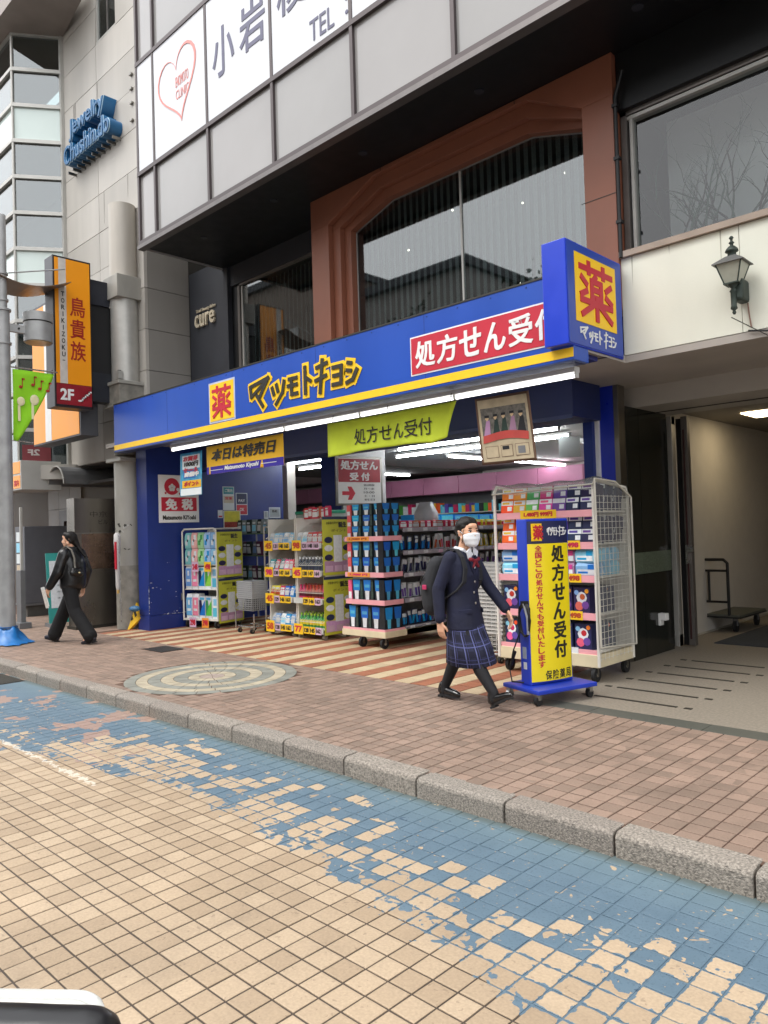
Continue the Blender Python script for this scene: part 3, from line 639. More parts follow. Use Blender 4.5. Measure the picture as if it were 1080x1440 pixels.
# ------------------------------------------------------------------ signs
def plate(name, par, m, x0, x1, y, z0, z1, t=.004, bevel=0):      # flat piece on a street-facing board, front face at y
    return MB().box(x0, x1, y, y+t, z0, z1, m).build(name, par, bevel)
def strokes(defs, m, par, loc, rot, w, h, width, t=.005, name='logo_letter', grow=0.):
    b = MB(); k = 0
    for st in defs:
        for (ax, ay), (bx, by_) in zip(st, st[1:]):
            k += 1
            a = Vector(((ax-.5)*w, (ay-.5)*h)); c = Vector(((bx-.5)*w, (by_-.5)*h)); d_ = (c-a).normalized()
            wd = width*(.85 if abs(d_.x) > abs(d_.y) else 1.0)/2+grow; n_ = Vector((-d_.y, d_.x))*wd; e = d_*(wd*.75 if len(st) > 2 or grow else width*.15)
            b.prism([tuple(a-n_-e), tuple(c-n_+e), tuple(c+n_+e), tuple(a+n_-e)], 2, -t/2-.00025*k, t/2+.00025*k, m)
    return b.build(name, par, loc=loc, rot=rot)
KANA = {'マ': [[(.0, .80), (.95, .98), (.52, .42)], [(.34, .46), (.66, .02)], [(.02, .78), (.06, .44), (.95, .95)]], 'ツ': [[(.0, .85), (.16, .45)], [(.36, .95), (.5, .55)], [(1, 1), (.86, .5), (.3, .0)]],
        'モ': [[(.12, .93), (1, .93)], [(0, .55), (1, .55)], [(.42, .93), (.42, .04), (.98, .04)]], 'ト': [[(.25, 1), (.25, 0)], [(.25, .62), (1, .42)]],
        'キ': [[(.62, 1), (.38, 0)], [(.1, .78), (1, .86)], [(0, .40), (.92, .50)]], 'ヨ': [[(.05, .95), (.95, .95), (.88, .03), (0, .03)], [(.05, .5), (.9, .5)]],
        'シ': [[(.1, .98), (.55, .90)], [(.02, .62), (.5, .54)], [(0, .02), (.6, .12), (1, .55)]]}
YAKU = [[(.0, .87), (1, .87)], [(.28, 1), (.28, .78)], [(.72, 1), (.72, .78)], [(.5, .80), (.42, .70)], [(.36, .68), (.36, .40), (.64, .40), (.64, .68), (.36, .68)], [(.36, .54), (.64, .54)],
        [(.04, .70), (.22, .58)], [(.22, .48), (.02, .38)], [(.96, .70), (.78, .58)], [(.78, .48), (.98, .38)], [(.02, .30), (.98, .30)], [(.5, .40), (.5, .0)], [(.46, .30), (.04, .04)], [(.54, .30), (.96, .04)]]
# the long fascia
fs = thing('fascia_sign', 'long blue pharmacy fascia sign with yellow stripe and black yellow-edged katakana logo', 'sign', (-7.4, 5.7, 2.9))
def F(o): o.location = Vector(o.location)-Vector((-7.4, 5.7, 2.9)); return o
FY = 5.70
F(MB().box(-11.58, -3.25, FY, 5.95, 2.90, 3.655, BLUE).build('board', fs, .004))
F(plate('yellow_stripe', fs, YEL, -11.575, -3.252, FY-.004, 2.925, 3.005))
for k in range(1, 5): F(MB().box(-11.58+k*1.667, -11.574+k*1.667, FY-.0012, FY, 2.93, 3.65, mat('panel seam', '#17357f', .5)).build('panel_seam', fs))
for k in range(22): F(MB().tube((-11.5+k*.39, FY-.003, 3.62), (-11.5+k*.39, FY, 3.62), .009, mat('fascia screw', '#2a437e', .4, .5), n=8).build('screw', fs))
F(MB().box(-11.58, -3.25, FY-.006, FY+.2, 3.655, 3.672, DARK).build('top_trim', fs))
F(MB().box(-11.58, -3.25, FY-.003, FY+.2, 2.885, 2.90, mat('dark blue edge', '#27335c', .5)).build('bottom_trim', fs))
F(plate('logo_plate', fs, mat('pale blue edge', '#b9c3dc', .5), -8.80, -8.19, FY-.003, 2.985+.03, 3.565, bevel=0))
F(plate('logo_plate', fs, YEL, -8.775, -8.215, FY-.007, 3.04, 3.54))
F(strokes(YAKU, RED, fs, (-8.495, FY-.010, 3.29), FRONT, .43, .42, .05, .004, 'logo_character'))
LG = [('マ', -7.84, -7.44, 3.08, 3.44), ('ツ', -7.39, -7.15, 3.08, 3.34), ('モ', -7.09, -6.90, 3.15, 3.36), ('ト', -6.79, -6.65, 3.12, 3.45), ('キ', -6.58, -6.36, 3.09, 3.48), ('ヨ', -6.28, -6.12, 3.15, 3.36), ('シ', -6.05, -5.88, 3.14, 3.37)]
for ch, x0, x1, a, b in LG:
    F(strokes(KANA[ch], YEL, fs, ((x0+x1)/2, FY-.004, (a+b)/2), FRONT, x1-x0, b-a, .052, .004, 'logo_outline', .034))
    F(strokes(KANA[ch], DARK, fs, ((x0+x1)/2, FY-.016, (a+b)/2), FRONT, x1-x0, b-a, .052, .006))
F(plate('notice_panel', fs, WHITE, -5.10, -3.3, FY-.003, 3.055, 3.45)); F(plate('notice_panel', fs, RED, -5.085, -3.3, FY-.007, 3.07, 3.435))
for i, ch in enumerate('処方せん受付'): F(text(ch, WHITE, fs, (-4.90+i*.283, FY-.010, 3.255), FRONT, .262 if ch != 'ん' else .25, .27, bold=.022))
# projecting box at its right end
px = thing('projecting_sign', 'square blue box sign with red character, at the right end of the fascia', 'sign', (-3.35, 6.1, 3.02))
def X(o): o.location = Vector(o.location)-Vector((-3.35, 6.1, 3.02)); return o
BB = mat('bright sign blue', '#1b3cc0', .3, var=.05)
X(MB().box(-3.47, -3.24, 5.60, 6.585, 3.02, 3.915, BB).build('box', px, .006))
X(MB().box(-3.24, -3.233, 5.615, 6.57, 3.035, 3.90, mat('face blue', '#2746a4', .35, var=.05)).build('face', px))
X(MB().box(-3.234, -3.229, 5.73, 6.45, 3.235, 3.83, YEL).build('yellow_panel', px))
X(strokes(YAKU, RED, px, (-3.226, 6.09, 3.535), SIDE, .58, .50, .062, .004, 'logo_character'))
for ch, y0, y1, a, b in (('マ', 5.78, 5.93, 3.09, 3.2), ('ツ', 5.93, 6.01, 3.07, 3.17), ('モ', 6.01, 6.10, 3.10, 3.17), ('ト', 6.10, 6.17, 3.08, 3.2), ('キ', 6.19, 6.28, 3.06, 3.21), ('ヨ', 6.28, 6.35, 3.09, 3.18), ('シ', 6.35, 6.43, 3.09, 3.18)):
    X(strokes(KANA[ch], WHITE, px, (-3.229, (y0+y1)/2, (a+b)/2+.005), SIDE, y1-y0-.02, b-a, .016, .004))
X(MB().box(-3.40, -3.30, 6.0, 6.2, 2.96, 3.02, mat('hanger navy', '#1d2570', .5)).build('hanger', px))
# strip lights under the fascia
FW = mat('lamp housing', '#d6d6d2', .5, var=.05)
def strip_light(x0, x1, y, z, label, group, tube=TUBE, axis='x', h=.05):
    L_ = x1-x0; t = thing('strip_light', label, 'light', ((x0+x1)/2, y, z), 0 if axis == 'x' else R(90), group)
    MB().box(-L_/2, L_/2, -.045, .045, .03, .03+h, FW).build('housing', t)
    MB().tube((-L_/2+.01, 0, .0), (L_/2-.01, 0, 0), .017, tube, n=10).box(-L_/2, -L_/2+.01, -.03, .03, -.02, .03, FW).box(L_/2-.01, L_/2, -.03, .03, -.02, .03, FW).build('tube', t)
    return t
for k in range(5):
    strip_light(-10.38+k*1.392, -10.38+(k+1)*1.392-.004, 6.05, 2.835, '%s white strip light from the left in the line under the fascia' % ('first', 'second', 'third', 'fourth', 'last')[k], 'strip lights under the fascia', TUBE_OUT, h=.05)
for x0, x1, y in ((-8.7, -5.6, 9.35), (-9.6, -5.95, 10.25), (-12.2, -10.5, 9.3), (-12.5, -11.75, 10.3)):
    n = 2 if x1-x0 > 2 else 1; nth = {-8.7: 'nearer', -9.6: 'farther', -12.2: 'nearer left', -12.5: 'farther left'}[x0]
    for q in range(n):
        a = x0+(x1-x0)*q/n; strip_light(a, a+(x1-x0)/n-.01, y, 2.86, '%s half of the %s ceiling strip light parallel to the shop front' % (('left', 'right')[q], nth) if n == 2 else '%s ceiling strip light behind the sale banner' % nth, 'ceiling lights parallel to the front', h=.03)
for x, y0, y1 in ((-9.0, 11.0, 15.2), (-12.7, 12.4, 14.0), (-6.3, 11.2, 14.6)):
    t = strip_light(0, y1-y0, 0, 2.86, {-9.0: 'ceiling strip light running to the back behind the parchment poster', -12.7: 'short ceiling strip light running to the back beside the inner column', -6.3: 'ceiling strip light running to the back above the right rack'}[x], 'ceiling lights running to the back', axis='y', h=.03); t.location = (x, (y0+y1)/2, 2.86)
# cloths and posters hung in a row below the strip lights: each a sheet with real folds
def cloth(name, par, m, w, h, amp=.012, n=24, k=14, cut=None, drape=None, t=.0025, seed=0):
    rr = random.Random(seed); ph = [rr.uniform(0, 6) for _ in range(4)]
    def dz(x, z):
        u = (h/2-z)/h
        return amp*(.25+u)*(math.sin(x*9+ph[0])+.6*math.sin(x*17+ph[1]+z*3)+.3*math.sin(x*31+ph[2]))
    V = []; Fc = []
    for s_ in (0, 1):
        for j in range(k+1):
            for i in range(n+1):
                x = -w/2+w*i/n; z = h/2-h*j/k
                if cut: x, z = cut(x, z)
                V.append((x, -t*.5+t*s_+dz(x, z), z))
    q = (n+1)*(k+1)
    for j in range(k):
        for i in range(n):
            a = j*(n+1)+i; Fc.append((a, a+1, a+n+2, a+n+1)); Fc.append((q+a+n+1, q+a+n+2, q+a+1, q+a))
    edge = [j*(n+1) for j in range(k+1)]+[k*(n+1)+i for i in range(1, n+1)]+[j*(n+1)+n for j in range(k-1, -1, -1)]+[i for i in range(n-1, 0, -1)]
    for a, b in zip(edge, edge[1:]+edge[:1]): Fc.append((a, b, q+b, q+a))
    b = MB(); b.add(V, Fc, m, True); o = b.build(name, par); return o, dz
def cloth_text(s, m, par, w, h, cx, cz, dz, bold=.02, shear=0., name='lettering'):
    o = text(s, m, par, (0, 0, 0), FRONT, w, h, bold=bold, extrude=.001, name=name, shear=shear)
    for v in o.data.vertices: v.co.x += cx; v.co.y += cz; v.co.z += .011-dz(v.co.x, v.co.y)
    return o
def cloth_patch(m, par, x0, x1, z0, z1, dz, name='printed_panel', lift=.005, poly=None, n=10):
    b = MB(); V = []; Fc = []
    for j in range(n+1):
        for i in range(n+1):
            x = x0+(x1-x0)*i/n; z = z0+(z1-z0)*j/n
            if poly: x, z = poly(i/n, j/n)
            V.append((x, dz(x, z)-lift, z))
    for j in range(n):
        for i in range(n): a = j*(n+1)+i; Fc.append((a, a+1, a+n+2, a+n+1))
    b.add(V, Fc, m, True); return b.build(name, par)
by = thing('sale_banner', 'yellow cloth banner with a purple lower edge hanging left under the fascia', 'banner', (-8.45, 5.98, 2.575))
YC = mat('banner yellow', '#eeb92c', .8, var=.06); PUR = mat('banner purple', '#3b2d9c', .8, var=.06)
o, dz = cloth('cloth', by, YC, 1.76, .40, .005, seed=1)
cloth_patch(PUR, by, -.879, .879, -.2, -.095, dz, 'purple_band')
cloth_text('本日は特売日', DARK, by, 1.5, .17, 0, .06, dz, .03, .2); cloth_text('Matsumoto Kiyoshi', WHITE, by, .8, .075, -.02, -.145, dz, .03, .2)
cloth_patch(WHITE, by, -.78, -.47, -.152, -.144, dz, 'white_rule', .009); cloth_patch(WHITE, by, .43, .74, -.152, -.144, dz, 'white_rule', .009)
bl = thing('prescription_banner', 'lime green cloth banner sagging under the middle of the fascia', 'banner', (-5.73, 5.98, 2.59))
def lime_cut(x, z):
    u = (x+.98)/1.96
    if z < .1 and u > .86: pass
    f = (.2-z)/.4
    if u > .8: x -= (u-.8)*.75*f
    return x, z+(.03*math.sin(u*math.pi)*f if u < .8 else (u-.8)*.25*f)
o, dz = cloth('cloth', bl, LIME, 1.96, .40, .014, cut=lime_cut, seed=4)
cloth_text('処方せん受付', DARK, bl, 1.16, .185, .07, -.01, dz, .006)
for x in (-.9, 0, .9): MB().tube((x, 0, .2), (x, .02, .29), .004, BLACK, n=5).build('cord', bl)
# hanging posters
ph_ = thing('hanging_poster', 'narrow blue and white sale poster hanging in front of the tax free board', 'poster', (-9.76, 5.99, 2.42))
SKY = mat('poster sky blue', '#3f9fc8', .5, var=.3, scale=14); PPNK = mat('poster pink print', '#e78aa8', .6, var=.1); PAPER = mat('poster paper', '#dfe6e8', .6, var=.05)
o, dz = cloth('sheet', ph_, SKY, .60, .64, .012, seed=8)
cloth_patch(PAPER, ph_, -.24, .24, .08, .28, dz, 'printed_panel'); cloth_patch(YC, ph_, -.25, .27, -.2, -.09, dz, 'printed_panel'); cloth_patch(PAPER, ph_, -.28, .28, -.31, -.21, dz, 'printed_panel'); cloth_patch(mat('poster blue', '#2f78c0', .6), ph_, -.22, .1, -.06, .06, dz, 'printed_panel')
for k, (s_, mm, z) in enumerate((('お買得', RED, .23), ('1000円', DARK, .15), ('セール', RED, .06), ('開催中', WHITE, .0), ('ポイント', RED, -.14))): cloth_text(s_, mm, ph_, .40, .075, -.01+.02*(k % 2), z, dz, .05, .15)
pa = thing('campaign_poster', 'parchment coloured poster with small figures and red ribbon, under the right strip lights', 'poster', (-4.21, 5.99, 2.44), R(4))
PARCH = mat('parchment', '#b9a98c', .7, var=.2, scale=9); PBR = mat('parchment border', '#6a4e3c', .7, var=.2)
o, dz = cloth('sheet', pa, PBR, .60, .66, .010, seed=11, cut=lambda x, z: (x+(.3-z)*.10, z-.0))
sk = lambda z: (.3-z)*.10
def ppatch(m, x0, x1, z0, z1, lift=.005, name='printed_panel'):
    return cloth_patch(m, pa, x0, x1, z0, z1, dz, name, lift, poly=lambda u, v: (x0+(x1-x0)*u+sk(z0+(z1-z0)*v), z0+(z1-z0)*v), n=8)
ppatch(PARCH, -.275, .275, -.305, .305)
GRN = [mat('print dark green', '#24382e', .7), mat('print mauve', '#a47c98', .7), mat('print black', '#1b1b1f', .7), mat('print tan', '#d2b48c', .7)]
ppatch(mat('print dusk', '#6f6a62', .7, var=.5, scale=30), -.25, .25, -.05, .22, .0065)
rr = random.Random(5)
for k in range(5):     # plain little standing figures: cloak, tunic, head
    x = -.19+.095*k; hgt = rr.uniform(.13, .17); mm = GRN[(1, 0, 0, 1, 2)[k]]
    cloth_patch(mm, pa, 0, 0, 0, 0, dz, 'printed_figure', .008, poly=lambda u, v: (x+sk(.0)+(u-.5)*(.09-.055*v), -.055+hgt*v), n=6)
    cloth_patch(GRN[3], pa, 0, 0, 0, 0, dz, 'printed_figure', .0095, poly=lambda u, v: (x+sk(.1)+(u-.5)*.04*math.sin(max(.05, v)*math.pi), -.06+hgt+.048*v), n=6)
    cloth_patch(GRN[2], pa, 0, 0, 0, 0, dz, 'printed_figure', .011, poly=lambda u, v: (x+sk(.1)+(u-.5)*.048, -.03+hgt+.024*v), n=4)
cloth_patch(mat('ribbon red', '#b8443c', .6), pa, 0, 0, 0, 0, dz, 'printed_ribbon', .0125, poly=lambda u, v: (-.25+.5*u+.04, -.125+.075*v+.03*math.sin(u*math.pi)), n=10)
for k in range(3): ppatch(PBR, -.24+.17*k, -.10+.17*k, -.27, -.155, .008); ppatch(PARCH, -.235+.17*k, -.105+.17*k, -.265, -.16, .0095)
ppatch(GRN[2], -.05, .03, -.2, -.165, .011); ppatch(GREYM, .13, .2, -.25, -.18, .011)
# tax free board on the blue pillar
tf = thing('tax_free_board', 'white tax free board with a red round emblem on the side of the blue pillar', 'sign', (-11.268, 6.66, 2.13))
MB().box(0, .012, -.375, .375, -.39, .40, WHITE).build('board', tf, .002)
MB().box(.012, .015, -.33, .33, -.20, .03, RED).build('red_band', tf)
text('免', WHITE, tf, (.017, -.15, -.085), SIDE, .22, .19, bold=.04); text('税', WHITE, tf, (.017, .15, -.085), SIDE, .22, .19, bold=.04)
text('Matsumoto KiYoshi', DARK, tf, (.014, 0, -.305), SIDE, .62, .075, bold=.03)
MB().tube((.012, -.13, .21), (.015, -.13, .21), .14, RED, n=28).build('emblem_disc', tf)
pet = MB()
for k in range(5):
    a = R(90+72*k); c = (-.13+.036*math.cos(a), .19+.036*math.sin(a)); pet.prism([(c[0]+.03*math.cos(R(q*40)), c[1]+.03*math.sin(R(q*40))) for q in range(9)], 0, .015, .017, WHITE)
pet.build('emblem_flower', tf)
for cy_, cz_, r_ in ((-.02, .16, .028), (.06, .23, .03), (.02, .09, .022), (-.25, .10, .018)):
    b = MB()
    for k in range(5): a = R(90+72*k); b.tube((.0125, cy_+r_*.6*math.cos(a), cz_+r_*.6*math.sin(a)), (.0162, cy_+r_*.6*math.cos(a), cz_+r_*.6*math.sin(a)), r_*.5, RED if cy_ > -.02 or cy_ < -.2 else WHITE, n=7)
    b.build('emblem_flower', tf)
# prescription board on the inner column
rx = thing('prescription_board', 'framed red and white prescription board with a red arrow on the inner column', 'sign', (-8.66, 8.34, 2.31), R(-12))
MB().box(0, .03, -.44, .44, -.40, .38, STEEL).build('frame', rx, .004)
MB().box(.03, .034, -.40, .40, -.365, .345, WHITE).build('board', rx); MB().box(.034, .037, -.39, .39, -.03, .34, mat('board red', '#a01c2c', .4)).build('red_band', rx)
text('処方せん', WHITE, rx, (.039, 0, .24), SIDE, .70, .15, bold=.03); text('受 付', WHITE, rx, (.039, 0, .06), SIDE, .38, .13, bold=.03)
b = MB(); b.prism([(-.33, -.235), (-.33, -.175), (-.2, -.175), (-.23, -.10), (-.16, -.10), (-.09, -.205), (-.16, -.31), (-.23, -.31), (-.2, -.235)], 0, .034, .037, RED); b.build('arrow', rx)
for k, s_ in enumerate(('受付時間', '月〜金', '10:00', '土・日', '祝日')): text(s_, DARK, rx, (.036, .17, -.075-k*.058), SIDE, .2, .034)
# notices on the blue wall
def notice(name, label, x, y, z, w, h, cols, writing=(), rz=0):
    t = thing(name, label, 'notice', (x, y, z), rz)
    MB().box(0, .006, -w/2, w/2, -h/2, h/2, PAPER).build('sheet', t)
    for i, (a0, a1, mm) in enumerate(cols): MB().box(.006, .008+.0004*i, -w/2+.015, w/2-.015, -h/2+h*a0, -h/2+h*a1, mm).build('printed_panel', t)
    for s_, mm, zz, ww, hh in writing: text(s_, mm, t, (.0095, 0, zz), SIDE, ww, hh, bold=.02)
    return t
TEAL = mat('print teal', '#2f8b96', .5); NAVP = mat('print navy', '#1f2450', .5)
notice('wall_poster', 'white and teal poster upper left on the blue inner wall', -11.38, 7.72, 2.16, .24, .42, ((.68, .97, TEAL), (.3, .6, mat('print beige', '#c9c3b0', .6))), (('ご案内', WHITE, .14, .16, .06), ('営業', RED, .0, .15, .05)))
notice('wall_poster', 'navy and red poster on the blue inner wall, right of the teal one', -11.38, 8.0, 2.06, .25, .40, ((.5, .97, NAVP), (.03, .46, RED)), (('PAY', WHITE, .06, .14, .05), ('OK', WHITE, -.1, .1, .06)))
notice('wall_poster', 'yellow poster low on the blue inner wall, above the left rack', -11.375, 7.78, 1.74, .36, .40, ((.02, .98, mat('print lime yellow', '#cfc63a', .6, var=.2, scale=12)), (.1, .5, mat('print red leaf', '#a33b2e', .6, var=.5, scale=30))), ())
notice('wall_card', 'small white card beside the yellow poster', -11.38, 7.54, 1.88, .1, .14, ((.1, .3, RED),), ())
notice('wall_notice', 'larger grey notice near the right edge of the blue wall', -11.38, 8.74, 1.90, .26, .2, ((.1, .9, mat('print grey', '#a9b0b4', .6)),), (('防犯', DARK, .03, .12, .05),))
notice('wall_card', 'smaller grey card left of the larger notice on the blue wall', -11.38, 8.54, 1.86, .1, .14, ((.1, .9, mat('print grey', '#a9b0b4', .6)),), ())
notice('ceiling_card', 'white card hanging from the shop ceiling near the right post', -5.6, 9.6, 2.62, .3, .3, (), (), R(-45))
# clinic sign on the overhang
cl = thing('clinic_sign', 'white clinic sign boards with a pink heart across the glazed overhang', 'sign', (-9, 5.68, 7.9)); CO = Vector((-9, 5.68, 7.9))
def K(o): o.location = Vector(o.location)-CO; return o
SIGNW = mat('sign board white', '#cfd1d4', .4, var=.03, scale=1); INK = mat('slate ink', '#5d5c74', .5); ROSE = mat('rose print', '#dd8b84', .5)
for k in range(8): K(MB().box(FX[k]+.026, FX[k+1]-.026, 5.672, 5.70, 7.085, 8.735, SIGNW).build('sign_panel', cl))
def heart(s_, off=0):
    pts = []
    for k in range(41):
        t = 2*math.pi*k/40; x = 16*math.sin(t)**3; z = 13*math.cos(t)-5*math.cos(2*t)-2*math.cos(3*t)-math.cos(4*t)
        pts.append((x/16*s_, z/16*s_*1.12))
    return pts
ho, hi_ = heart(.52), heart(.475); b = MB()
for k in range(40):
    if k in (19,): continue
    w = .35+.65*abs(math.sin(k*math.pi/40*1.0+.4)); 
    def lerp(a, c, w=w): return (c[0]+(a[0]-c[0])*w, c[1]+(a[1]-c[1])*w)
    b.prism([ho[k], ho[k+1], lerp(hi_[k+1], ho[k+1]), lerp(hi_[k], ho[k])], 1, -.003, .003, ROSE)
K(b.build('heart_emblem', cl, loc=(-9.36, 5.667, 7.98), rot=(0, R(-9), 0)))
K(text('ENOMOTO', ROSE, cl, (-9.24, 5.668, 7.98), FRONT, .34, .15)); K(text('CLINIC', ROSE, cl, (-9.24, 5.668, 7.79), FRONT, .34, .13))
for ch, x, z, w, h in (('小', -8.22, 7.90, .50, .66), ('岩', -7.58, 7.93, .54, .62), ('榎', -6.78, 8.02, .58, .64), ('本', -6.1, 8.06, .58, .64)): K(text(ch, INK, cl, (x, 5.667, z), FRONT, w, h, bold=.012))
K(text('TEL', INK, cl, (-6.27, 5.667, 7.275), FRONT, .42, .25, bold=.005)); K(text('：', INK, cl, (-5.855, 5.667, 7.28), FRONT, .05, .2)); K(text('03-5622', INK, cl, (-5.0, 5.667, 7.33), FRONT, 1.1, .27, bold=.005))
# raised letters of the jeweller on the pale wall
je = thing('jeweller_sign', 'blue raised letters reading Jewelry Chushin.do on the pale panelled wall', 'sign', (-13.2, 6.28, 8.95))
JB = mat('letter blue', '#1d5f8e', .4, var=.1); JF = mat('letter face', '#b4d2e4', .4, var=.08)
for s_, w, h, x, z in (('Jewelry', 1.42, .42, .06, .21), ('Chushin.do', 1.86, .37, .04, -.2)):
    o = text(s_, JB, je, (x, -.09, z), FRONT, w, h, bold=.03, extrude=.24); text(s_, JF, je, (x, -.215, z), FRONT, w, h, bold=.022, extrude=.01, name='letter_face')
for x in np.linspace(-.9, .9, 10): MB().box(x-.012, x+.012, -.14, .02, -.47, -.42, STEEL).build('bracket', je)
# salon lettering
cu = thing('salon_sign', 'cream raised lettering reading cure on the charcoal pilaster', 'sign', (-11.07, 7.145, 5.24))
text('cure', mat('cream letter', '#c9bda6', .5), cu, (0, -.02, -.03), FRONT, .60, .22, bold=.012, extrude=.03); text('Total Beauty Salon', mat('cream letter', '#c9bda6', .5), cu, (.02, -.012, .145), FRONT, .6, .07, bold=.015, extrude=.015)
# tall izakaya box sign and its wide board
tz = thing('restaurant_box_sign', 'tall orange illuminated box sign with red characters, projecting beside the column', 'sign', (-12.16, 5.25, 3.63)); tz.scale = (1.02, 1.0, 1.03)
OR = mat('lit orange panel', '#f29a12', .35, var=.05, scale=2); CAS = mat('sign case', '#54555a', .45, .2, var=.1); DR_ = mat('deep red', '#8e1220', .4)
MB().box(-.16, .14, -.31, .31, 0, 2.36, CAS).box(.14, .155, -.31, .31, 0, 2.36, mat('sign black frame', '#1a1214', .4)).build('case', tz, .004)
MB().box(.155, .162, -.285, .285, .37, 2.33, OR).build('orange_panel', tz); MB().box(.155, .162, -.285, .285, .04, .365, DR_).build('red_panel', tz); MB().box(.162, .165, -.225, -.105, .37, 2.33, mat('pale stripe', '#cfc8c0', .4)).build('white_stripe', tz)
for i, ch in enumerate('TORIKIZOKU'): text(ch, DARK, tz, (.167, -.163, 1.77-i*.105), SIDE, .055 if ch not in 'I' else .014, .075, bold=.02)
text('-', DARK, tz, (.167, -.163, .73), SIDE, .04, .012)
for i, ch in enumerate('鳥貴族'): text(ch, mat('sign brown red', '#a3241a', .4), tz, (.165, .075, 1.60-i*.35), SIDE, .25, .31, bold=.012)
text('2F', WHITE, tz, (.165, -.12, .20), SIDE, .22, .18, bold=.03)
b = MB(); st = [(.07, .12), (.13, .12), (.13, .17), (.18, .17), (.18, .22), (.24, .22), (.24, .27), (.27, .27)]
for (a, c), (a2, c2) in zip(st, st[1:]): b.box(.163, .166, min(a, a2)-.012, max(a, a2)+.012, min(c, c2)-.012, max(c, c2)+.012, WHITE)
b.build('stairs_symbol', tz)
MB().box(-.14, .10, .31, .70, .15, .62, mat('bracket navy', '#1c1f28', .4)).box(-.14, .10, .31, .66, 1.72, 2.12, mat('bracket navy', '#1c1f28', .4)).box(-.10, .06, .31, .72, .62, 1.72, BLACK).build('bracket', tz)
wb = thing('restaurant_board', 'wide orange restaurant board half hidden behind the tall box sign', 'sign', (-13.5, 5.5, 3.25))
MB().box(-.85, 1.15, .0, .30, 0, 2.55, CAS).build('case', wb, .004); MB().box(-.82, 1.1, -.008, 0, .03, 2.5, OR).build('orange_panel', wb); MB().box(-.28, -.02, -.011, -.008, .03, 2.5, WHITE).build('white_stripe', wb)
fsn = thing('mirrored_panel', 'dull red panel with mirrored lettering on the lowest bay window', 'sign', (-14.99, 5.80, 3.2), math.atan2(.75, .53))  # dulled red panel with mirrored lettering, set on the bay glass
MB().box(-.26, .26, -.03, -.02, -.15, .17, mat('dull red', '#6d1f26', .5)).build('board', fsn); text('2F', mat('dull white', '#b0a8a4', .5), fsn, (-.05, -.034, .02), FRONT, -.22, .12, bold=.03)
yb = thing('shop_box_sign', 'yellow and white box sign over the porch beside the street lamp', 'sign', (-15.15, 5.4, 2.48))
MB().box(-.5, .42, 0, .75, 0, .55, mat('sign box grey', '#b9b7b2', .45, var=.05)).build('case', yb, .004); MB().box(-.49, .38, -.006, 0, .03, .27, OR).build('yellow_panel', yb); MB().box(-.49, .38, -.006, 0, .31, .53, OR).build('yellow_panel', yb); text('案内', RED, yb, (.2, -.008, .13), FRONT, .24, .12, bold=.02)
# ------------------------------------------------------------------ racks, carts and what stands on them
YP = mat('poster lime', '#c7c93a', .55, var=.08); YT = mat('price yellow', '#f2c51c', .55, var=.06); ORT = mat('price orange', '#f0a03c', .55); LILAC = mat('price lilac', '#d9b6cf', .55)
def castor(par, x, y, r=.06, m=RUBBER):
    MB().tube((x-.018, y, r), (x+.018, y, r), r, m, n=16).tube((x-.02, y, r), (x+.02, y, r), r*.35, CHROME, n=8).box(x-.028, x+.028, y-.012, y+.012, r*1.1, 2*r+.02, STEEL).build('castor', par)
def tagcard(par, x, y, z, w, h, m, s=None, rot=FRONT, tilt=0, ink=RED):
    o = MB().box(-w/2, w/2, -h/2, h/2, 0, .002, m).build('price_card', par, loc=(x, y, z), rot=rot)
    if s: text(s, ink, o, (0, 0, .003), (0, 0, 0), w*.8, h*.6, bold=.05, extrude=.001)
    return o
def product(name, mb, label, cat, group): 
    o = mb.build(name); tag(o, label, cat, group); return o
def place(proto, used, par_loc, rz=0, label=None, group=None):
    if proto.name in used: o = copy_tree(proto)
    else: o = proto; used.add(proto.name)
    o.location = par_loc; o.rotation_euler = (0, 0, rz)
    if label: o['label'] = label
    if group: o['group'] = group
    return o
used = set()
def carton(w, d, h, cols, m_side):
    """box whose front (-y) carries printed bands; cols = (x0,x1,z0,z1,material[,inset top]) in fractions"""
    b = MB().box(-w/2, w/2, -d/2, d/2, 0, h, m_side)
    for i, c in enumerate(cols):
        x0, x1, z0, z1, mm = c[:5]; k = c[5] if len(c) > 5 else 0
        b.prism([(-w/2+w*x0+w*k, h*z0), (-w/2+w*x1-w*k, h*z0), (-w/2+w*x1, h*z1), (-w/2+w*x0, h*z1)], 1, -d/2-.002-.0006*i, -d/2, mm)
    return b
rr = random.Random(21)
def cm(n, h, r=.4, v=.12):
    m = mat('print '+n, h, r, var=v, scale=25)      # packs of one kind differ a little in tint
    if 'rnd' not in m:
        m['rnd'] = 1; nn_, ll = m.node_tree.nodes, m.node_tree.links; bb = nn_['Principled BSDF']; src = bb.inputs['Base Color'].links[0].from_socket
        oi = nn_.new('ShaderNodeObjectInfo'); hv = nn_.new('ShaderNodeHueSaturation'); mr = nn_.new('ShaderNodeMapRange'); mr.inputs[3].default_value = .47; mr.inputs[4].default_value = .53
        mv = nn_.new('ShaderNodeMapRange'); mv.inputs[3].default_value = 1.15; mv.inputs[4].default_value = .8
        ll.new(oi.outputs['Random'], mr.inputs[0]); ll.new(oi.outputs['Random'], mv.inputs[0]); ll.new(mr.outputs[0], hv.inputs['Hue']); ll.new(mv.outputs[0], hv.inputs['Value']); ll.new(src, hv.inputs['Color']); ll.new(hv.outputs[0], bb.inputs['Base Color'])
    return m
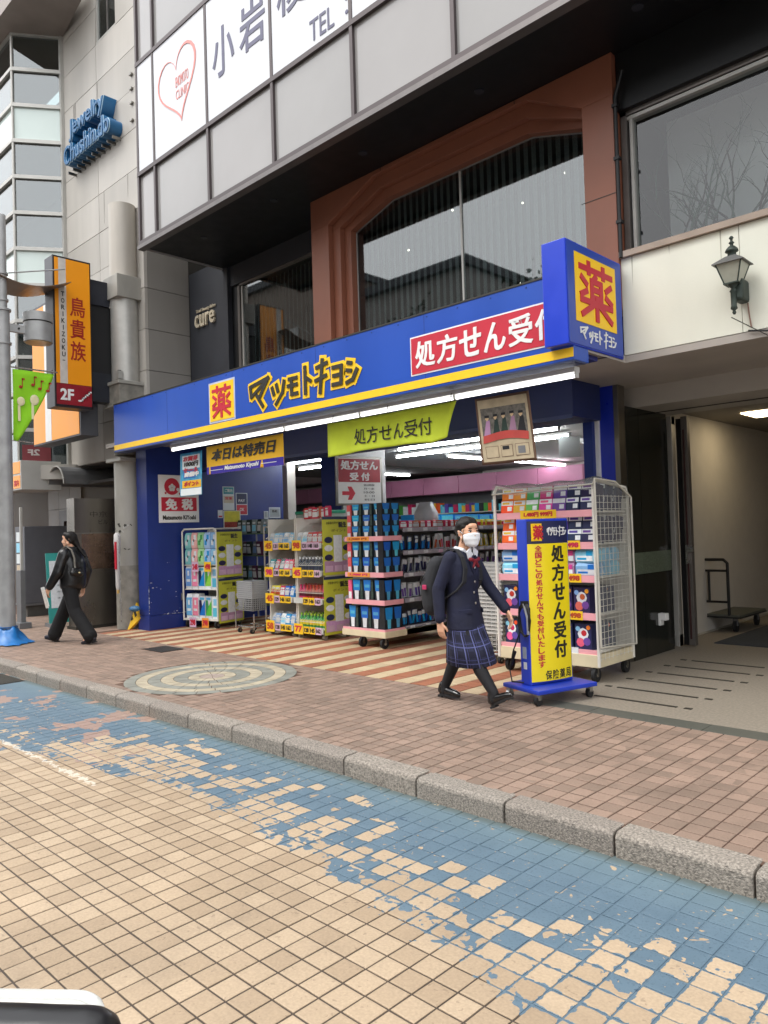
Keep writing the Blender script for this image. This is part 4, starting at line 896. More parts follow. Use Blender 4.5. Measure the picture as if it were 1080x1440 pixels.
PB, PBK, PWH, PCY, PPK2, POR, PGR, PPU, PRD, PNV, PYL, PSB, PMG = (cm('bright blue', '#1d86d4'), cm('near black', '#1c2228', .4, .5), cm('white', '#e4e8ea'), cm('cyan', '#58b8d8'), cm('coral', '#e8617a'),
    cm('orange', '#f08326'), cm('green', '#3f9b4c'), cm('purple', '#6c4aa0'), cm('red', '#c32a30'), cm('navy', '#20285e'), cm('yellow', '#e6cf3a'), cm('sky', '#8cc4e8'), cm('magenta', '#d8458e'))
# ---- cart 1: bags of tissue and wipes in a wire roll cart, yellow posters on its side
def yellow_poster(par, y0, y1, z0, z1, x):
    p = MB().box(x, x+.004, y0, y1, z0, z1, YP).build('yellow_poster', par); h = z1-z0; w = y1-y0
    MB().box(x+.004, x+.006, y0, y1, z1-h*.05, z1, PNV).build('printed_panel', p)
    MB().box(x+.0041, x+.0055, y0+w*.05, y1-w*.05, z0+h*.05, z0+h*.24, cm('pink bed', '#c79ac0')).build('printed_panel', p)
    MB().box(x+.0055, x+.008, y0+w*.36, y0+w*.64, z0+h*.22, z0+h*.68, PWH).build('printed_panel', p)
    for q, mm in ((.60, PNV), (.46, PWH), (.30, PNV)):
        for yy in (.19, .81):
            MB().ball((0, 0, 0), 1, mm if yy < .5 else (PWH if mm is PNV else PNV), n=12).build('printed_bubble', p, loc=(x+.006, y0+w*yy, z0+h*q)).scale = (.002, w*.14, h*.055)
    for q in range(3): MB().box(x+.0055, x+.0075, y0+w*(.08+.3*q), y0+w*(.32+.3*q), z0+h*.06, z0+h*.16, LILAC).build('printed_panel', p)
    text('誕生', DARK, p, (x+.006, (y0+y1)/2+w*.18, z0+h*.86), SIDE, w*.28, h*.1, bold=.04, extrude=.001); text('お客様の声から', DARK, p, (x+.006, (y0+y1)/2-w*.16, z0+h*.89), SIDE, w*.42, h*.05, extrude=.001); text('ポイント', DARK, p, (x+.006, (y0+y1)/2+w*.05, z0+h*.76), SIDE, w*.5, h*.045, extrude=.001)
    return p
def rack_loc(x, y, name, label, cat='display rack', group=None): return thing(name, label, cat, (x, y, 0), 0, group)
c1x, c1y = -11.19, 6.66; W1, D1 = .76, .60; C1R = R(13)
def c1p(x, y, z): return (c1x+x*math.cos(C1R)-y*math.sin(C1R), c1y+x*math.sin(C1R)+y*math.cos(C1R), z)
c1 = rack_loc(c1x, c1y, 'roll_cart', 'white wire roll cart of tissue and wipe packs beside the blue pillar', 'roll cart'); c1.rotation_euler[2] = C1R
fr = MB()
for y in (0, D1): fr.path([(0, y, .12), (0, y, 1.58), (.05, y, 1.62), (W1-.05, y, 1.62), (W1, y, 1.58), (W1, y, .12)], .014, WOODW)
fr.build('frame', c1)
MB().box(0, W1, 0, D1, .12, .15, WOODW).build('deck', c1)
for z in (.62, 1.02): MB().box(.02, W1-.02, .02, D1, z, z+.012, WOODW).build('shelf', c1)
for x in (.06, W1-.06):
    for y in (.05, D1-.05): castor(c1, x, y)
MB().box(0.0, W1, D1-.01, D1, .15, 1.6, WOODW).build('back_panel', c1)
yellow_poster(c1, .0, .60, .82, 1.60, W1+.012); yellow_poster(c1, .02, .60, .08, .80, W1+.012)
def softpack(w, d, h, body, print_):
    b = MB(); n = 6
    b.add([(-w/2*.96, -d/2, .0), (w/2*.96, -d/2, 0), (w/2, -d/2*1.1, h*.3), (w/2, -d/2*1.1, h*.75), (w/2*.9, -d/2*.8, h), (-w/2*.9, -d/2*.8, h), (-w/2, -d/2*1.1, h*.75), (-w/2, -d/2*1.1, h*.3),
           (-w/2*.96, d/2, 0), (w/2*.96, d/2, 0), (w/2, d/2, h*.3), (w/2, d/2, h*.75), (w/2*.9, d/2*.8, h), (-w/2*.9, d/2*.8, h), (-w/2, d/2, h*.75), (-w/2, d/2, h*.3)],
          [(0, 1, 2, 7), (7, 2, 3, 6), (6, 3, 4, 5), (8, 15, 10, 9), (15, 14, 11, 10), (14, 13, 12, 11), (0, 8, 9, 1), (5, 4, 12, 13), (1, 9, 10, 2), (2, 10, 11, 3), (3, 11, 12, 4), (0, 7, 15, 8), (7, 6, 14, 15), (6, 5, 13, 14)], body)
    for i, (x0, x1, z0, z1, mm) in enumerate(print_):
        f = lambda u: -d/2*1.1-.003-.001*i
        b.prism([(-w/2+w*x0, h*z0), (-w/2+w*x1, h*z0), (-w/2+w*x1, h*z1), (-w/2+w*x0, h*z1)], 1, -d/2*1.1-.003-.001*i, -d/2, mm)
    return b
tis = [softpack(.20, .2, .40, PWH, ((.05, .95, .12, .85, mm), (.2, .8, .3, .4, PWH), (.35, .65, .55, .75, m2))) for mm, m2 in ((cm('baby blue', '#6f9fdc'), PWH), (cm('candy pink', '#ef8aa6'), PWH))]
wave_ = []
for a_, b_ in ((PB, PNV), (cm('leaf', '#7ed04a'), PGR)):
    k = MB().box(-.1, .1, -.1, .1, 0, .36, PWH)
    k.prism([(-.095, .05), (.095, .05), (.095, .30), (.0, .20)], 1, -.103, -.1, a_); k.prism([(-.095, .05), (-.095, .30), (-.02, .30), (.0, .20)], 1, -.1035, -.1, b_); k.prism([(-.07, .305), (.07, .305), (.07, .345), (-.07, .345)], 1, -.103, -.1, PCY); wave_.append(k)
kinds1 = [('blue', tis[0]), ('pink', tis[1]), ('blue and navy', wave_[0]), ('two tone green', wave_[1]), ('white and cyan', carton(.2, .2, .36, ((.1, .9, .1, .5, PCY), (.2, .8, .6, .9, PSB)), PWH))]
protos1 = [(n, product('tissue_pack', mb, '', 'tissue pack', 'packs in the roll cart by the pillar')) for n, mb in kinds1]
for row, z in ((0, .15), (1, .632)):
    for i, (n, pr) in enumerate(protos1):
        o = place(pr, used, c1p(.09+i*.145, .12, z), C1R, '%s pack on the %s shelf of the wire roll cart' % (n, ('bottom', 'middle')[row])); o.scale = (.66, .8, 1)
tp = []
for n, a_, b_ in (('aqua', cm('aqua', '#8fd8cf'), PWH), ('peach', cm('peach', '#e8b9ae'), PWH), ('mint', cm('mint', '#a8d8a2'), PGR), ('swirled blue', cm('pale blue', '#a9c2ea'), PB), ('light blue', PSB, PWH)):
    k = softpack(.21, .2, .26, a_, ((.1, .9, .1, .9, a_), (.15, .5, .2, .5, b_), (.5, .85, .55, .85, b_), (.42, .58, .42, .58, PBK)))
    tp.append((n, product('wipe_pack', k, '', 'wipe pack', 'top packs in the roll cart by the pillar')))
for row, z in ((0, 1.035), (1, 1.30)):
    for i, (n, pr) in enumerate(tp): o = place(pr, used, c1p(.09+i*.145, .12, z), C1R, '%s pack in the %s row at the top of the wire roll cart' % (n, ('lower', 'upper')[row])); o.scale = (.64, .8, 1)
for x, z, mm, s in ((.22, .09, LILAC, '298'), (.50, .09, ORT, '398'), (.58, 1.0, YT, '498'), (.30, 1.0, LILAC, '248')): tagcard(c1, x, -.02, z, .15, .16, mm, s)
# ---- rack 2: two white wire racks with price cards, posters on the right hand side
c2x, c2y = -9.24, 6.9
for half, (ox, lab) in enumerate(((0, 'white sloping wire rack of small packs with yellow price cards, left of its twin'), (.66, 'white sloping wire rack of bottles with yellow posters on its right side'))):
    t = rack_loc(c2x+ox, c2y, 'wire_rack', lab, 'display rack', 'twin white wire racks')
    w = .645
    MB().box(0, .02, .06, .55, .09, 1.72, WOODW).build('side_panel', t, .006); MB().box(w-.02, w, .06, .55, .09, 1.72, WOODW).build('side_panel', t, .006); MB().box(0, w, .55, .56, .09, 1.72, WOODW).build('back_panel', t)
    for q, z in enumerate((.14, .55, .94, 1.33)):
        MB().prism([(0.0, z), (.02, z-.0), (.5, z+.05), (.5, z+.062), (0, z+.012)], 0, .02, w-.02, WOODW).build('shelf', t)
        MB().box(.01, w-.01, -.02, 0, z-.05, z+.03, mat('clear price rail', '#c9ccc8', .2)).build('price_rail', t)
        wires = MB()
        for k in range(13): xx = .03+k*(w-.06)/12; wires.tube((xx, .0, z+.10), (xx, .30, z+.30), .0035, WOODW, n=5)
        wires.tube((.02, 0, z+.10), (w-.02, 0, z+.10), .004, WOODW, n=5); wires.build('wire_front', t)['kind'] = 'stuff'
        if half == 0 or q != 1:
            tagcard(t, .12, -.03, z-.005, .2, .15 if half or q else .17, YT, str((58, 45, 98, 45)[q]) if half == 0 else ('', '65', '45', '98')[q] or '77', ink=PRD)
        for k2 in range(3): tagcard(t, .29+k2*.13, -.026, z-.012, .12, .1, (LILAC, YT, YT)[(k2+half) % 3] if q != 3 or not half else LILAC, '%d' % (128+17*k2+q), ink=DARK)
    for x in (.06, w-.06):
        for y in (.06, .5): castor(t, x, y, .035, mat('pale castor', '#9a958c', .5))
    if half: yellow_poster(t, .0, .56, .90, 1.72, w+.01); yellow_poster(t, .0, .56, .07, .88, w+.01)
def bottle(m_body, m_cap, m_lab, h=.19, r=.032): return MB().lathe((0, 0, 0), [(r*.9, 0), (r, .01), (r, h*.58), (r*.45, h*.78), (r*.4, h*.84)], m_body, n=10).lathe((0, 0, 0), [(r*.5, h*.84), (r*.5, h)], m_cap, n=8).lathe((0, 0, 0), [(r*1.02, h*.15), (r*1.02, h*.5)], m_lab, n=10)
def pouch(m1, m2, w=.11, h=.16): return softpack(w, .05, h, m1, ((.12, .88, .15, .6, m2), (.2, .8, .68, .82, PWH)))
bk = {'red': bottle(PRD, PRD, cm('dark red', '#5c1216')), 'green': bottle(PGR, cm('lime cap', '#a5c83a'), PYL), 'white capped': bottle(cm('smoke', '#4d5460'), PWH, cm('slate', '#454c60'))}
bk = {n: product('bottle', b, '', 'bottle', 'bottles in the right wire rack') for n, b in bk.items()}
for n, z, sh in (('red', .965, 'second'), ('green', .165, 'bottom'), ('white capped', .575, 'third')):
    zz = {'red': .57, 'green': .165, 'white capped': .965}[n]
    for row in range(2):
        for i in range(8): place(bk[n], used, (c2x+.66+.07+i*.072, c2y+.08+row*.09, zz+row*.012), 0, '%s bottle from the left in the %s row of %s bottles, right wire rack' % (ORD[i], ('front', 'back')[row], n), '%s bottles in the right wire rack' % n)
pk = [(n, product('small_pack', pouch(a, b), '', 'pack', 'packs in the wire racks')) for n, a, b in (('pale blue', PSB, PWH), ('white', PWH, PSB), ('red and white', PRD, PWH), ('pink', PPK2, PWH), ('teal', cm('teal', '#2c9a93'), PWH), ('yellow', PYL, PRD), ('blue', PB, PWH))]
lay = {(0, 3): (1, 0, 0, 1, 0), (0, 2): (4, 3, 4, 3, 3), (0, 1): (5, 5, 2, 6, 6), (0, 0): (1, 0, 1, 6, 0), (1, 3): (1, 1, 2, 2, 2)}
for (hf, q), ks in lay.items():
    z = (.14, .55, .94, 1.33)[q]
    for row in range(2):
        for i, kk in enumerate(ks): 
            n, pr = pk[kk]; o = place(pr, used, (c2x+.66*hf+.09+i*.115, c2y+.07+row*.13, z+.018+row*.012), R(rr.uniform(-10, 10)), '%s %s pack from left, %s row, %s shelf, %s wire rack' % (ORD[i], n, ('front', 'back')[row], ('bottom', 'third', 'second', 'top')[q], ('left', 'right')[hf]), '%s packs, %s shelf, %s wire rack' % (n, ('bottom', 'third', 'second', 'top')[q], ('left', 'right')[hf]))
            o.rotation_euler[0] = R(-12+rr.uniform(-10, 6))
for i in range(6):
    place(pk[2][1], used, (c2x+.78+i*.09, c2y+.2, 1.70+.015*(i % 2)), R(rr.uniform(-30, 30)), '%s red and white pack heaped on top of the right wire rack' % ORD[i], 'packs heaped on the right wire rack')
bin_ = thing('green_bin', 'green plastic bin on a wire stand behind the twin racks', 'bin', (-8.72, 7.75, 0))
MB().box(-.55, .12, -.2, .2, 1.62, 1.8, mat('clear bin', '#a9b8b0', .3)).box(-.57, .14, -.22, .22, 1.79, 1.84, mat('bin green', '#1f9a78', .4)).build('tub', bin_, .01)
sb = MB()
for x in (-.52, .09):
    for y in (-.18, .18): sb.tube((x, y, 0), (x, y, 1.63), .012, CHROME, n=6)
sb.build('stand', bin_)
# ---- gondola 3: end cap of black and blue cartons, long shelf side with hanging packs
g3x, g3y = -7.44, 6.82; GW, GL = .76, 3.9
g = rack_loc(g3x, g3y, 'gondola_shelf', 'wheeled cream gondola with pink rails, its end full of blue and black cartons', 'shelf unit')
MB().box(-.02, GW+.02, -.02, 1.5, .14, .22, CREAM).build('base', g, .004)
TZ = (.235, .60, .955, 1.42)
MB().box(.30, .40, .34, GL, .22, 1.62, mat('gondola back', '#8d8a86', .6)).build('back_panel', g)
for q, z in enumerate(TZ):
    ins = (0, .045, .045, .05)[q]; dep = .36
    MB().box(ins, GW-ins*.3, ins*.5, dep, z-.018, z, WOODW).build('shelf', g)
    MB().box(ins-.004, GW-ins*.3+.004, ins*.5-.016, ins*.5, z-.05, z+.012, PINK).box(GW-ins*.3, GW-ins*.3+.014, ins*.5-.016, dep, z-.05, z+.012, PINK).build('price_rail', g)
    if q in (2, 3): tagcard(g, .30, ins*.5-.018, z-.02, .42, .055, ORT, '1,980 円', ink=PRD)
for x, y in ((.33, -.0+.02), (GW-.06, .04), (GW-.06, 1.3), (.1, 1.3)): castor(g, x, y, .065)
ct = carton(.135, .12, .155, ((.02, .98, .02, .98, PBK), (.04, .74, .46, .99, PB, .05), (.18, .60, .03, .46, PWH, .05), (.78, .98, .05, .9, cm('dark leaf', '#3d5248', .4, .6)), (.16, .62, .62, .76, PCY)), PBK)
ct.prism([(-.05, .02), (.05, .02), (.05, .14), (-.05, .14)], 0, .0675, .069, cm('dark teal side', '#23404a', .4, .6))
ct = product('carton', ct, '', 'carton', 'cartons')
sd_ = carton(.12, .10, .155, ((.08, .92, .45, .98, PB, .08), (.3, .7, .05, .45, PCY, .04)), PBK); sd_ = product('carton', sd_, '', 'carton', 'cartons')
cor = carton(.07, .12, .15, ((.05, .95, .4, .98, PPK2), (.1, .9, .04, .4, PWH)), PPK2); cor = product('carton', cor, '', 'carton', 'cartons')
nm = ('bottom', 'third', 'second', 'top')
for q, z in enumerate(TZ):
    rows = (1, 1, 2, 3)[q]; ins = (.05, .13, .13, .14)[q]; sc = (1.85, 1.72, 1.30, .93)[q]; wx = .205 if q else .215
    for r_ in range(rows):
        for i in range(3):
            for dp in (0, 1):
                o = place(ct, used, (g3x+ins+.09+i*wx, g3y+.12+.155*dp+.010*r_+rr.uniform(-.006, .006), z+.002+r_*.155*sc), R(rr.uniform(-4, 4)), '%s blue and black carton, %s%s row, %s shelf of the gondola end' % (('left', 'middle', 'right')[i], 'rear, ' if dp else '', ('lower', 'middle', 'upper')[r_] if rows > 1 else 'only', nm[q]), 'cartons on the %s shelf of the gondola end' % nm[q])
                o.scale = (1.36, 1.1, sc)
        for i in range(2):
            o = place(sd_, used, (g3x+GW-.07, g3y+.105+i*.165, z+.002+r_*.155*sc), R(90+rr.uniform(-3, 3)), '%s dark carton turned to the entrance, %s row, %s shelf of the gondola end' % (('front', 'rear')[i], ('lower', 'middle', 'upper')[r_] if rows > 1 else 'only', nm[q]), 'side cartons on the %s shelf of the gondola end' % nm[q]); o.scale = (1.3, .9, sc)
        if q:
            o = place(cor, used, (g3x+ins-.055, g3y+.12, z+.002+r_*.155*sc), R(rr.uniform(-3, 3)), 'coral and white carton, %s row, at the left edge of the %s gondola shelf' % (('lower', 'middle', 'upper')[r_] if rows > 1 else 'only', nm[q]), 'coral cartons on the %s gondola shelf' % nm[q]); o.scale = (1, 1, sc)
# long side
LZ = (.24, .60, .93, 1.22, 1.52)
MB().box(.40, GW+.02, .38, GL, .14, .22, CREAM).build('base', g, .004)
for q, z in enumerate(LZ):
    MB().box(.40, GW-.02, .40, GL, z-.02, z, GREYM).build('shelf', g); MB().box(GW-.02, GW-.005, .40, GL, z-.045, z+.012, mat('grey price rail', '#a8a3ad', .4, var=.2, scale=16)).build('price_rail', g)
    for k in range(11): tagcard(g, GW-.002, .52+k*.31, z-.016, .09, .045, (PWH, PWH, LILAC, PWH)[k % 4], None, SIDE)
hang = []
for n, a, b in (('blue', PNV, PB), ('green', PGR, PWH), ('yellow', PYL, PWH), ('silver', cm('silver', '#b4babf', .25), PNV), ('white and red', PWH, PRD), ('pale', cm('clear pack', '#c9cfd1', .2), PPU), ('light blue', PSB, PWH)):
    k = MB().box(-.035, .035, -.006, .006, 0, .2, a); k.box(-.03, .03, -.0085, -.006, .13, .19, PWH); k.box(-.012, .012, -.022, -.006, .015, .125, b)
    hang.append((n, product('blister_pack', k, '', 'blister pack', 'packs')))
plan = {4: (4, 4, 0, 0, 2, 2), 3: (0, 4, 1, 2, 2, 3), 2: (3, 5, 3, 5, 3, 6), 1: (5, 3, 5, 6, 5, 3), 0: (0, 5, 0, 3, 6, 3)}
for q, seq in plan.items():
    if q == 4: continue
    for k in range(52):
        n, pr = hang[seq[min(5, k*6//52)]]
        o = place(pr, used, (g3x+GW-.09-.03*(k % 2), g3y+.44+k*.066, LZ[q]+.012), R(90+rr.uniform(-16, 16)), '%s blister pack from the street end, %s level of the gondola side, %s' % (nth_(k+1), ('bottom', 'fourth', 'third', 'second', 'top')[q], n), '%s blister packs, %s level of the gondola side' % (n, ('bottom', 'fourth', 'third', 'second', 'top')[q])); o.rotation_euler[0] = R(rr.uniform(-14, 14)); o.scale = (1, 1, rr.uniform(.75, 1.05))
for k in range(26):
    mm = 4 if k < 10 else 5; n, pr = (('red and white', pk[2][1]), ('yellow', pk[5][1]))[k > 9]
    o = place(pr, used, (g3x+GW-.12, g3y+.5+k*.125, LZ[4]+.005), R(90+rr.uniform(-25, 25)), '%s pack from the street end along the top of the gondola, %s' % (nth_(k+1), n), '%s packs along the top of the gondola' % n); o.scale = (1.1, 1.2, .62)
gr_ = MB()
for y in (GL+.02,): gr_.path([(.40, y, .2), (.40, y, 1.62), (.46, y, 1.68), (GW, y, 1.68), (GW+.06, y, 1.6), (GW+.06, y, .2)], .014, WOODW)
gr_.build('end_rail', g)
# stock further inside, standing on the gondola behind the first
g4 = rack_loc(-9.9, 9.8, 'gondola_shelf', 'grey gondola of blue boxes deeper in the shop, behind the first one', 'shelf unit')
MB().box(0, .7, 0, 3.2, 0, 1.5, GREYM).build('back_panel', g4)
for z in (.3, .7, 1.1, 1.5): MB().box(.7, 1.0, 0, 3.2, z-.02, z, WOODW).build('shelf', g4); MB().box(-.02, 1.0, -.02, 0, z-.05, z+.01, PINK).build('price_rail', g4)
for i in range(8):
    bx = product('stock_box', carton(.34, .3, .26, ((.05, .95, .1, .9, PCY), (.2, .8, .3, .6, PWH)), PB), 'blue stock box in a row on top of the far gondola', 'box', 'blue stock boxes on the far gondola') if i == 0 else copy_tree(bx)
    bx['label'] = '%s blue stock box from the street end, on top of the far gondola' % nth_(i+1); bx.location = (-9.0, 10.0+i*.38, 1.502); bx.rotation_euler = (0, 0, R(90))
pb = [product('stock_pack', pouch(a, b, .16, .2), '%s pack on the shelves of the far gondola' % n, 'pack', '%s packs on the far gondola' % n) for n, a, b in (('white', PWH, PRD), ('yellow', PYL, PGR), ('blue', PB, PWH))]
for q, z in enumerate((.3, .7, 1.1)):
    for k in range(16):
        o = pb[(k//5+q) % 3]; o = o if not (o.name in used or used.add(o.name)) else copy_tree(o); o['label'] = '%s pack from the street end, %s shelf of the far gondola' % (nth_(k+1), ('bottom', 'middle', 'upper')[q]); o.location = (-9.05, 9.95+k*.19, z+.002); o.rotation_euler = (0, 0, R(90))
# shelves along the back wall and right wall, one mass of small stock
bs = rack_loc(-14, 14.9, 'wall_shelf', 'shelves of mixed stock along the back wall under the pink headers', 'shelf unit')
MB().box(-5.6, 6.0, .3, .5, 0, 2.4, GREYM).build('back_panel', bs)
for z in (.3, .7, 1.1, 1.5, 1.9): MB().box(-5.6, 6, -.1, .3, z-.02, z, WOODW).build('shelf', bs)
st = MB()
for z in (.3, .7, 1.1, 1.5, 1.9):
    x = -5.5
    while x < 5.9:
        w = rr.uniform(.06, .16); h = rr.uniform(.14, .3); st.box(x, x+w*.9, -.08, .1, z, z+h, rr.choice([PWH, PRD, PB, PYL, PGR, PPU, PPK2, PSB, PBK, PCY, POR])); x += w
o = st.build('packed_stock', bs); o['kind'] = 'stuff'
ws = rack_loc(-4.5, 11.5, 'wall_shelf', 'shelves of mixed stock along the right wall under pink headers', 'shelf unit')
MB().box(.1, .2, -1.6, 3.4, 0, 2.2, GREYM).build('back_panel', ws); st = MB()
for z in (.3, .7, 1.1, 1.5, 1.9):
    MB().box(-.3, .1, -1.6, 3.4, z-.02, z, WOODW).build('shelf', ws); y = -1.55
    while y < 3.3:
        w = rr.uniform(.07, .18); st.box(-.27, -.05, y, y+w*.9, z, z+rr.uniform(.14, .3), rr.choice([PWH, PRD, PB, PYL, PGR, PPU, PPK2, PSB, PBK])); y += w
o = st.build('packed_stock', ws); o['kind'] = 'stuff'
bag = thing('white_bag', 'tall white carrier bag standing on the gondola behind the girl', 'bag', (-7.05, 8.1, 1.525))
MB().add([(-.13, -.1, 0), (.13, -.1, 0), (.13, .1, 0), (-.13, .1, 0), (-.15, -.09, .2), (.15, -.09, .2), (.15, .09, .2), (-.15, .09, .2), (-.09, -.03, .36), (.09, -.03, .36), (.09, .03, .36), (-.09, .03, .36)],
         [(0, 3, 2, 1)]+[(i, (i+1) % 4, 4+(i+1) % 4, 4+i) for i in range(4)]+[(4+i, 4+(i+1) % 4, 8+(i+1) % 4, 8+i) for i in range(4)]+[(8, 9, 10, 11)], mat('bag white', '#c9cbd2', .5), True).build('body', bag)
# rack between the blue wall and the twin racks, full of green packs
gk = rack_loc(-11.3, 7.75, 'wire_rack', 'wire rack of green and clear packs against the blue wall', 'display rack')
f_ = MB()
for x in (0, .9):
    for y in (0, .5): f_.tube((x, y, 0), (x, y, 1.62), .014, WOODW, n=8)
f_.path([(.9, 0, 1.62), (.9, .5, 1.62)], .014, WOODW); f_.build('frame', gk)
for z in (.3, .72, 1.14, 1.52): MB().box(0, .9, 0, .5, z-.015, z, mat('green shelf', '#5f7a52', .5)).build('shelf', gk)
gp = [product('green_pack', pouch(a, b, .13, .24), '%s pack on the wire rack by the blue wall' % n, 'pack', '%s packs on the rack by the blue wall' % n) for n, a, b in (('green', cm('dark green', '#3d5c3c'), PWH), ('clear', cm('clear grey', '#8f9c9c', .2), PSB), ('plum', cm('plum', '#5d3148'), PWH))]
for q, z in enumerate((.3, .72, 1.14, 1.52)):
    for k in range(6):
        for r_ in range(2):
            o = gp[(k+q*2+r_) % 3 if q != 3 else (k+r_) % 2]; o = o if not (o.name in used or used.add(o.name)) else copy_tree(o)
            o['label'] = '%s %s, %s shelf, rack by the blue wall' % (ORD[k], ('front pack from the left', 'right side pack from the street')[r_], ('bottom', 'third', 'second', 'top')[q]); o.location = (-11.22+k*.145 if r_ == 0 else -10.5, 7.85 if r_ == 0 else 7.83+k*.07, z+.002); o.rotation_euler = (R(rr.uniform(-8, 8)), 0, 0 if r_ == 0 else R(90))
# ---- display 4: white rack with pink rails under a clear vinyl cover
d4x, d4y, DW, DD = -4.70, 6.50, 1.14, .70
d4 = rack_loc(d4x, d4y, 'covered_rack', 'cream rack with pink rails and a clear vinyl cover beside the entrance', 'display rack')
fr = MB()
for x in (0, DW):
    fr.path([(x, 0, .15), (x, 0, 1.86), (x, .05, 1.92), (x, DD-.05, 1.86), (x, DD, 1.78), (x, DD, .15)], .016, WOODW)
fr.build('frame', d4)
MB().box(0, DW, 0, DD, .14, .26, CREAM).build('base', d4, .004)
for x, y in ((.06, .10), (DW-.06, .04), (DW-.06, DD-.06), (.06, DD-.06)): castor(d4, x, y, .068)
MB().box(0, DW, DD-.03, DD-.01, .26, 1.75, WOODW).build('back_panel', d4)
SZ = (.29, .64, 1.00, 1.32, 1.63)
for q, z in enumerate(SZ):
    MB().box(.02, DW-.02, .03, DD-.03, z-.018, z, WOODW).build('shelf', d4); MB().box(.015, DW-.015, .012, .03, z-.055, z+.012, PINK).build('price_rail', d4)
    for x, w, mm, s in (((.52, .42, YT, '1,480円 999円'),) if q == 4 else (((.90, .16, YT, '498'),) if q != 0 else ((.86, .12, PWH, ''),))): tagcard(d4, x, .010, z-.015, w, .085, mm, s or None, ink=PRD)
grid = MB()
for k in range(9): grid.tube((DW+.002, .04+k*.078, .2), (DW+.002, .04+k*.078, 1.78), .003, WOODW, n=5, cap=False)
for k in range(26): grid.tube((DW+.002, .02, .22+k*.062), (DW+.002, DD-.02, .22+k*.062), .003, WOODW, n=5, cap=False)
grid.build('side_grid', d4)['kind'] = 'stuff'
VIN = bpy.data.materials.new('clear vinyl'); VIN.use_nodes = True
n_, l_ = VIN.node_tree.nodes, VIN.node_tree.links; n_.remove(n_['Principled BSDF'])
t_ = n_.new('ShaderNodeBsdfTransparent'); t_.inputs[0].default_value = (.86, .86, .84, 1); g_ = n_.new('ShaderNodeBsdfGlossy'); g_.inputs['Roughness'].default_value = .22; d_ = n_.new('ShaderNodeBsdfDiffuse'); d_.inputs[0].default_value = (.7, .7, .67, 1)
f_ = two_sided_fresnel(n_, l_, 1.45); x1 = n_.new('ShaderNodeMixShader'); x1.inputs[0].default_value = .14; x2 = n_.new('ShaderNodeMixShader')
l_.new(t_.outputs[0], x1.inputs[1]); l_.new(d_.outputs[0], x1.inputs[2]); l_.new(f_.outputs[0], x2.inputs[0]); l_.new(x1.outputs[0], x2.inputs[1]); l_.new(g_.outputs[0], x2.inputs[2]); l_.new(x2.outputs[0], n_['Material Output'].inputs[0])
def vinyl():
    V, Fc = [], []
    prof = [(-.045, 1.20), (-.04, 1.55), (-.025, 1.84), (-.005, 1.925), (.05, 1.95), (.30, 1.93), (.58, 1.86), (DD+.03, 1.80), (DD+.06, 1.70), (DD+.07, 1.3)]
    nx = 20
    for j, (y, z) in enumerate(prof[2:]):
        for i in range(nx+1):
            x = -.02+(DW+.04)*i/nx; V.append((x, y+.006*math.sin(i*1.7+j), z+.010*math.sin(i*.9+j*1.3)-.02*math.sin(math.pi*i/nx)))
    for j in range(len(prof)-3):
        for i in range(nx): a = j*(nx+1)+i; Fc.append((a, a+1, a+nx+2, a+nx+1))
    k0 = len(V); ny, nz = 12, 16      # side sheet that hangs over the right end
    for j in range(nz+1):
        for i in range(ny+1):
            u = i/ny; top = 1.93-.13*max(0, u-.45)/.55; z = top-(top-.34+.04*u)*j/nz; y = -.03+u*DD+.012*math.sin(j*.8)*u
            V.append((DW+.03+.012*math.sin(i*1.9+j*.35)+.02*math.sin(j*.5)*u+.01*u*j/nz, y, z))
    for j in range(nz):
        for i in range(ny): a = k0+j*(ny+1)+i; Fc.append((a, a+1, a+ny+2, a+ny+1))
    b = MB(); b.add(V, Fc, VIN, True); return b.build('vinyl_cover', d4)
vc = vinyl()
HEM = mat('vinyl hem', '#c4bfb2', .5)
hm = MB(); hm.path([(-.02, -.02, 1.84), (DW+.02, -.025, 1.88), (DW+.04, -.03, 1.93)], .008, HEM, 6); hm.path([(DW+.04, -.035, 1.93), (DW+.045, -.035, 1.2), (DW+.045, -.03, .34), (DW+.06, DD-.05, .30), (DW+.055, DD-.03, 1.0), (DW+.045, DD-.02, 1.76), (DW+.045, .35, 1.91), (DW+.04, -.03, 1.93)], .010, HEM, 6)
hm.build('hem', vc)
sp_ = []
for n, a, b in (('orange', POR, PYL), ('amber', cm('amber', '#eaa63a'), POR), ('green', cm('mid green', '#54b45a'), PWH), ('magenta', PMG, PPK2), ('violet', PPU, PWH), ('navy', PNV, PPU)):
    k = carton(.150, .16, .125, ((.03, .97, .05, .62, a), (.03, .97, .62, .98, PWH), (.12, .7, .7, .88, b), (.55, .9, .15, .5, PWH)), a); sp_.append((n, product('pack', k, '', 'pack', 'packs')))
order = (0, 1, 2, 3, 4, 5, 5)
lv = ('bottom', 'fourth', 'third', 'second', 'top')
for q in (4, 3):
    for r_ in range(2):
        for i, dp in [(i, 0) for i in range(7)]+[(6, 1), (6, 2)]:
            n, pr = sp_[order[i]] if q == 4 or i > 2 else sp_[(0, 0, 1)[i]]
            o = place(pr, used, (d4x+.115+i*.155, d4y+.13+.03*r_+.19*dp, SZ[q]+.003+r_*.127), R(rr.uniform(-5, 5)), '%s %s pack from left, %s row, %s shelf of covered rack' % (ORD[i], n, ('lower', 'upper')[r_], lv[q]) if not dp else '%s pack deeper at the right end, %s row, %s shelf, %s of two' % (n, ('lower', 'upper')[r_], lv[q], ('front', 'rear')[dp-1]), '%s packs on the %s shelf of the covered rack' % (n, lv[q])); o.rotation_euler[0] = R(-8)
wpk = []
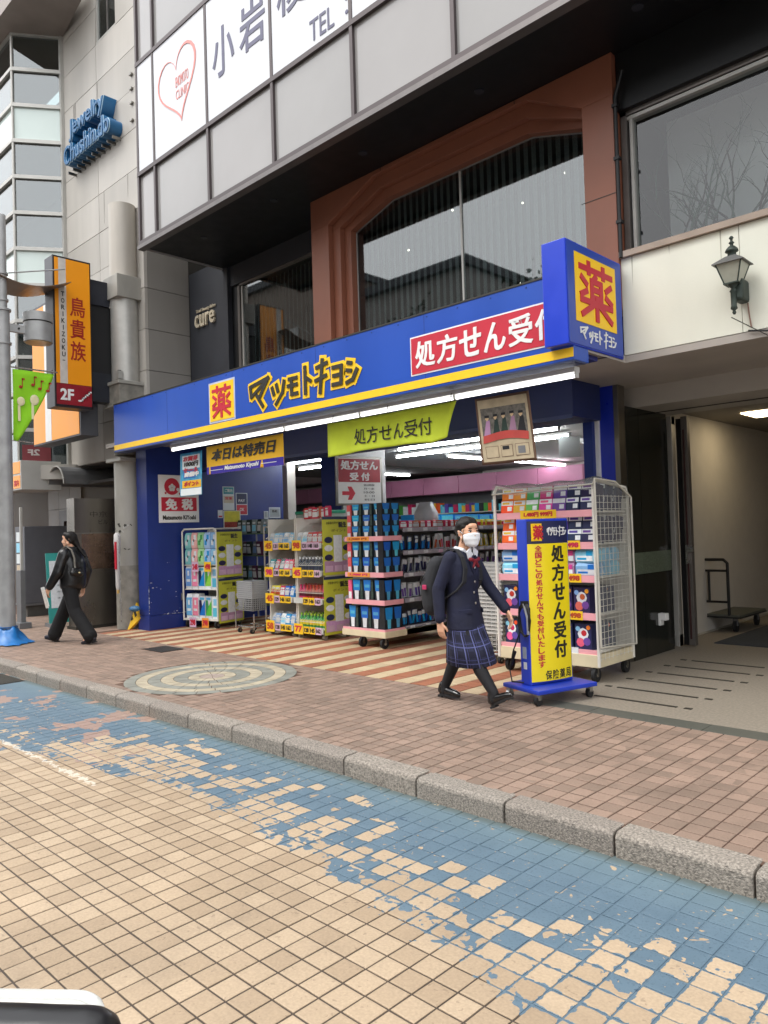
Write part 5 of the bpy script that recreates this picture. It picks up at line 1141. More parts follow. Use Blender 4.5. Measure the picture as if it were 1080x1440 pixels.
for n, a, b in (('pale blue', PSB, PB), ('mauve', cm('mauve', '#b184c4'), PMG), ('white and peach', PWH, POR)):
    k = softpack(.21, .14, .13, a, ((.08, .92, .1, .5, PWH), (.12, .6, .2, .35, b), (.6, .9, .5, .85, b))); wpk.append((n, product('wipe_pack', k, '', 'wipe pack', 'wipes')))
for r_ in range(2):
    for i, dp in [(i, 0) for i in range(5)]+[(4, 1), (4, 2)]:
        n, pr = wpk[(0, 2, 1, 1, 0)[i]]; place(pr, used, (d4x+.14+i*.215, d4y+.13+.17*dp, SZ[2]+.002+r_*.132), R(rr.uniform(-6, 6)), '%s %s wipes from left, %s row, third shelf, covered rack%s' % (ORD[i], n, ('lower', 'upper')[r_], ('', ', middle', ', rear')[dp]), '%s wipes on the covered rack' % n)
det = MB().box(-.09, .09, -.06, .06, 0, .25, PNV)
for i, (cx_, cz_, r_, mm) in enumerate(((0, .15, .06, PWH), (-.03, .07, .045, PPK2), (.04, .08, .04, PPU), (0.01, .16, .03, PRD), (-.055, .2, .025, PSB), (.06, .215, .022, POR))): det.prism([(cx_+r_*math.cos(R(a)), cz_+r_*math.sin(R(a))) for a in range(0, 360, 45)], 1, -.0612-.0008*i, -.06, mm)
det = product('detergent_bag', det, '', 'detergent bag', 'bags')
for q in (0, 1):
    for r_ in range(2):
        for i, dp in [(i, 0) for i in range(5)]+([(4, 1)] if r_ else []): place(det, used, (d4x+.13+i*.205+.03*r_, d4y+.12+(r_+dp)*.15, SZ[q]+.002), R(rr.uniform(-8, 8)), '%s navy detergent bag from the left, %s row, %s shelf of the covered rack' % (ORD[i], ('front', 'second', 'third')[r_+dp], lv[q]), 'detergent bags on the %s shelf of the covered rack' % lv[q])
# ---- stacked shopping baskets
BK = mat('basket white', '#c9c9c6', .45, var=.06); BKG = mat('basket grey', '#9fa2a4', .45, var=.08)
def basket(m, w=.42, d=.30, h=.21):
    b = MB(); t = .012; s = .86
    b.box(-w/2, w/2, -d/2, -d/2+t, h-.022, h, m).box(-w/2, w/2, d/2-t, d/2, h-.022, h, m).box(-w/2, -w/2+t, -d/2+t, d/2-t, h-.022, h, m).box(w/2-t, w/2, -d/2+t, d/2-t, h-.022, h, m)
    for k in range(9):
        x = -w/2+.02+k*(w-.04)/8
        for sy in (-1, 1): b.tube((x, sy*(d/2-.006), h-.02), (x*s, sy*(d/2*s), 0), .004, m, n=4, cap=False)
    for k in range(7):
        y = -d/2+.02+k*(d-.04)/6
        for sx in (-1, 1): b.tube((sx*(w/2-.006), y, h-.02), (sx*(w/2*s), y*s, 0), .004, m, n=4, cap=False)
    b.box(-w/2*s, w/2*s, -d/2*s, d/2*s, 0, .006, m)
    for z in (.07, .13):
        f = s+(1-s)*z/h; b.box(-w/2*f, w/2*f, -d/2*f-.001, -d/2*f+.003, z, z+.007, m).box(w/2*f-.003, w/2*f+.001, -d/2*f, d/2*f, z, z+.007, m)
    return b
nth = ['topmost', 'second', 'third', 'fourth', 'fifth', 'sixth', 'seventh', 'eighth', 'ninth', 'tenth', 'eleventh', 'twelfth', 'thirteenth', 'fourteenth', 'fifteenth', 'sixteenth', 'seventeenth', 'eighteenth', 'nineteenth', 'twentieth', 'lowest']
def basket_stack(x, y, n, z0, m, lab, w, d, rz, step=.042):
    pr = tag(basket(m, w, d).build('shopping_basket'), '', 'basket', 'baskets stacked '+lab)
    for k in range(n):
        o = pr if k == 0 else copy_tree(pr); o.location = (x, y, z0+k*step); o.rotation_euler = (0, 0, rz); o['label'] = '%s basket from the top of the stack %s' % (nth[n-1-k], lab) if k < n-1 else 'topmost basket of the stack '+lab
    t = thing('basket_trolley', 'low wire trolley under the stack of baskets '+lab, 'trolley', (x, y, 0), rz)
    b = MB(); b.path([(-w/2*.9, -d/2, .1), (w/2*.9, -d/2, .1), (w/2*.9, d/2, .1), (-w/2*.9, d/2, .1), (-w/2*.9, -d/2, .1)], .012, CHROME); b.path([(-w/2-.04, -d/2, .06), (-w/2-.05, -d/2, .40), (-w/2+.02, -d/2, .44)], .011, CHROME); b.path([(w/2+.03, -d/2, .06), (w/2+.03, -d/2, .3)], .011, CHROME); b.build('frame', t)
    for sx in (-1, 1):
        for sy in (-1, 1): castor(t, sx*w*.4, sy*d*.45, .035)
basket_stack(-5.16, 7.02, 19, .13, BK, 'between the girl and the covered rack', .56, .40, 0)
basket_stack(-9.62, 6.92, 9, .34, BKG, 'between the roll cart and the wire racks', .40, .3, 0, .03)
# ---- light box on wheels in front of the covered rack
lb = thing('light_box_sign', 'blue wheeled light box with yellow face and large black prescription lettering', 'sign', (-3.62, 5.72, 0), R(-17)); lb.scale = (.85, .82, 1)
BLB = mat('light box blue', '#1f3cb4', .35, var=.08)
MB().box(-.27, .29, -.40, .40, .10, .135, BLB).build('base_plate', lb, .008)
for sx in (-1, 1):
    for sy in (-1, 1): MB().tube((sx*.22-.02, sy*.35, .04), (sx*.22+.02, sy*.35, .04), .04, RUBBER if sx > 0 else CHROME, n=12).box(sx*.22-.03, sx*.22+.03, sy*.35-.02, sy*.35+.02, .05, .10, CHROME).build('castor', lb)
MB().box(-.10, .05, -.29, .29, .135, 1.56, BLB).build('case', lb, .01)
FV = mat('light box yellow', '#f4dc1e', .3, var=.04)
nb_ = 12; HW_ = .275
def bx_(y): return .054+.035*(1-(y/HW_)**2)
b = MB(); pr = [(-HW_+2*HW_*k/nb_) for k in range(nb_+1)]
for z0, z1, mm in ((.165, 1.345, FV), (1.35, 1.54, PNV)):
    b.prism([(bx_(y), y) for y in pr]+[(.045, HW_), (.045, -HW_)], 2, z0, z1, mm)
b.build('face', lb)
def bowtext(s, m, y, z, w, h, bold=.03, name='lettering'):
    o = text(s, m, lb, (0, 0, 0), SIDE, w, h, bold=bold, extrude=.002, name=name)
    for v in o.data.vertices: v.co.z += bx_(v.co.x+y)+.002
    o.location = (0, y, z); return o
MB().box(.07, .084, -.235, -.075, 1.37, 1.52, YEL).build('logo_plate', lb); strokes(YAKU, RED, lb, (.087, -.155, 1.445), SIDE, .125, .12, .017, .003, 'logo_character')
for i, ch in enumerate('マツモトキヨシ'): strokes(KANA[ch], WHITE, lb, (bx_(-.01+i*.041)+.004, -.02+i*.041, 1.45), SIDE, .032, .065 if ch != 'キ' else .09, .009, .003)
for i, ch in enumerate('処方せん受付'): bowtext(ch, DARK, .105, 1.255-i*.166, .19, .150, .03)
for i, ch in enumerate('全国どこの処方せんでも受付いたします'): bowtext(ch, RED, -.155, 1.305-i*.0585, .08, .052, .025)
for i, ch in enumerate('保険薬局'): bowtext(ch, DARK, -.075+i*.095, .215, .082, .078, .015)
MB().box(-.06, .0, -.292, -.29, .36, .46, mat('grey sticker', '#9aa4b8', .5)).build('sticker', lb); MB().box(-.05, -.0, -.292, -.29, .27, .33, PWH).build('sticker', lb)
cb = MB(); ln = []
for k in range(49):
    a = k/16*2*math.pi; ln.append((.02+.085*math.sin(a)+.004*(k % 5), -.325-.012*math.sin(k*.7), .70+.14*math.cos(a)))
cb.path(ln, .009, BLACK, 6); cb.path([(-.05, -.32, .60), (-.13, -.36, .42), (-.17, -.38, .26), (-.09, -.42, .17), (-.02, -.32, .16)], .007, BLACK, 6); cb.path([(-.11, -.35, .42), (-.17, -.36, .30)], .016, BLACK, 6)
cb.box(-.0, .06, -.35, -.29, .80, .86, BLACK); cb.build('power_cable', lb)
MB().path([(.04, -.34, .84), (.09, -.34, .72), (.09, -.335, .58)], .014, mat('cable grey', '#8b8d8f', .4), 6).build('cable_strap', lb)
# ---- flat trolley in the entrance hall
ft = thing('platform_trolley', 'grey platform trolley with a black folding handle in the entrance hall', 'trolley', (-4.0, 10.9, 0))
MB().box(-.34, .36, -.45, .55, .20, .235, mat('trolley deck', '#55574f', .6, var=.15)).box(-.35, .37, -.46, .56, .185, .205, RUBBER).build('deck', ft, .01)
hb = MB(); hb.path([(-.30, -.44, .22), (-.30, -.44, .92), (-.26, -.44, .97), (.16, -.44, .97), (.21, -.44, .92), (.21, -.44, .22)], .02, BLACK, 10); hb.tube((-.30, -.44, .82), (.21, -.44, .82), .016, BLACK); hb.tube((-.30, -.44, .40), (.21, -.44, .40), .016, BLACK); hb.tube((-.04, -.44, .40), (-.04, -.44, .82), .016, BLACK)
hb.build('handle', ft)
for x in (-.24, .26):
    for y in (-.36, .45): MB().tube((x-.02, y, .075), (x+.02, y, .075), .075, RUBBER, n=14).box(x-.03, x+.03, y-.02, y+.02, .08, .19, GREYM).build('castor', ft)
# ---- lantern on the cream wall
LG_ = mat('weathered lantern', '#3a443e', .55, .4, var=.3, scale=25); LGT = mat('lantern cap', '#70706e', .5, .4, var=.2)
la = thing('wall_lantern', 'old green wall lantern with frosted panes on the cream wall', 'lantern', (-2.2, 6.46, 3.22)); la.scale = (.8, .8, .8)
LGL = mat('frosted pane', '#a5a698', .3, var=.15, scale=12)
q0, q1 = .065, .125
MB().box(-.02, .09, .0, .22, .10, .33, LG_).build('wall_arm', la, .03)
MB().lathe((0, 0, 0), [(.01, -.04), (.02, -.02), (.012, 0), (.035, .02), (.028, .05), (.03, .19), (.038, .2), (.02, .23), (.05, .26), (.06, .275)], LG_, n=12).build('bracket_column', la)
cg = MB()
for sx in (-1, 1):
    for sy in (-1, 1): cg.tube((sx*q0, sy*q0, .275), (sx*q1, sy*q1, .475), .008, LG_, n=6)
cg.box(-q0-.01, q0+.01, -q0-.01, q0+.01, .268, .28, LG_); cg.build('cage', la)
for k in range(4):
    a = k*math.pi/2; c_, s_ = math.cos(a), math.sin(a); rot = lambda x, y, z: (x*c_-y*s_, x*s_+y*c_, z)
    MB().add([rot(-q0, -q0, .28), rot(q0, -q0, .28), rot(q1, -q1, .47), rot(-q1, -q1, .47), rot(-q0, -q0+.004, .28), rot(q0, -q0+.004, .28), rot(q1, -q1+.004, .47), rot(-q1, -q1+.004, .47)], [(0, 1, 2, 3), (7, 6, 5, 4), (0, 4, 5, 1), (1, 5, 6, 2), (2, 6, 7, 3), (3, 7, 4, 0)], LGL).build('pane', la)
rf = MB(); r0_, r1_ = .155, .05
rf.add([(-r0_, -r0_, .47), (r0_, -r0_, .47), (r0_, r0_, .47), (-r0_, r0_, .47), (-r1_, -r1_, .56), (r1_, -r1_, .56), (r1_, r1_, .56), (-r1_, r1_, .56), (-r0_, -r0_, .48), (r0_, -r0_, .48), (r0_, r0_, .48), (-r0_, r0_, .48)], [(0, 3, 2, 1), (0, 1, 9, 8), (1, 2, 10, 9), (2, 3, 11, 10), (3, 0, 8, 11), (8, 9, 5, 4), (9, 10, 6, 5), (10, 11, 7, 6), (11, 8, 4, 7), (4, 5, 6, 7)], LGT)
rf.lathe((0, 0, 0), [(.045, .555), (.04, .60), (.065, .61), (.062, .625), (.05, .645), (.03, .665), (.015, .67), (.018, .69), (.028, .70), (.012, .72), (.014, .74), (.024, .75), (.012, .77)], LG_, n=14); rf.build('roof', la)
MB().path([(.07, .2, .10), (.075, .205, -.0), (.09, .212, -.15)], .008, mat('rusty conduit', '#8a6a5c', .7), 6).build('conduit', la)
# bare branches in the right window
bw = thing('branch_arrangement', 'bare twigs and green stems standing behind the right upper window', 'plant', (-2.45, 7.08, 4.0))
MB().lathe((0, 0, 0), [(.12, 0), (.16, .1), (.15, .18)], mat('dark pot', '#2b2b2b', .6), n=14).build('pot', bw)
TW = mat('twig', '#1c1f1b', .8, var=.2); TG = mat('green stem', '#234a38', .7, var=.2)
rr2 = random.Random(9)
def twig(p, d, L_, r, depth, tb):
    p = Vector(p); d = Vector(d).normalized()
    for s in range(4):
        q = p+d*L_/4; tb.tube(p, q, r, TW if depth < 2 and rr2.random() < .5 else TG, r1=r*.85, n=5, cap=False); p = q; r *= .85
        d = (d+Vector((rr2.uniform(-.3, .3), rr2.uniform(-.06, .06), rr2.uniform(-.25, .2)))).normalized()
        if depth < 2 and s > 0: twig(p, (d+Vector((rr2.uniform(-1.1, 1.1), rr2.uniform(-.08, .08), rr2.uniform(-.1, .5)))), L_*.5, r*.7, depth+1, tb)
for k in range(20):
    tb = MB(); twig((rr2.uniform(-.5, .55), rr2.uniform(-.08, .08), .05), (rr2.uniform(-.7, .7), rr2.uniform(-.05, .05), 1), rr2.uniform(.3, .85), .013, 0, tb); tb.build('stem', bw)
# ---- street lamp with its green pennant, blue sheet round its foot
PX, PY = -11.83, 4.11
sl = thing('street_lamp', 'grey street lamp pole with round lamp head at the left edge', 'street lamp', (PX, PY, 0))
PG = mat('galvanised pole', '#a4a5a4', .5, .3, var=.2, scale=5)
MB().tube((0, 0, 0), (0, 0, 4.95), .108, PG, r1=.10, n=24).tube((0, 0, 4.95), (0, 0, 6.4), .07, PG, n=20).build('pole', sl)
for z in (4.45, 4.95): MB().tube((0, 0, z), (0, 0, z+.03), .122, PG, n=24).build('collar', sl)
for z in (5.1, 5.5): MB().tube((0, 0, z), (0, 0, z+.03), .09, PG, n=24).build('collar', sl)
ly = .52
MB().box(-.03, .03, .09, ly-.2, 4.66, 4.78, PG).tube((0, .22, 4.72), (.05, .22, 4.72), .015, BLACK, n=8).build('arm', sl, .004)
MB().tube((0, ly, 4.56), (0, ly, 4.85), .205, PG, n=28).tube((0, ly, 4.87), (0, ly, 5.0), .215, PG, n=28).tube((0, ly, 4.85), (0, ly, 4.87), .2, DARK, n=28).build('lamp_head', sl); MB().tube((0, ly, 4.545), (0, ly, 4.562), .185, mat('lamp lens', '#b59a70', .3), n=28).build('lens', sl)
cp = MB(); N_ = 14; top = []
for k in range(N_+1):
    u = k/N_; top.append((u*1.25-.25, 5.52-.16*math.sin(math.pi*u)+.05*u))
for a, b in zip(top, top[1:]): cp.prism([a, b, (b[0], b[1]+.012), (a[0], a[1]+.012)], 0, -.55, .12, mat('bronze canopy', '#7b6a5c', .35, .4, var=.15))
cp.build('canopy_wing', sl)
MB().tube((0, .1, 5.55), (0, .95, 5.80), .012, PG, n=6).build('stay', sl)
pn = thing('pennant', 'green triangular shopping street pennant with red music notes on the lamp pole', 'banner', (PX, PY, 3.0))
MB().tube((0, .10, 1.13), (0, .80, 1.13), .012, CHROME, n=8).tube((0, .1, .02), (0, .42, .0), .008, CHROME, n=6).build('rod', pn)
for y in (.18, .4, .72): MB().tube((0, y, 1.10), (0, y, 1.16), .008, BLACK, n=6).build('clip', pn)
V, Fc = [], []; n = 12
for j in range(n+1):
    for i in range(n+1):
        u, v = i/n, j/n; wv = .90*(1-v)+.10*v if v > .28 else .90*(1-.9*v*.35)
        wv = .62*(1-v**1.2*.88); y = .13+u*wv; z = 1.10-v*1.08; V.append((.012*math.sin(u*6+v*4), y, z))
for j in range(n):
    for i in range(n): a = j*(n+1)+i; Fc.append((a, a+1, a+n+2, a+n+1))
b = MB(); b.add(V, Fc, GREEN, True); o = b.build('cloth', pn); s_ = o.modifiers.new('thick', 'SOLIDIFY'); s_.thickness = .004
NR = mat('note red', '#a8341e', .7)
for y, z in ((.24, .90), (.42, .95), (.52, .90), (.64, .88)):
    MB().ball((.018, y, z-.06), .03, NR, n=10, sc_=(.25, 1, .8)).box(.014, .020, y+.018, y+.03, z-.06, z+.07, NR).box(.014, .020, y+.018, y+.06, z+.05, z+.075, NR).build('music_note', pn)
SPR = mat('sprout cream', '#e6dfb0', .7)
for y, z, r_ in ((.24, .62, .06), (.44, .66, .07)): MB().ball((.016, y, z), r_, SPR, n=14, sc_=(.12, 1, 1.15)).box(.012, .018, y-.018-.03, y+.018-.03, z-.30, z-.06, SPR).build('printed_sprout', pn)
bc = thing('blue_sheet', 'crumpled blue plastic sheet tied round the foot of the lamp pole', 'tarpaulin', (PX, PY, 0))
V, Fc = [], []; n = 36; rr3 = random.Random(2)
for j, (r_, z) in enumerate(((.112, .24), (.135, .22), (.165, .17), (.20, .11), (.25, .05), (.31, .012))):
    for i in range(n):
        a = 2*math.pi*i/n; k = 1+.08*math.sin(a*5+j*.5)+.05*math.sin(a*13-j)+rr3.uniform(-.03, .03); k = k if j else 1
        V.append((r_*k*math.cos(a)*(1.25 if j > 3 and math.cos(a) > 0 else 1), r_*k*math.sin(a), max(.006, z*(1+.10*math.sin(a*3+j)+.05*math.sin(a*9)) if j < 5 else .008+.012*abs(math.sin(a*7)))))
for j in range(5):
    for i in range(n): Fc.append((j*n+i, j*n+(i+1) % n, (j+1)*n+(i+1) % n, (j+1)*n+i))
b = MB(); b.add(V, Fc, mat('blue sheet plastic', '#1d6fb4', .35, var=.2, scale=8), True); b.build('sheet', bc); MB().tube((0, 0, .235), (0, 0, .255), .135, mat('tie string', '#20558a', .5), n=20).build('string', bc)
# ---- left pavement furniture
bp_ = thing('bollard_post', 'flat grey metal post standing behind the lamp pole', 'post', (-13.75, 5.0, 0)); MB().box(-.12, .08, -.03, .05, .1, 1.0, GREYM).box(-.02, .03, -.0, .04, 1.0, 2.1, ALUL).box(-.2, .2, -.1, .1, 0, .1, GREYM).build('post', bp_, .004)
sp2 = thing('steel_panel_sign', 'tall steel panel sign with engraved lettering beside the round column', 'sign', (-12.52, 5.85, 0))
MB().box(-.30, 0, -.42, .37, 0, 2.2, mat('worn steel', '#827d75', .28, .9, var=.2, scale=4, streak=.25)).build('panel', sp2, .004); MB().box(-.32, .03, -.44, .39, 0, .05, DARK).build('plinth', sp2)
MB().box(.0, .004, -.41, .36, 1.60, 1.62, STEEL).build('panel_joint', sp2); MB().box(0, .003, -.30, .36, 1.0, 1.62, mat('copper tinted steel', '#8c7668', .25, .9, var=.25, scale=5)).build('reflective_plate', sp2)
text('中京', DARK, sp2, (.004, .0, 1.93), SIDE, .30, .10, bold=-.01); text('ビル', DARK, sp2, (.004, .08, 1.8), SIDE, .16, .08)
for k in range(3): text('テナント案内', mat('worn ink', '#5d4c44', .5), sp2, (.005, .02, 1.5-.11*k), SIDE, .4, .03)
cb_ = thing('utility_cabinet', 'large grey utility cabinet with torn stickers on its narrow end', 'cabinet', (-15.6, 6.3, 0))
MB().box(-.5, 0, -.54, .56, .26, 1.8, mat('cabinet grey', '#63646a', .5, var=.08)).build('body', cb_, .008); MB().box(-.46, -.02, -.50, .52, 0, .24, mat('cabinet plinth', '#54524e', .8, var=.2)).box(-.52, .02, -.56, .58, .22, .26, GREYM).build('plinth', cb_)
for k in range(5): MB().box(-.42, -.12, -.545, -.54, .62+k*.22, .81+k*.22, (PAPER, cm('faded', '#c9b69a'), PAPER, PSB, PAPER)[k]).build('sticker', cb_)
ss = thing('stand_sign', 'leaning white and green shop sign on the pavement behind the woman', 'sign', (-13.15, 5.62, 0), R(-8))
GT = mat('sign teal', '#1f8f88', .45, var=.1); o = MB().box(-.02, .0, -.36, .36, .08, 1.30, GT).box(0, .006, -.31, .31, .34, 1.16, PWH).build('board', ss); o.rotation_euler = (0, R(-9), 0)
text('MENU', GT, o, (.008, 0, 1.08), SIDE, .3, .06); text('受付中', PWH, o, (.004, 0, 1.22), SIDE, .2, .06)
for k in range(5): text('本日のご案内', mat('sign grey ink', '#7f8a8c', .5), o, (.008, 0, .95-k*.11), SIDE, .42, .035)
MB().box(-.4, .06, -.34, -.30, 0, .06, GREYM).box(-.4, .06, .30, .34, 0, .06, GREYM).build('foot', ss)
yr = thing('step_ramp', 'yellow and black step ramp leaning against the blue pillar', 'ramp', (-11.75, 6.0, 0), R(20))
o = MB().box(-.22, .22, -.02, .02, 0, .42, mat('ramp yellow', '#e0b224', .6, var=.15)).build('plate', yr); o.rotation_euler = (R(-20), R(-38), 0); o.location = (.06, 0, .05)
for k in range(4): q = MB().box(-.19+k*.1, -.14+k*.1, -.024, -.02, .1, .3, DARK).build('stripe', o)
bk_ = thing('blue_bundle', 'folded blue sheet lying on top of the yellow ramp', 'tarpaulin', (-11.56, 5.98, .32)); MB().ball((0, 0, .03), .1, mat('faded blue sheet', '#3f6f96', .5, var=.25), n=12, sc_=(1.2, .8, .5)).build('bundle', bk_)
fl = thing('furled_flag', 'white and red furled flag tied to the round column', 'flag', (-11.82, 5.83, .65))
MB().lathe((0, 0, 0), [(.02, .0), (.035, .06), (.04, .5), (.055, .8), (.05, .92), (.02, .95)], mat('flag white', '#c9c6c4', .7, var=.1), n=12).lathe((0, 0, 0), [(.02, -.05), (.024, .02)], mat('wood end', '#c9a35c', .6), n=8).build('cloth', fl); MB().box(.0, .045, -.052, -.03, .35, .8, RED).build('red_panel', fl); text('営業中', YC, fl, (.024, -.054, .58), FRONT, .03, .28, bold=.03) if False else None
MB().tube((.06, -.0, .9), (.13, -.02, -.5), .006, CHROME, n=5).build('wire', fl)
# ------------------------------------------------------------------ people
def blob(name, parent, m, caps=(), balls=(), rings=(), voxel=.006, smooth=4, loc=None):
    """one continuous skin over overlapping tapered limbs, lobes and lofts"""
    b = MB()
    for p0, r0, p1, r1 in caps:
        b.tube(p0, p1, r0, m, r1=r1, n=14); b.ball(p0, r0, m, n=12); b.ball(p1, r1, m, n=12)
    for c, rad in balls: b.ball(c, 1, m, n=18, sc_=rad)
    for rg in rings:     # each ring: (cx, cy, z, rx, ry)
        n = 28; V = []; Fc = []
        for cx_, cy_, z, rx, ry in rg:
            for i in range(n): a = 2*math.pi*i/n; V.append((cx_+rx*math.cos(a), cy_+ry*math.sin(a), z))
        for j in range(len(rg)-1):
            for i in range(n): Fc.append((j*n+i, j*n+(i+1) % n, (j+1)*n+(i+1) % n, (j+1)*n+i))
        Fc += [tuple(range(n-1, -1, -1)), tuple((len(rg)-1)*n+i for i in range(n))]; b.add(V, Fc, m, True)
    o = b.build(name, parent)
    r = o.modifiers.new('skin', 'REMESH'); r.mode = 'VOXEL'; r.voxel_size = voxel; r.use_smooth_shade = True
    if smooth: s = o.modifiers.new('soft', 'SMOOTH'); s.iterations = smooth; s.factor = .5
    o2 = apply_mods(o); o2.data.materials.clear(); o2.data.materials.append(m); return o2
def V3(*a): return Vector(a)
def hand_caps(w, d, n, s, curl=.5, size=1.):
    """palm, four fingers of unequal length with two bends each, thumb off the side; w wrist, d along the hand, n palm normal, s towards the thumb"""
    d, n, s = Vector(d).normalized(), Vector(n).normalized(), Vector(s).normalized(); w = Vector(w); k = size; caps = []
    for q in (-.024, -.008, .008, .024): caps.append((w+s*q*k*.8, .014*k, w+d*.075*k+s*q*k, .0125*k))
    for q, L_ in ((.027, .066), (.009, .074), (-.009, .069), (-.027, .054)):
        p = w+d*.080*k+s*q*k; dd = d.copy()
        for part, r0, r1 in ((.45, .0092, .0085), (.32, .0085, .0078), (.25, .0078, .0068)):
            dd = (dd+n*curl*.62).normalized(); p2 = p+dd*L_*part*k; caps.append((p, r0*k, p2, r1*k)); p = p2
    p = w+d*.022*k+s*.026*k; dd = (d*.75+s*.75+n*.25).normalized()
    for L_, r0, r1 in ((.036, .0125, .0105), (.028, .0105, .0082)): p2 = p+dd*L_*k; caps.append((p, r0*k, p2, r1*k)); p = p2; dd = (d+s*.2+n*.4).normalized()
    return caps
SKIN = bpy.data.materials.new('skin'); SKIN.use_nodes = True; q_ = SKIN.node_tree.nodes['Principled BSDF']; q_.inputs['Base Color'].default_value = lin('#d9a88a'); q_.inputs['Roughness'].default_value = .5
q_.inputs['Subsurface Weight'].default_value = .12; q_.inputs['Subsurface Radius'].default_value = (.01, .004, .002)
HAIR = mat('black hair', '#14100f', .55, var=.35, scale=30, spec=.35, bump=.25, bscale=120); EYE = mat('eye', '#17110e', .2); LIP = mat('lips', '#b5685e', .5); BROW = mat('brow', '#2a1d18', .8)
def head_parts(c, yaw, pitch=0., k=1.):
    m = Matrix.Translation(c) @ Matrix.Rotation(yaw, 4, 'Z') @ Matrix.Rotation(-pitch, 4, 'Y')
    T = lambda x, y, z: m @ Vector((x*k, y*k, z*k)); Rm = m.to_3x3()
    return T, Rm
def head_skin(T, k=1.):
    caps = [(T(.0, 0, .025), .083*k, T(-.022, 0, .03), .084*k), (T(.045, 0, -.035), .050*k, T(.02, 0, .0), .074*k), (T(.052, 0, -.075), .030*k, T(.02, 0, -.03), .062*k),
            (T(.058, .022, -.07), .022*k, T(.01, .052, -.045), .030*k), (T(.058, -.022, -.07), .022*k, T(.01, -.052, -.045), .030*k),
            (T(.076, 0, .02), .011*k, T(.094, 0, -.018), .0125*k), (T(.084, .011, -.022), .009*k, T(.084, -.011, -.022), .009*k),
            (T(.064, .034, -.02), .022*k, T(.05, .04, -.03), .026*k), (T(.064, -.034, -.02), .022*k, T(.05, -.04, -.03), .026*k),
            (T(.062, .018, .055), .026*k, T(.062, -.018, .055), .026*k), (T(.074, .014, -.055), .010*k, T(.074, -.014, -.055), .010*k)]
    for s in (-1, 1): caps += [(T(-.008, s*.079, .015), .011*k, T(-.004, s*.078, -.02), .009*k), (T(-.018, s*.083, .018), .009*k, T(-.016, s*.083, .002), .008*k)]
    return caps
def face(par, T, Rm, k=1., mouth=True):
    q = Rm.to_euler()
    for s in (-1, 1):
        e = MB().ball((0, 0, 0), 1, WHITE, n=12).build('eye', par, loc=T(.073, s*.031, .012), rot=q); e.scale = (.011*k, .0165*k, .0075*k)
        i_ = MB().ball((0, 0, 0), 1, EYE, n=12).build('iris', e, loc=(.35, 0, 0)); i_.scale = (.95, .58, 1.02)
        l_ = MB().ball((0, 0, 0), 1, BROW, n=10).build('eyelid', par, loc=T(.076, s*.031, .020), rot=q); l_.scale = (.0125*k, .020*k, .0030*k)
        b_ = MB().ball((0, 0, 0), 1, BROW, n=10).build('eyebrow', par, loc=T(.079, s*.033, .038), rot=q); b_.scale = (.008*k, .020*k, .0034*k)
    if mouth:
        for dz_, h in ((-.052, .0045), (-.060, .0055)): l_ = MB().ball((0, 0, 0), 1, LIP, n=10).build('lip', par, loc=T(.083, 0, dz_), rot=q); l_.scale = (.007*k, .019*k, h*k)
def shoe(par, ankle, yaw, pitch, m, L_=.24):
    M = Matrix.Translation(ankle) @ Matrix.Rotation(yaw, 4, 'Z') @ Matrix.Rotation(-pitch, 4, 'Y'); t = lambda x, y, z: M @ Vector((x, y, z))
    o = blob('shoe', par, m, caps=[(t(-.05, 0, -.045), .036, t(.03, 0, -.045), .037), (t(.03, 0, -.048), .037, t(.12, .0, -.058), .034), (t(.12, 0, -.058), .034, t(.155, 0, -.062), .026), (t(-.045, 0, -.03), .034, t(-.03, 0, .0), .036)], voxel=.006, smooth=4)
    s = MB(); pts = []
    for i in range(20):
        a = 2*math.pi*i/20; x = .05+.126*math.cos(a); y = (.036 if x > .02 else .031)*math.sin(a); pts.append((x, y))
    V = [t(x, y, -.090) for x, y in pts]+[t(x, y, -.070) for x, y in pts]; n = 20
    s.add(V, [tuple(range(n-1, -1, -1)), tuple(range(n, 2*n))]+[(i, (i+1) % n, n+(i+1) % n, n+i) for i in range(n)], RUBBER); s.add([t(x, y, z) for z in (-.104, -.088) for x, y in ((-.074, -.027), (-.02, -.027), (-.02, .027), (-.074, .027))], [(0, 3, 2, 1), (4, 5, 6, 7), (0, 1, 5, 4), (1, 2, 6, 5), (2, 3, 7, 6), (3, 0, 4, 7)], RUBBER)
    s.build('sole', o); return o
# ---- the girl in school uniform, walking to the right
gl = thing('person', 'girl in a navy blazer and plaid skirt with white mask and backpack, walking', 'person', (-4.05, 5.10, 0), R(2))
hip = {1: V3(-.0, .085, .80), -1: V3(.02, -.085, .80)}
kn = {1: V3(-.09, .085, .452), -1: V3(.135, -.075, .455)}; an = {1: V3(-.29, .085, .112), -1: V3(.33, -.065, .14)}
HC = V3(.075, 0, 1.46)
T, Rm = head_parts(HC, R(-20), R(-2), 1.03)
sh = {1: V3(.0, .155, 1.255), -1: V3(-.01, -.155, 1.255)}; el = {1: V3(.10, .225, 1.00), -1: V3(-.10, -.215, .985)}; wr = {1: V3(.285, .225, .795), -1: V3(-.075, -.235, .735)}
caps = head_skin(T, 1.03)+[(V3(.045, 0, 1.40), .047, V3(.01, 0, 1.27), .053)]
for s in (1, -1):
    caps += [(hip[s], .078, kn[s], .052), (kn[s]-V3(.004, 0, .02), .050, kn[s]*.55+an[s]*.45+V3(-.012, 0, 0), .050), (kn[s]*.55+an[s]*.45+V3(-.012, 0, 0), .050, an[s], .034), (sh[s], .044, el[s], .036), (el[s], .036, wr[s], .025)]
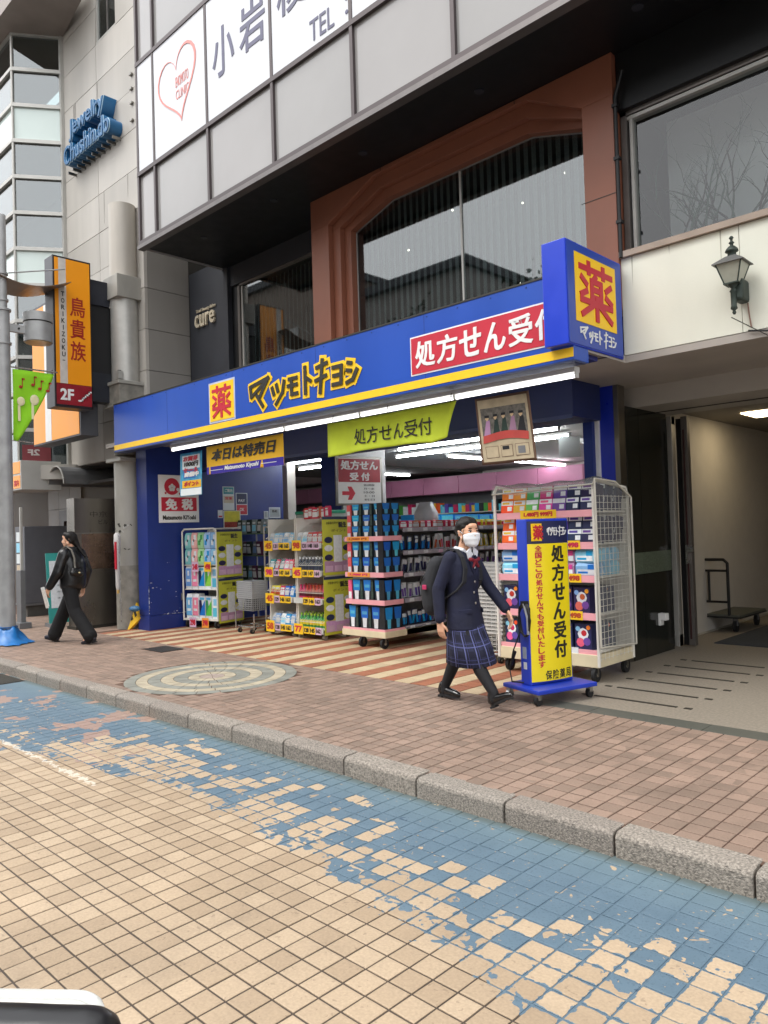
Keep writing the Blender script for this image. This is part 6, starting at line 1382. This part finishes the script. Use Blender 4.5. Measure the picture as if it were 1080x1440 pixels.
caps += hand_caps(wr[1]+V3(.014, 0, -.022), (.42, -.0, -.9), (-.65, -.35, -.25), (.75, -.55, .35), .75) + hand_caps(wr[-1]+V3(.002, 0, -.02), (.05, .04, -1), (-.1, 1, 0), (1, .0, 0), .6)
foot = lambda a, yaw, pitch: (a+V3(-.01, 0, -.05), .032, a+V3(.12*math.cos(pitch), 0, -.07+.12*math.sin(pitch)), .028)
caps += [foot(an[1], 0, 0), foot(an[-1], 0, R(24))]
blob('body', gl, SKIN, caps, balls=[], rings=[[(0, 0, .74, .10, .14), (0, 0, .86, .115, .155), (0, 0, .98, .095, .125), (.0, 0, 1.12, .105, .14), (0, 0, 1.24, .09, .15), (.005, 0, 1.30, .05, .08)]], voxel=.0048, smooth=3)
face(gl, T, Rm, 1.03, mouth=False)
TI = mat('black tights', '#16161a', .75, var=.15)
for s in (1, -1): blob('tights', gl, TI, [(hip[s]*.5+kn[s]*.5, .068, kn[s], .058), (kn[s], .057, kn[s]*.55+an[s]*.45+V3(-.014, 0, 0), .057), (kn[s]*.55+an[s]*.45+V3(-.014, 0, 0), .057, an[s], .041), (an[s], .041, an[s]+V3(.0, 0, -.05), .04)], voxel=.006, smooth=3)
LO = mat('black loafer', '#0d0c0d', .18, var=.1, spec=.7)
shoe(gl, an[1], R(-8), 0, LO); shoe(gl, an[-1], R(-4), R(25), LO)
# skirt with pleats and a woven check
PL = bpy.data.materials.new('plaid'); PL.use_nodes = True; n_, l_ = PL.node_tree.nodes, PL.node_tree.links; b_ = n_['Principled BSDF']; b_.inputs['Roughness'].default_value = .85
uv = n_.new('ShaderNodeUVMap'); sx_ = n_.new('ShaderNodeSeparateXYZ'); l_.new(uv.outputs[0], sx_.inputs[0])
def pm(op, a, b=None):
    q = n_.new('ShaderNodeMath'); q.operation = op
    for i, v in enumerate((a, b)):
        if v is None: continue
        if isinstance(v, (int, float)): q.inputs[i].default_value = v
        else: l_.new(v, q.inputs[i])
    return q.outputs[0]
def line(src, per, lo, hi): 
    f = pm('FRACT', pm('MULTIPLY', src, per)); return pm('MULTIPLY', pm('GREATER_THAN', f, lo), pm('LESS_THAN', f, hi))
col = None
def pmix(f, a, b):
    q = n_.new('ShaderNodeMix'); q.data_type = 'RGBA'; l_.new(f, q.inputs[0])
    for i, v in ((6, a), (7, b)):
        if isinstance(v, tuple): q.inputs[i].default_value = v
        else: l_.new(v, q.inputs[i])
    return q.outputs[2]
X_, Y_ = sx_.outputs[0], sx_.outputs[1]
base = pmix(line(X_, 13, .0, .45), lin('#191c33'), lin('#262a45')); base = pmix(line(Y_, 4.5, .0, .42), base, lin('#15172e'))
base = pmix(line(Y_, 4.5, .62, .68), base, lin('#555a8c')); base = pmix(line(X_, 13, .58, .68), base, lin('#5f6596')); base = pmix(line(X_, 13, .86, .90), base, lin('#43477a')); base = pmix(line(Y_, 4.5, .86, .89), base, lin('#43477a'))
l_.new(base, b_.inputs['Base Color'])
def skirt(par, prof, m, pleats=22):
    n = 132; V = []; UV = []; Fc = []
    for j, (cx_, cy_, z, rx, ry, amp) in enumerate(prof):
        for i in range(n+1):
            a = 2*math.pi*i/n; ph = (i*pleats/n) % 1.0; saw = (ph if ph < .8 else (1-ph)*4)-.4
            r = 1+amp*saw+amp*.5*math.sin(a*3+1)
            V.append((cx_+rx*r*math.cos(a), cy_+ry*r*math.sin(a), z+.012*math.sin(a*2+.5)*(1 if j else 0))); UV.append((i/n, (z-.3)/.6))
    for j in range(len(prof)-1):
        for i in range(n): a = j*(n+1)+i; Fc.append((a, a+n+1, a+n+2, a+1))
    me = bpy.data.meshes.new('skirt'); me.from_pydata(V, [], Fc); u = me.uv_layers.new(name='UVMap')
    for lp in me.loops: u.data[lp.index].uv = UV[lp.vertex_index]
    me.materials.append(m); me.polygons.foreach_set('use_smooth', [True]*len(Fc)); me.update()
    o = bpy.data.objects.new('skirt', me); COL.objects.link(o); o.parent = par; s = o.modifiers.new('cloth', 'SOLIDIFY'); s.thickness = .004; return o
skirt(gl, [(.01, 0, .84, .10, .14, .0), (.012, 0, .74, .128, .165, .01), (.022, 0, .62, .158, .180, .03), (.046, 0, .48, .198, .186, .045), (.060, 0, .352, .222, .188, .06)], PL)
NAVYC = mat('navy wool', '#141832', .8, var=.25, scale=9, bump=.8, bscale=13)
blob('blazer', gl, NAVYC, [(sh[1], .058, el[1], .054), (el[1], .054, wr[1]*.95+el[1]*.05, .045), (sh[-1], .058, el[-1], .054), (el[-1], .054, wr[-1]*.95+el[-1]*.05, .046)],
     rings=[[(.02, 0, .645, .150, .185), (.015, 0, .72, .142, .182), (.0, 0, .86, .128, .168), (.0, 0, .96, .115, .155), (.01, 0, 1.10, .128, .165), (.005, 0, 1.20, .115, .170), (.0, 0, 1.27, .085, .145), (.0, 0, 1.315, .058, .075)]], voxel=.007, smooth=4)
# shirt collar, ribbon, lapels, buttons, pockets: lie proud of the blazer front
SHIRT = mat('white shirt', '#e4e6ec', .7, var=.04)
sc2 = MB()
sc2.prism([(-.012, 1.345), (-.085, 1.30), (-.060, 1.235), (-.016, 1.285)], 0, .058, .068, SHIRT); sc2.prism([(.012, 1.345), (.085, 1.30), (.060, 1.235), (.016, 1.285)], 0, .058, .068, SHIRT)
for a0 in range(-10, 11): pass
o = sc2.build('shirt_collar', gl, .004)
o.location = (.048, 0, 0)
blob('shirt_neckband', gl, SHIRT, [(V3(.045, .04, 1.315), .018, V3(.075, .0, 1.265), .016), (V3(.045, -.04, 1.315), .018, V3(.075, 0, 1.265), .016), (V3(-.03, .045, 1.33), .018, V3(.045, .045, 1.315), .018), (V3(-.03, -.045, 1.33), .018, V3(.045, -.045, 1.315), .018), (V3(.082, 0, 1.27), .034, V3(.116, 0, 1.165), .020)], voxel=.005, smooth=3)
RB = mat('ribbon cloth', '#7a1224', .7, var=.2, scale=30)
blob('ribbon', gl, RB, [(V3(.143, .0, 1.225), .014, V3(.141, .0, 1.215), .014), (V3(.143, .008, 1.222), .012, V3(.133, .055, 1.235), .019), (V3(.143, -.008, 1.222), .012, V3(.133, -.055, 1.235), .019), (V3(.143, .008, 1.215), .011, V3(.143, .034, 1.175), .014), (V3(.143, -.008, 1.215), .011, V3(.143, -.034, 1.175), .014)], voxel=.005, smooth=2)
for s in (1, -1):
    MB().prism([(s*.035, 1.27), (s*.085, 1.225), (s*.062, 1.14), (s*.012, 1.06), (s*.03, 1.17)], 0, .118, .134, mat('lapel wool', '#171b38', .8)).build('lapel', gl, .003).rotation_euler = (0, R(0), s*R(-9))
for z in (1.045, .955, .865): MB().ball((0, 0, 0), .0115, mat('silver button', '#b9b4a8', .3, .8), n=10, sc_=(.5, 1, 1)).build('button', gl, loc=(.130 if z > 1 else (.118 if z > .9 else .131), .0, z))
for s in (1, -1): MB().box(-.055, .055, -.006, .006, -.018, .018, NAVYC).build('pocket_flap', gl, .003, loc=(.105, s*.115, .80), rot=(0, R(-4), s*R(48)+R(90)))
# hair: smooth cap drawn back to a low tail
hairc = [(T(-.024, 0, .046), .094*1.03, T(-.036, 0, .025), .094*1.03), (T(.035, .02, .085), .040, T(-.02, .05, .06), .052), (T(.035, -.02, .085), .040, T(-.02, -.05, .06), .052), (T(.022, .062, .052), .022, T(-.03, .07, -.01), .024), (T(.022, -.062, .052), .022, T(-.03, -.07, -.01), .024), (T(-.075, 0, -.02), .056, T(-.095, .0, -.07), .042), (T(-.095, 0, -.07), .042, T(-.115, -.03, -.15), .036), (T(-.115, -.03, -.15), .036, T(-.125, -.04, -.24), .014)]
blob('hair', gl, HAIR, hairc, voxel=.006, smooth=4)
blob('ear', gl, SKIN, [(T(-.005, -.086, .012), .011, T(-.002, -.084, -.022), .009)], voxel=.004, smooth=1)
def strands(par, T, k, seed, n=46):
    rs = random.Random(seed); b = MB()
    for q in range(n):
        a = rs.uniform(-1.35, 1.35); z0 = rs.uniform(.05, .12); p = T(.055-.05*abs(a), .075*math.sin(a), z0); pts = [p]
        for s_ in range(1, 5): t = s_/4; pts.append(T((.045-.05*abs(a))*(1-t)-.118*t, (.088*math.sin(a))*(1-.55*t), z0+.022*math.sin(t*3.1)-.10*t*t+rs.uniform(-.003, .003)))
        for u, v in zip(pts, pts[1:]): b.tube(u, v, .0016*k, HAIR, n=4, cap=False)
    for q in range(8):
        sd2 = rs.choice((-1, 1)); pts = [T(.045, sd2*.066, .05), T(.042, sd2*(.078+rs.uniform(0, .004)), .0), T(.034+rs.uniform(-.01, .01), sd2*.08, -.05), T(.03+rs.uniform(-.02, .015), sd2*.078, -.085)]
        for u, v in zip(pts, pts[1:]): b.tube(u, v, .0013*k, HAIR, n=4, cap=False)
    o = b.build('hair_strands', par); o['kind'] = 'stuff'
strands(gl, T, 1.0, 4)
# face mask with folds and ear loops
MK = mat('white mask', '#e9ebee', .75, var=.04)
mk = MB(); V = []; Fc = []; n, k2 = 16, 8
for j in range(k2+1):
    v = j/k2; z = -.016-.082*v
    for i in range(n+1):
        u = i/n*2-1; half = .058-.012*abs(v-.35); ang = u*1.25
        depth = (.102-.02*abs(v-.35)**1.2 - .012*(v > .9))*(math.cos(ang)**.65)*1.0 + .004*math.sin(v*18)*(1-u*u)
        V.append(T(max(.012, depth)-.001, math.sin(ang)*.080*(1-.5*max(0, v-.4)), z+.018*(1-u*u)*(1-v)-.014*(1-u*u)*v))
for j in range(k2):
    for i in range(n): a = j*(n+1)+i; Fc.append((a, a+1, a+n+2, a+n+1))
mk.add(V, Fc, MK, True); o = mk.build('face_mask', gl); s_ = o.modifiers.new('t', 'SOLIDIFY'); s_.thickness = .005; s_.offset = 1
for s in (1, -1): MB().path([T(.03, s*.072, -.006), T(-.004, s*.086, .022), T(-.012, s*.09, -.004), T(.03, s*.068, -.07)], .0028, MK, 5).build('ear_loop', gl)
# backpack
BPK = mat('backpack cloth', '#26272b', .8, var=.2, scale=14)
bp2 = blob('backpack', gl, BPK, [(V3(-.20, .10, 1.19), .075, V3(-.20, -.10, 1.19), .075), (V3(-.25, .11, 1.0), .10, V3(-.25, -.11, 1.0), .10), (V3(-.24, .11, .84), .095, V3(-.24, -.11, .84), .095), (V3(-.20, .10, 1.19), .075, V3(-.25, .11, 1.0), .10), (V3(-.2, -.10, 1.19), .075, V3(-.25, -.11, 1.0), .10), (V3(-.25, .11, 1.0), .10, V3(-.24, .11, .84), .095), (V3(-.25, -.11, 1.0), .10, V3(-.24, -.11, .84), .095), (V3(-.25, 0, 1.0), .12, V3(-.24, 0, .86), .11), (V3(-.33, .06, .86), .05, V3(-.33, -.06, .86), .05)], voxel=.009, smooth=5)
MB().path([V3(-.27, -.205, 1.1), V3(-.33, -.17, 1.04), V3(-.36, -.1, .98)], .008, BLACK, 6).build('zip', bp2); MB().box(-.02, .02, -.006, .006, -.02, .02, mat('pink badge', '#b4305c', .5)).build('badge', bp2, .004, loc=(-.24, -.225, 1.005), rot=(0, 0, R(10)))
for s in (1, -1):
    b = MB(); pts = [V3(-.13, s*.085, 1.285), V3(-.06, s*.09, 1.325), V3(.02, s*.09, 1.318), V3(.082, s*.10, 1.255), V3(.112, s*.105, 1.16), V3(.105, s*.118, 1.05), V3(.05, s*.140, .98), V3(-.05, s*.15, .92), V3(-.16, s*.15, .88)]
    for a, c in zip(pts, pts[1:]):
        d = (c-a).normalized(); w = V3(0, s*1, 0); w = (w-d*w.dot(d)).normalized()*.024; u = d.cross(w).normalized()*.006
        b.add([a-w-u, a+w-u, a+w+u, a-w+u, c-w-u, c+w-u, c+w+u, c-w+u], [(0, 1, 5, 4), (1, 2, 6, 5), (2, 3, 7, 6), (3, 0, 4, 7), (0, 3, 2, 1), (4, 5, 6, 7)], BPK)
    b.build('strap', bp2)
# ---- the woman in black, walking away to the left, head turned over her left shoulder
wm = thing('person', 'woman in a shiny black jacket and wide black trousers, hair tied back, walking away', 'person', (-10.98, 4.72, 0), R(207))
hip = {1: V3(0, .09, .86), -1: V3(.02, -.09, .86)}; kn = {1: V3(-.10, .09, .48), -1: V3(.21, -.085, .50)}; an = {1: V3(-.36, .085, .11), -1: V3(.40, -.08, .105)}
HC = V3(.05, .0, 1.50); T, Rm = head_parts(HC, R(30), R(-3), .98)
sh = {1: V3(0, .17, 1.30), -1: V3(0, -.17, 1.30)}; el = {1: V3(.05, .25, 1.04), -1: V3(-.06, -.24, 1.04)}; wr = {1: V3(.20, .25, .83), -1: V3(.02, -.25, .81)}
caps = head_skin(T, .98)+[(V3(.04, 0, 1.43), .050, V3(.005, 0, 1.31), .055)]
for s in (1, -1): caps += [(hip[s], .085, kn[s], .055), (kn[s], .053, an[s], .036), (an[s], .034, an[s]+V3(.10, 0, -.06), .028), (sh[s], .045, el[s], .038), (el[s], .038, wr[s], .026)]
caps += hand_caps(wr[1]+V3(.01, 0, -.02), (.35, 0, -.93), (-.3, -1, 0), (.9, -.1, .3), .8)+hand_caps(wr[-1]+V3(0, 0, -.02), (.1, .05, -1), (0, 1, 0), (1, 0, 0), .6)
blob('body', wm, SKIN, caps, rings=[[(0, 0, .80, .105, .15), (0, 0, .90, .115, .165), (0, 0, 1.02, .10, .135), (0, 0, 1.18, .11, .155), (0, 0, 1.28, .09, .16), (0, 0, 1.34, .05, .08)]], voxel=.0048, smooth=3)
face(wm, T, Rm, .98)
TRO = mat('black trousers', '#121214', .85, var=.3, scale=10, bump=.3, bscale=18)
blob('trousers', wm, TRO, [(hip[1], .105, kn[1], .092), (kn[1], .094, an[1]+V3(.01, 0, .02), .096), (hip[-1], .105, kn[-1], .092), (kn[-1], .094, an[-1]+V3(.0, 0, .02), .096), (an[1]+V3(0.01, 0, .02), .102, an[1]+V3(.025, 0, -.035), .068), (an[-1]+V3(0, 0, .02), .102, an[-1]+V3(.015, 0, -.03), .068)], rings=[[(0, 0, .80, .12, .165), (0, 0, .95, .12, .16), (0, 0, 1.06, .11, .14)]], voxel=.009, smooth=4)
for s, p in ((1, R(-14)), (-1, R(8))): shoe(wm, an[s]+V3(0, 0, .005), R(0), p, mat('dark trainer', '#22202a', .5))
JK = mat('shiny black jacket', '#111214', .30, var=.4, scale=9, bump=.9, bscale=11)
blob('jacket', wm, JK, [(sh[1], .082, el[1], .074), (el[1], .074, wr[1]*.93+el[1]*.07, .058), (sh[-1], .082, el[-1], .074), (el[-1], .074, wr[-1]*.93+el[-1]*.07, .058), (wr[1]*.93+el[1]*.07, .052, wr[1]*.98+el[1]*.02, .045), (V3(0, .09, 1.36), .05, V3(0, -.09, 1.36), .05)],
     rings=[[(.0, 0, .80, .150, .185), (-.005, 0, .85, .165, .205), (-.01, 0, 1.0, .165, .205), (-.005, 0, 1.18, .155, .20), (0, 0, 1.29, .115, .175), (0, 0, 1.36, .08, .10), (0, 0, 1.40, .07, .075)]], voxel=.009, smooth=3)
hairc = [(T(-.028, 0, .042), .092, T(-.036, 0, .02), .09), (T(.035, .02, .085), .040, T(-.02, .05, .06), .052), (T(.035, -.02, .085), .040, T(-.02, -.05, .06), .052), (T(.025, .062, .045), .022, T(-.03, .07, -.02), .026), (T(.025, -.062, .045), .022, T(-.03, -.07, -.02), .026), (T(-.08, 0, -.03), .055, T(-.11, 0, -.08), .04)]
p0 = T(-.11, 0, -.08); hairc += [(p0, .030, p0+V3(-.05, .0, -.07), .022), (p0+V3(-.05, 0, -.07), .022, p0+V3(-.10, -.02, -.15), .019), (p0+V3(-.10, -.02, -.15), .019, p0+V3(-.16, -.03, -.19), .008)]
blob('hair', wm, HAIR, hairc, voxel=.006, smooth=4)
strands(wm, T, 1.0, 6, 24)
BAGM = mat('black leather bag', '#0e0d0d', .35, var=.2)
bg_ = thing('shoulder_bag', 'small black bag with a grey strap over the shoulder of the woman in black', 'bag', (-10.98, 4.72, 0), R(207))
blob('pouch', bg_, BAGM, [(V3(-.165, .19, 1.03), .042, V3(-.185, .06, 1.01), .042), (V3(-.165, .18, 1.07), .034, V3(-.18, .08, 1.06), .034)], voxel=.008, smooth=3)
b = MB(); pts = [V3(-.17, .15, 1.10), V3(-.155, .14, 1.24), V3(-.10, .13, 1.36), V3(-.0, .12, 1.415), V3(.08, .11, 1.38), V3(.12, .09, 1.25)]
for a, c in zip(pts, pts[1:]):
    d = (c-a).normalized(); w = V3(0, 1, 0); w = (w-d*w.dot(d)).normalized()*.014; u = d.cross(w).normalized()*.004
    b.add([a-w-u, a+w-u, a+w+u, a-w+u, c-w-u, c+w-u, c+w+u, c-w+u], [(0, 1, 5, 4), (1, 2, 6, 5), (2, 3, 7, 6), (3, 0, 4, 7), (0, 3, 2, 1), (4, 5, 6, 7)], mat('grey strap', '#77736a', .5))
b.build('strap', bg_); MB().ball((-.235, .14, 1.03), .014, mat('brass clasp', '#c9b98a', .3, .8), n=10).build('clasp', bg_)
pg = thing('paper_sheets', 'white folded papers held in the hand of the woman in black', 'paper', (-10.98, 4.72, 0), R(207))
o = MB().box(-.003, .003, -.06, .06, -.19, .10, mat('paper white', '#e2e2de', .7)).box(.003, .006, -.055, .05, -.21, .06, mat('paper print', '#d9d2c8', .7, var=.2, scale=30)).build('sheet', pg, loc=(.27, .27, .74), rot=(R(8), R(10), R(65)))
# ---- white car in the near corner: only the mirror on its door reaches into the frame
CW = mat('car white', '#e9ebe6', .12, var=.02, scale=1, coat=.6); CBK = mat('car black trim', '#111114', .3, var=.1); CGL = glass('car glass', '#b8c4c4', .05)
cr = thing('parked_car', 'white car whose rounded white and black door mirror shows in the lower left corner', 'car', (-.4, -.7, -.12))
prof = [(-1.9, .25), (-1.95, .55), (-1.8, .80), (-1.05, .98), (1.35, 1.0), (1.55, .8), (1.55, .25)]
MB().prism(prof, 1, -.80, .80, CW).build('body', cr, .06, seg=3)
gh = MB()
for y in (-.66, .60):
    gh.path([(-1.0, y+(.14 if y > 0 else -.1), .98), (-.45, y, 1.62)], .035, CW, 8).path([(1.3, y+(.14 if y > 0 else -.1), 1.0), (1.0, y, 1.62)], .04, CW, 8)
gh.build('pillar', cr); MB().box(-.5, 1.05, -.68, .60, 1.62, 1.68, CW).build('roof', cr, .02)
MB().prism([(-1.0, .98), (-.97, .98), (-.43, 1.62), (-.46, 1.62)], 1, -.64, .56, CGL).build('windscreen', cr)
for x in (-1.3, 1.0):
    for y in (-.74, .74): w = MB().tube((x, y-.09, .30), (x, y+.09, .30), .30, RUBBER, n=28).build('wheel', cr); MB().tube((x, y-.095, .30), (x, y+.095, .30), .18, STEEL, n=20).build('rim', w)
mr_ = MB()
mi = blob('door_mirror', cr, CW, [(V3(-.835, 1.045, .900), .056, V3(-.715, 1.156, .902), .050), (V3(-.865, 1.075, .893), .052, V3(-.745, 1.186, .897), .044), (V3(-.90, .985, .893), .058, V3(-.835, 1.045, .900), .056)], voxel=.006, smooth=6)
bz = blob('mirror_bezel', mi, CBK, [(V3(-.795, 1.012, .934), .050, V3(-.645, 1.161, .924), .046), (V3(-.872, .948, .914), .050, V3(-.795, 1.012, .934), .050), (V3(-.79, 1.0, .88), .05, V3(-.64, 1.15, .87), .044), (V3(-.88, .90, .82), .03, V3(-.87, .78, .82), .03)], voxel=.005, smooth=6)
MB().ball((0, 0, 0), 1, mat('mirror glass', '#c8ccd0', .03, 1., var=0), n=20).build('mirror_glass', mi, loc=(-.70, 1.045, .83), rot=(0, 0, R(45))).scale = (.085, .012, .045)

for o in bpy.data.objects:          # tidy wording: a leftmost thing is not also 'from the left'
    if o.get('label') and 'leftmost' in o['label']: o['label'] = o['label'].replace(' from the left', '').replace(' from left', '')
    elif o.get('label') and o.parent is None: o['label'] = o['label'].replace('pack from left', 'pack from the left') if len(o['label'].split()) < 16 else o['label']
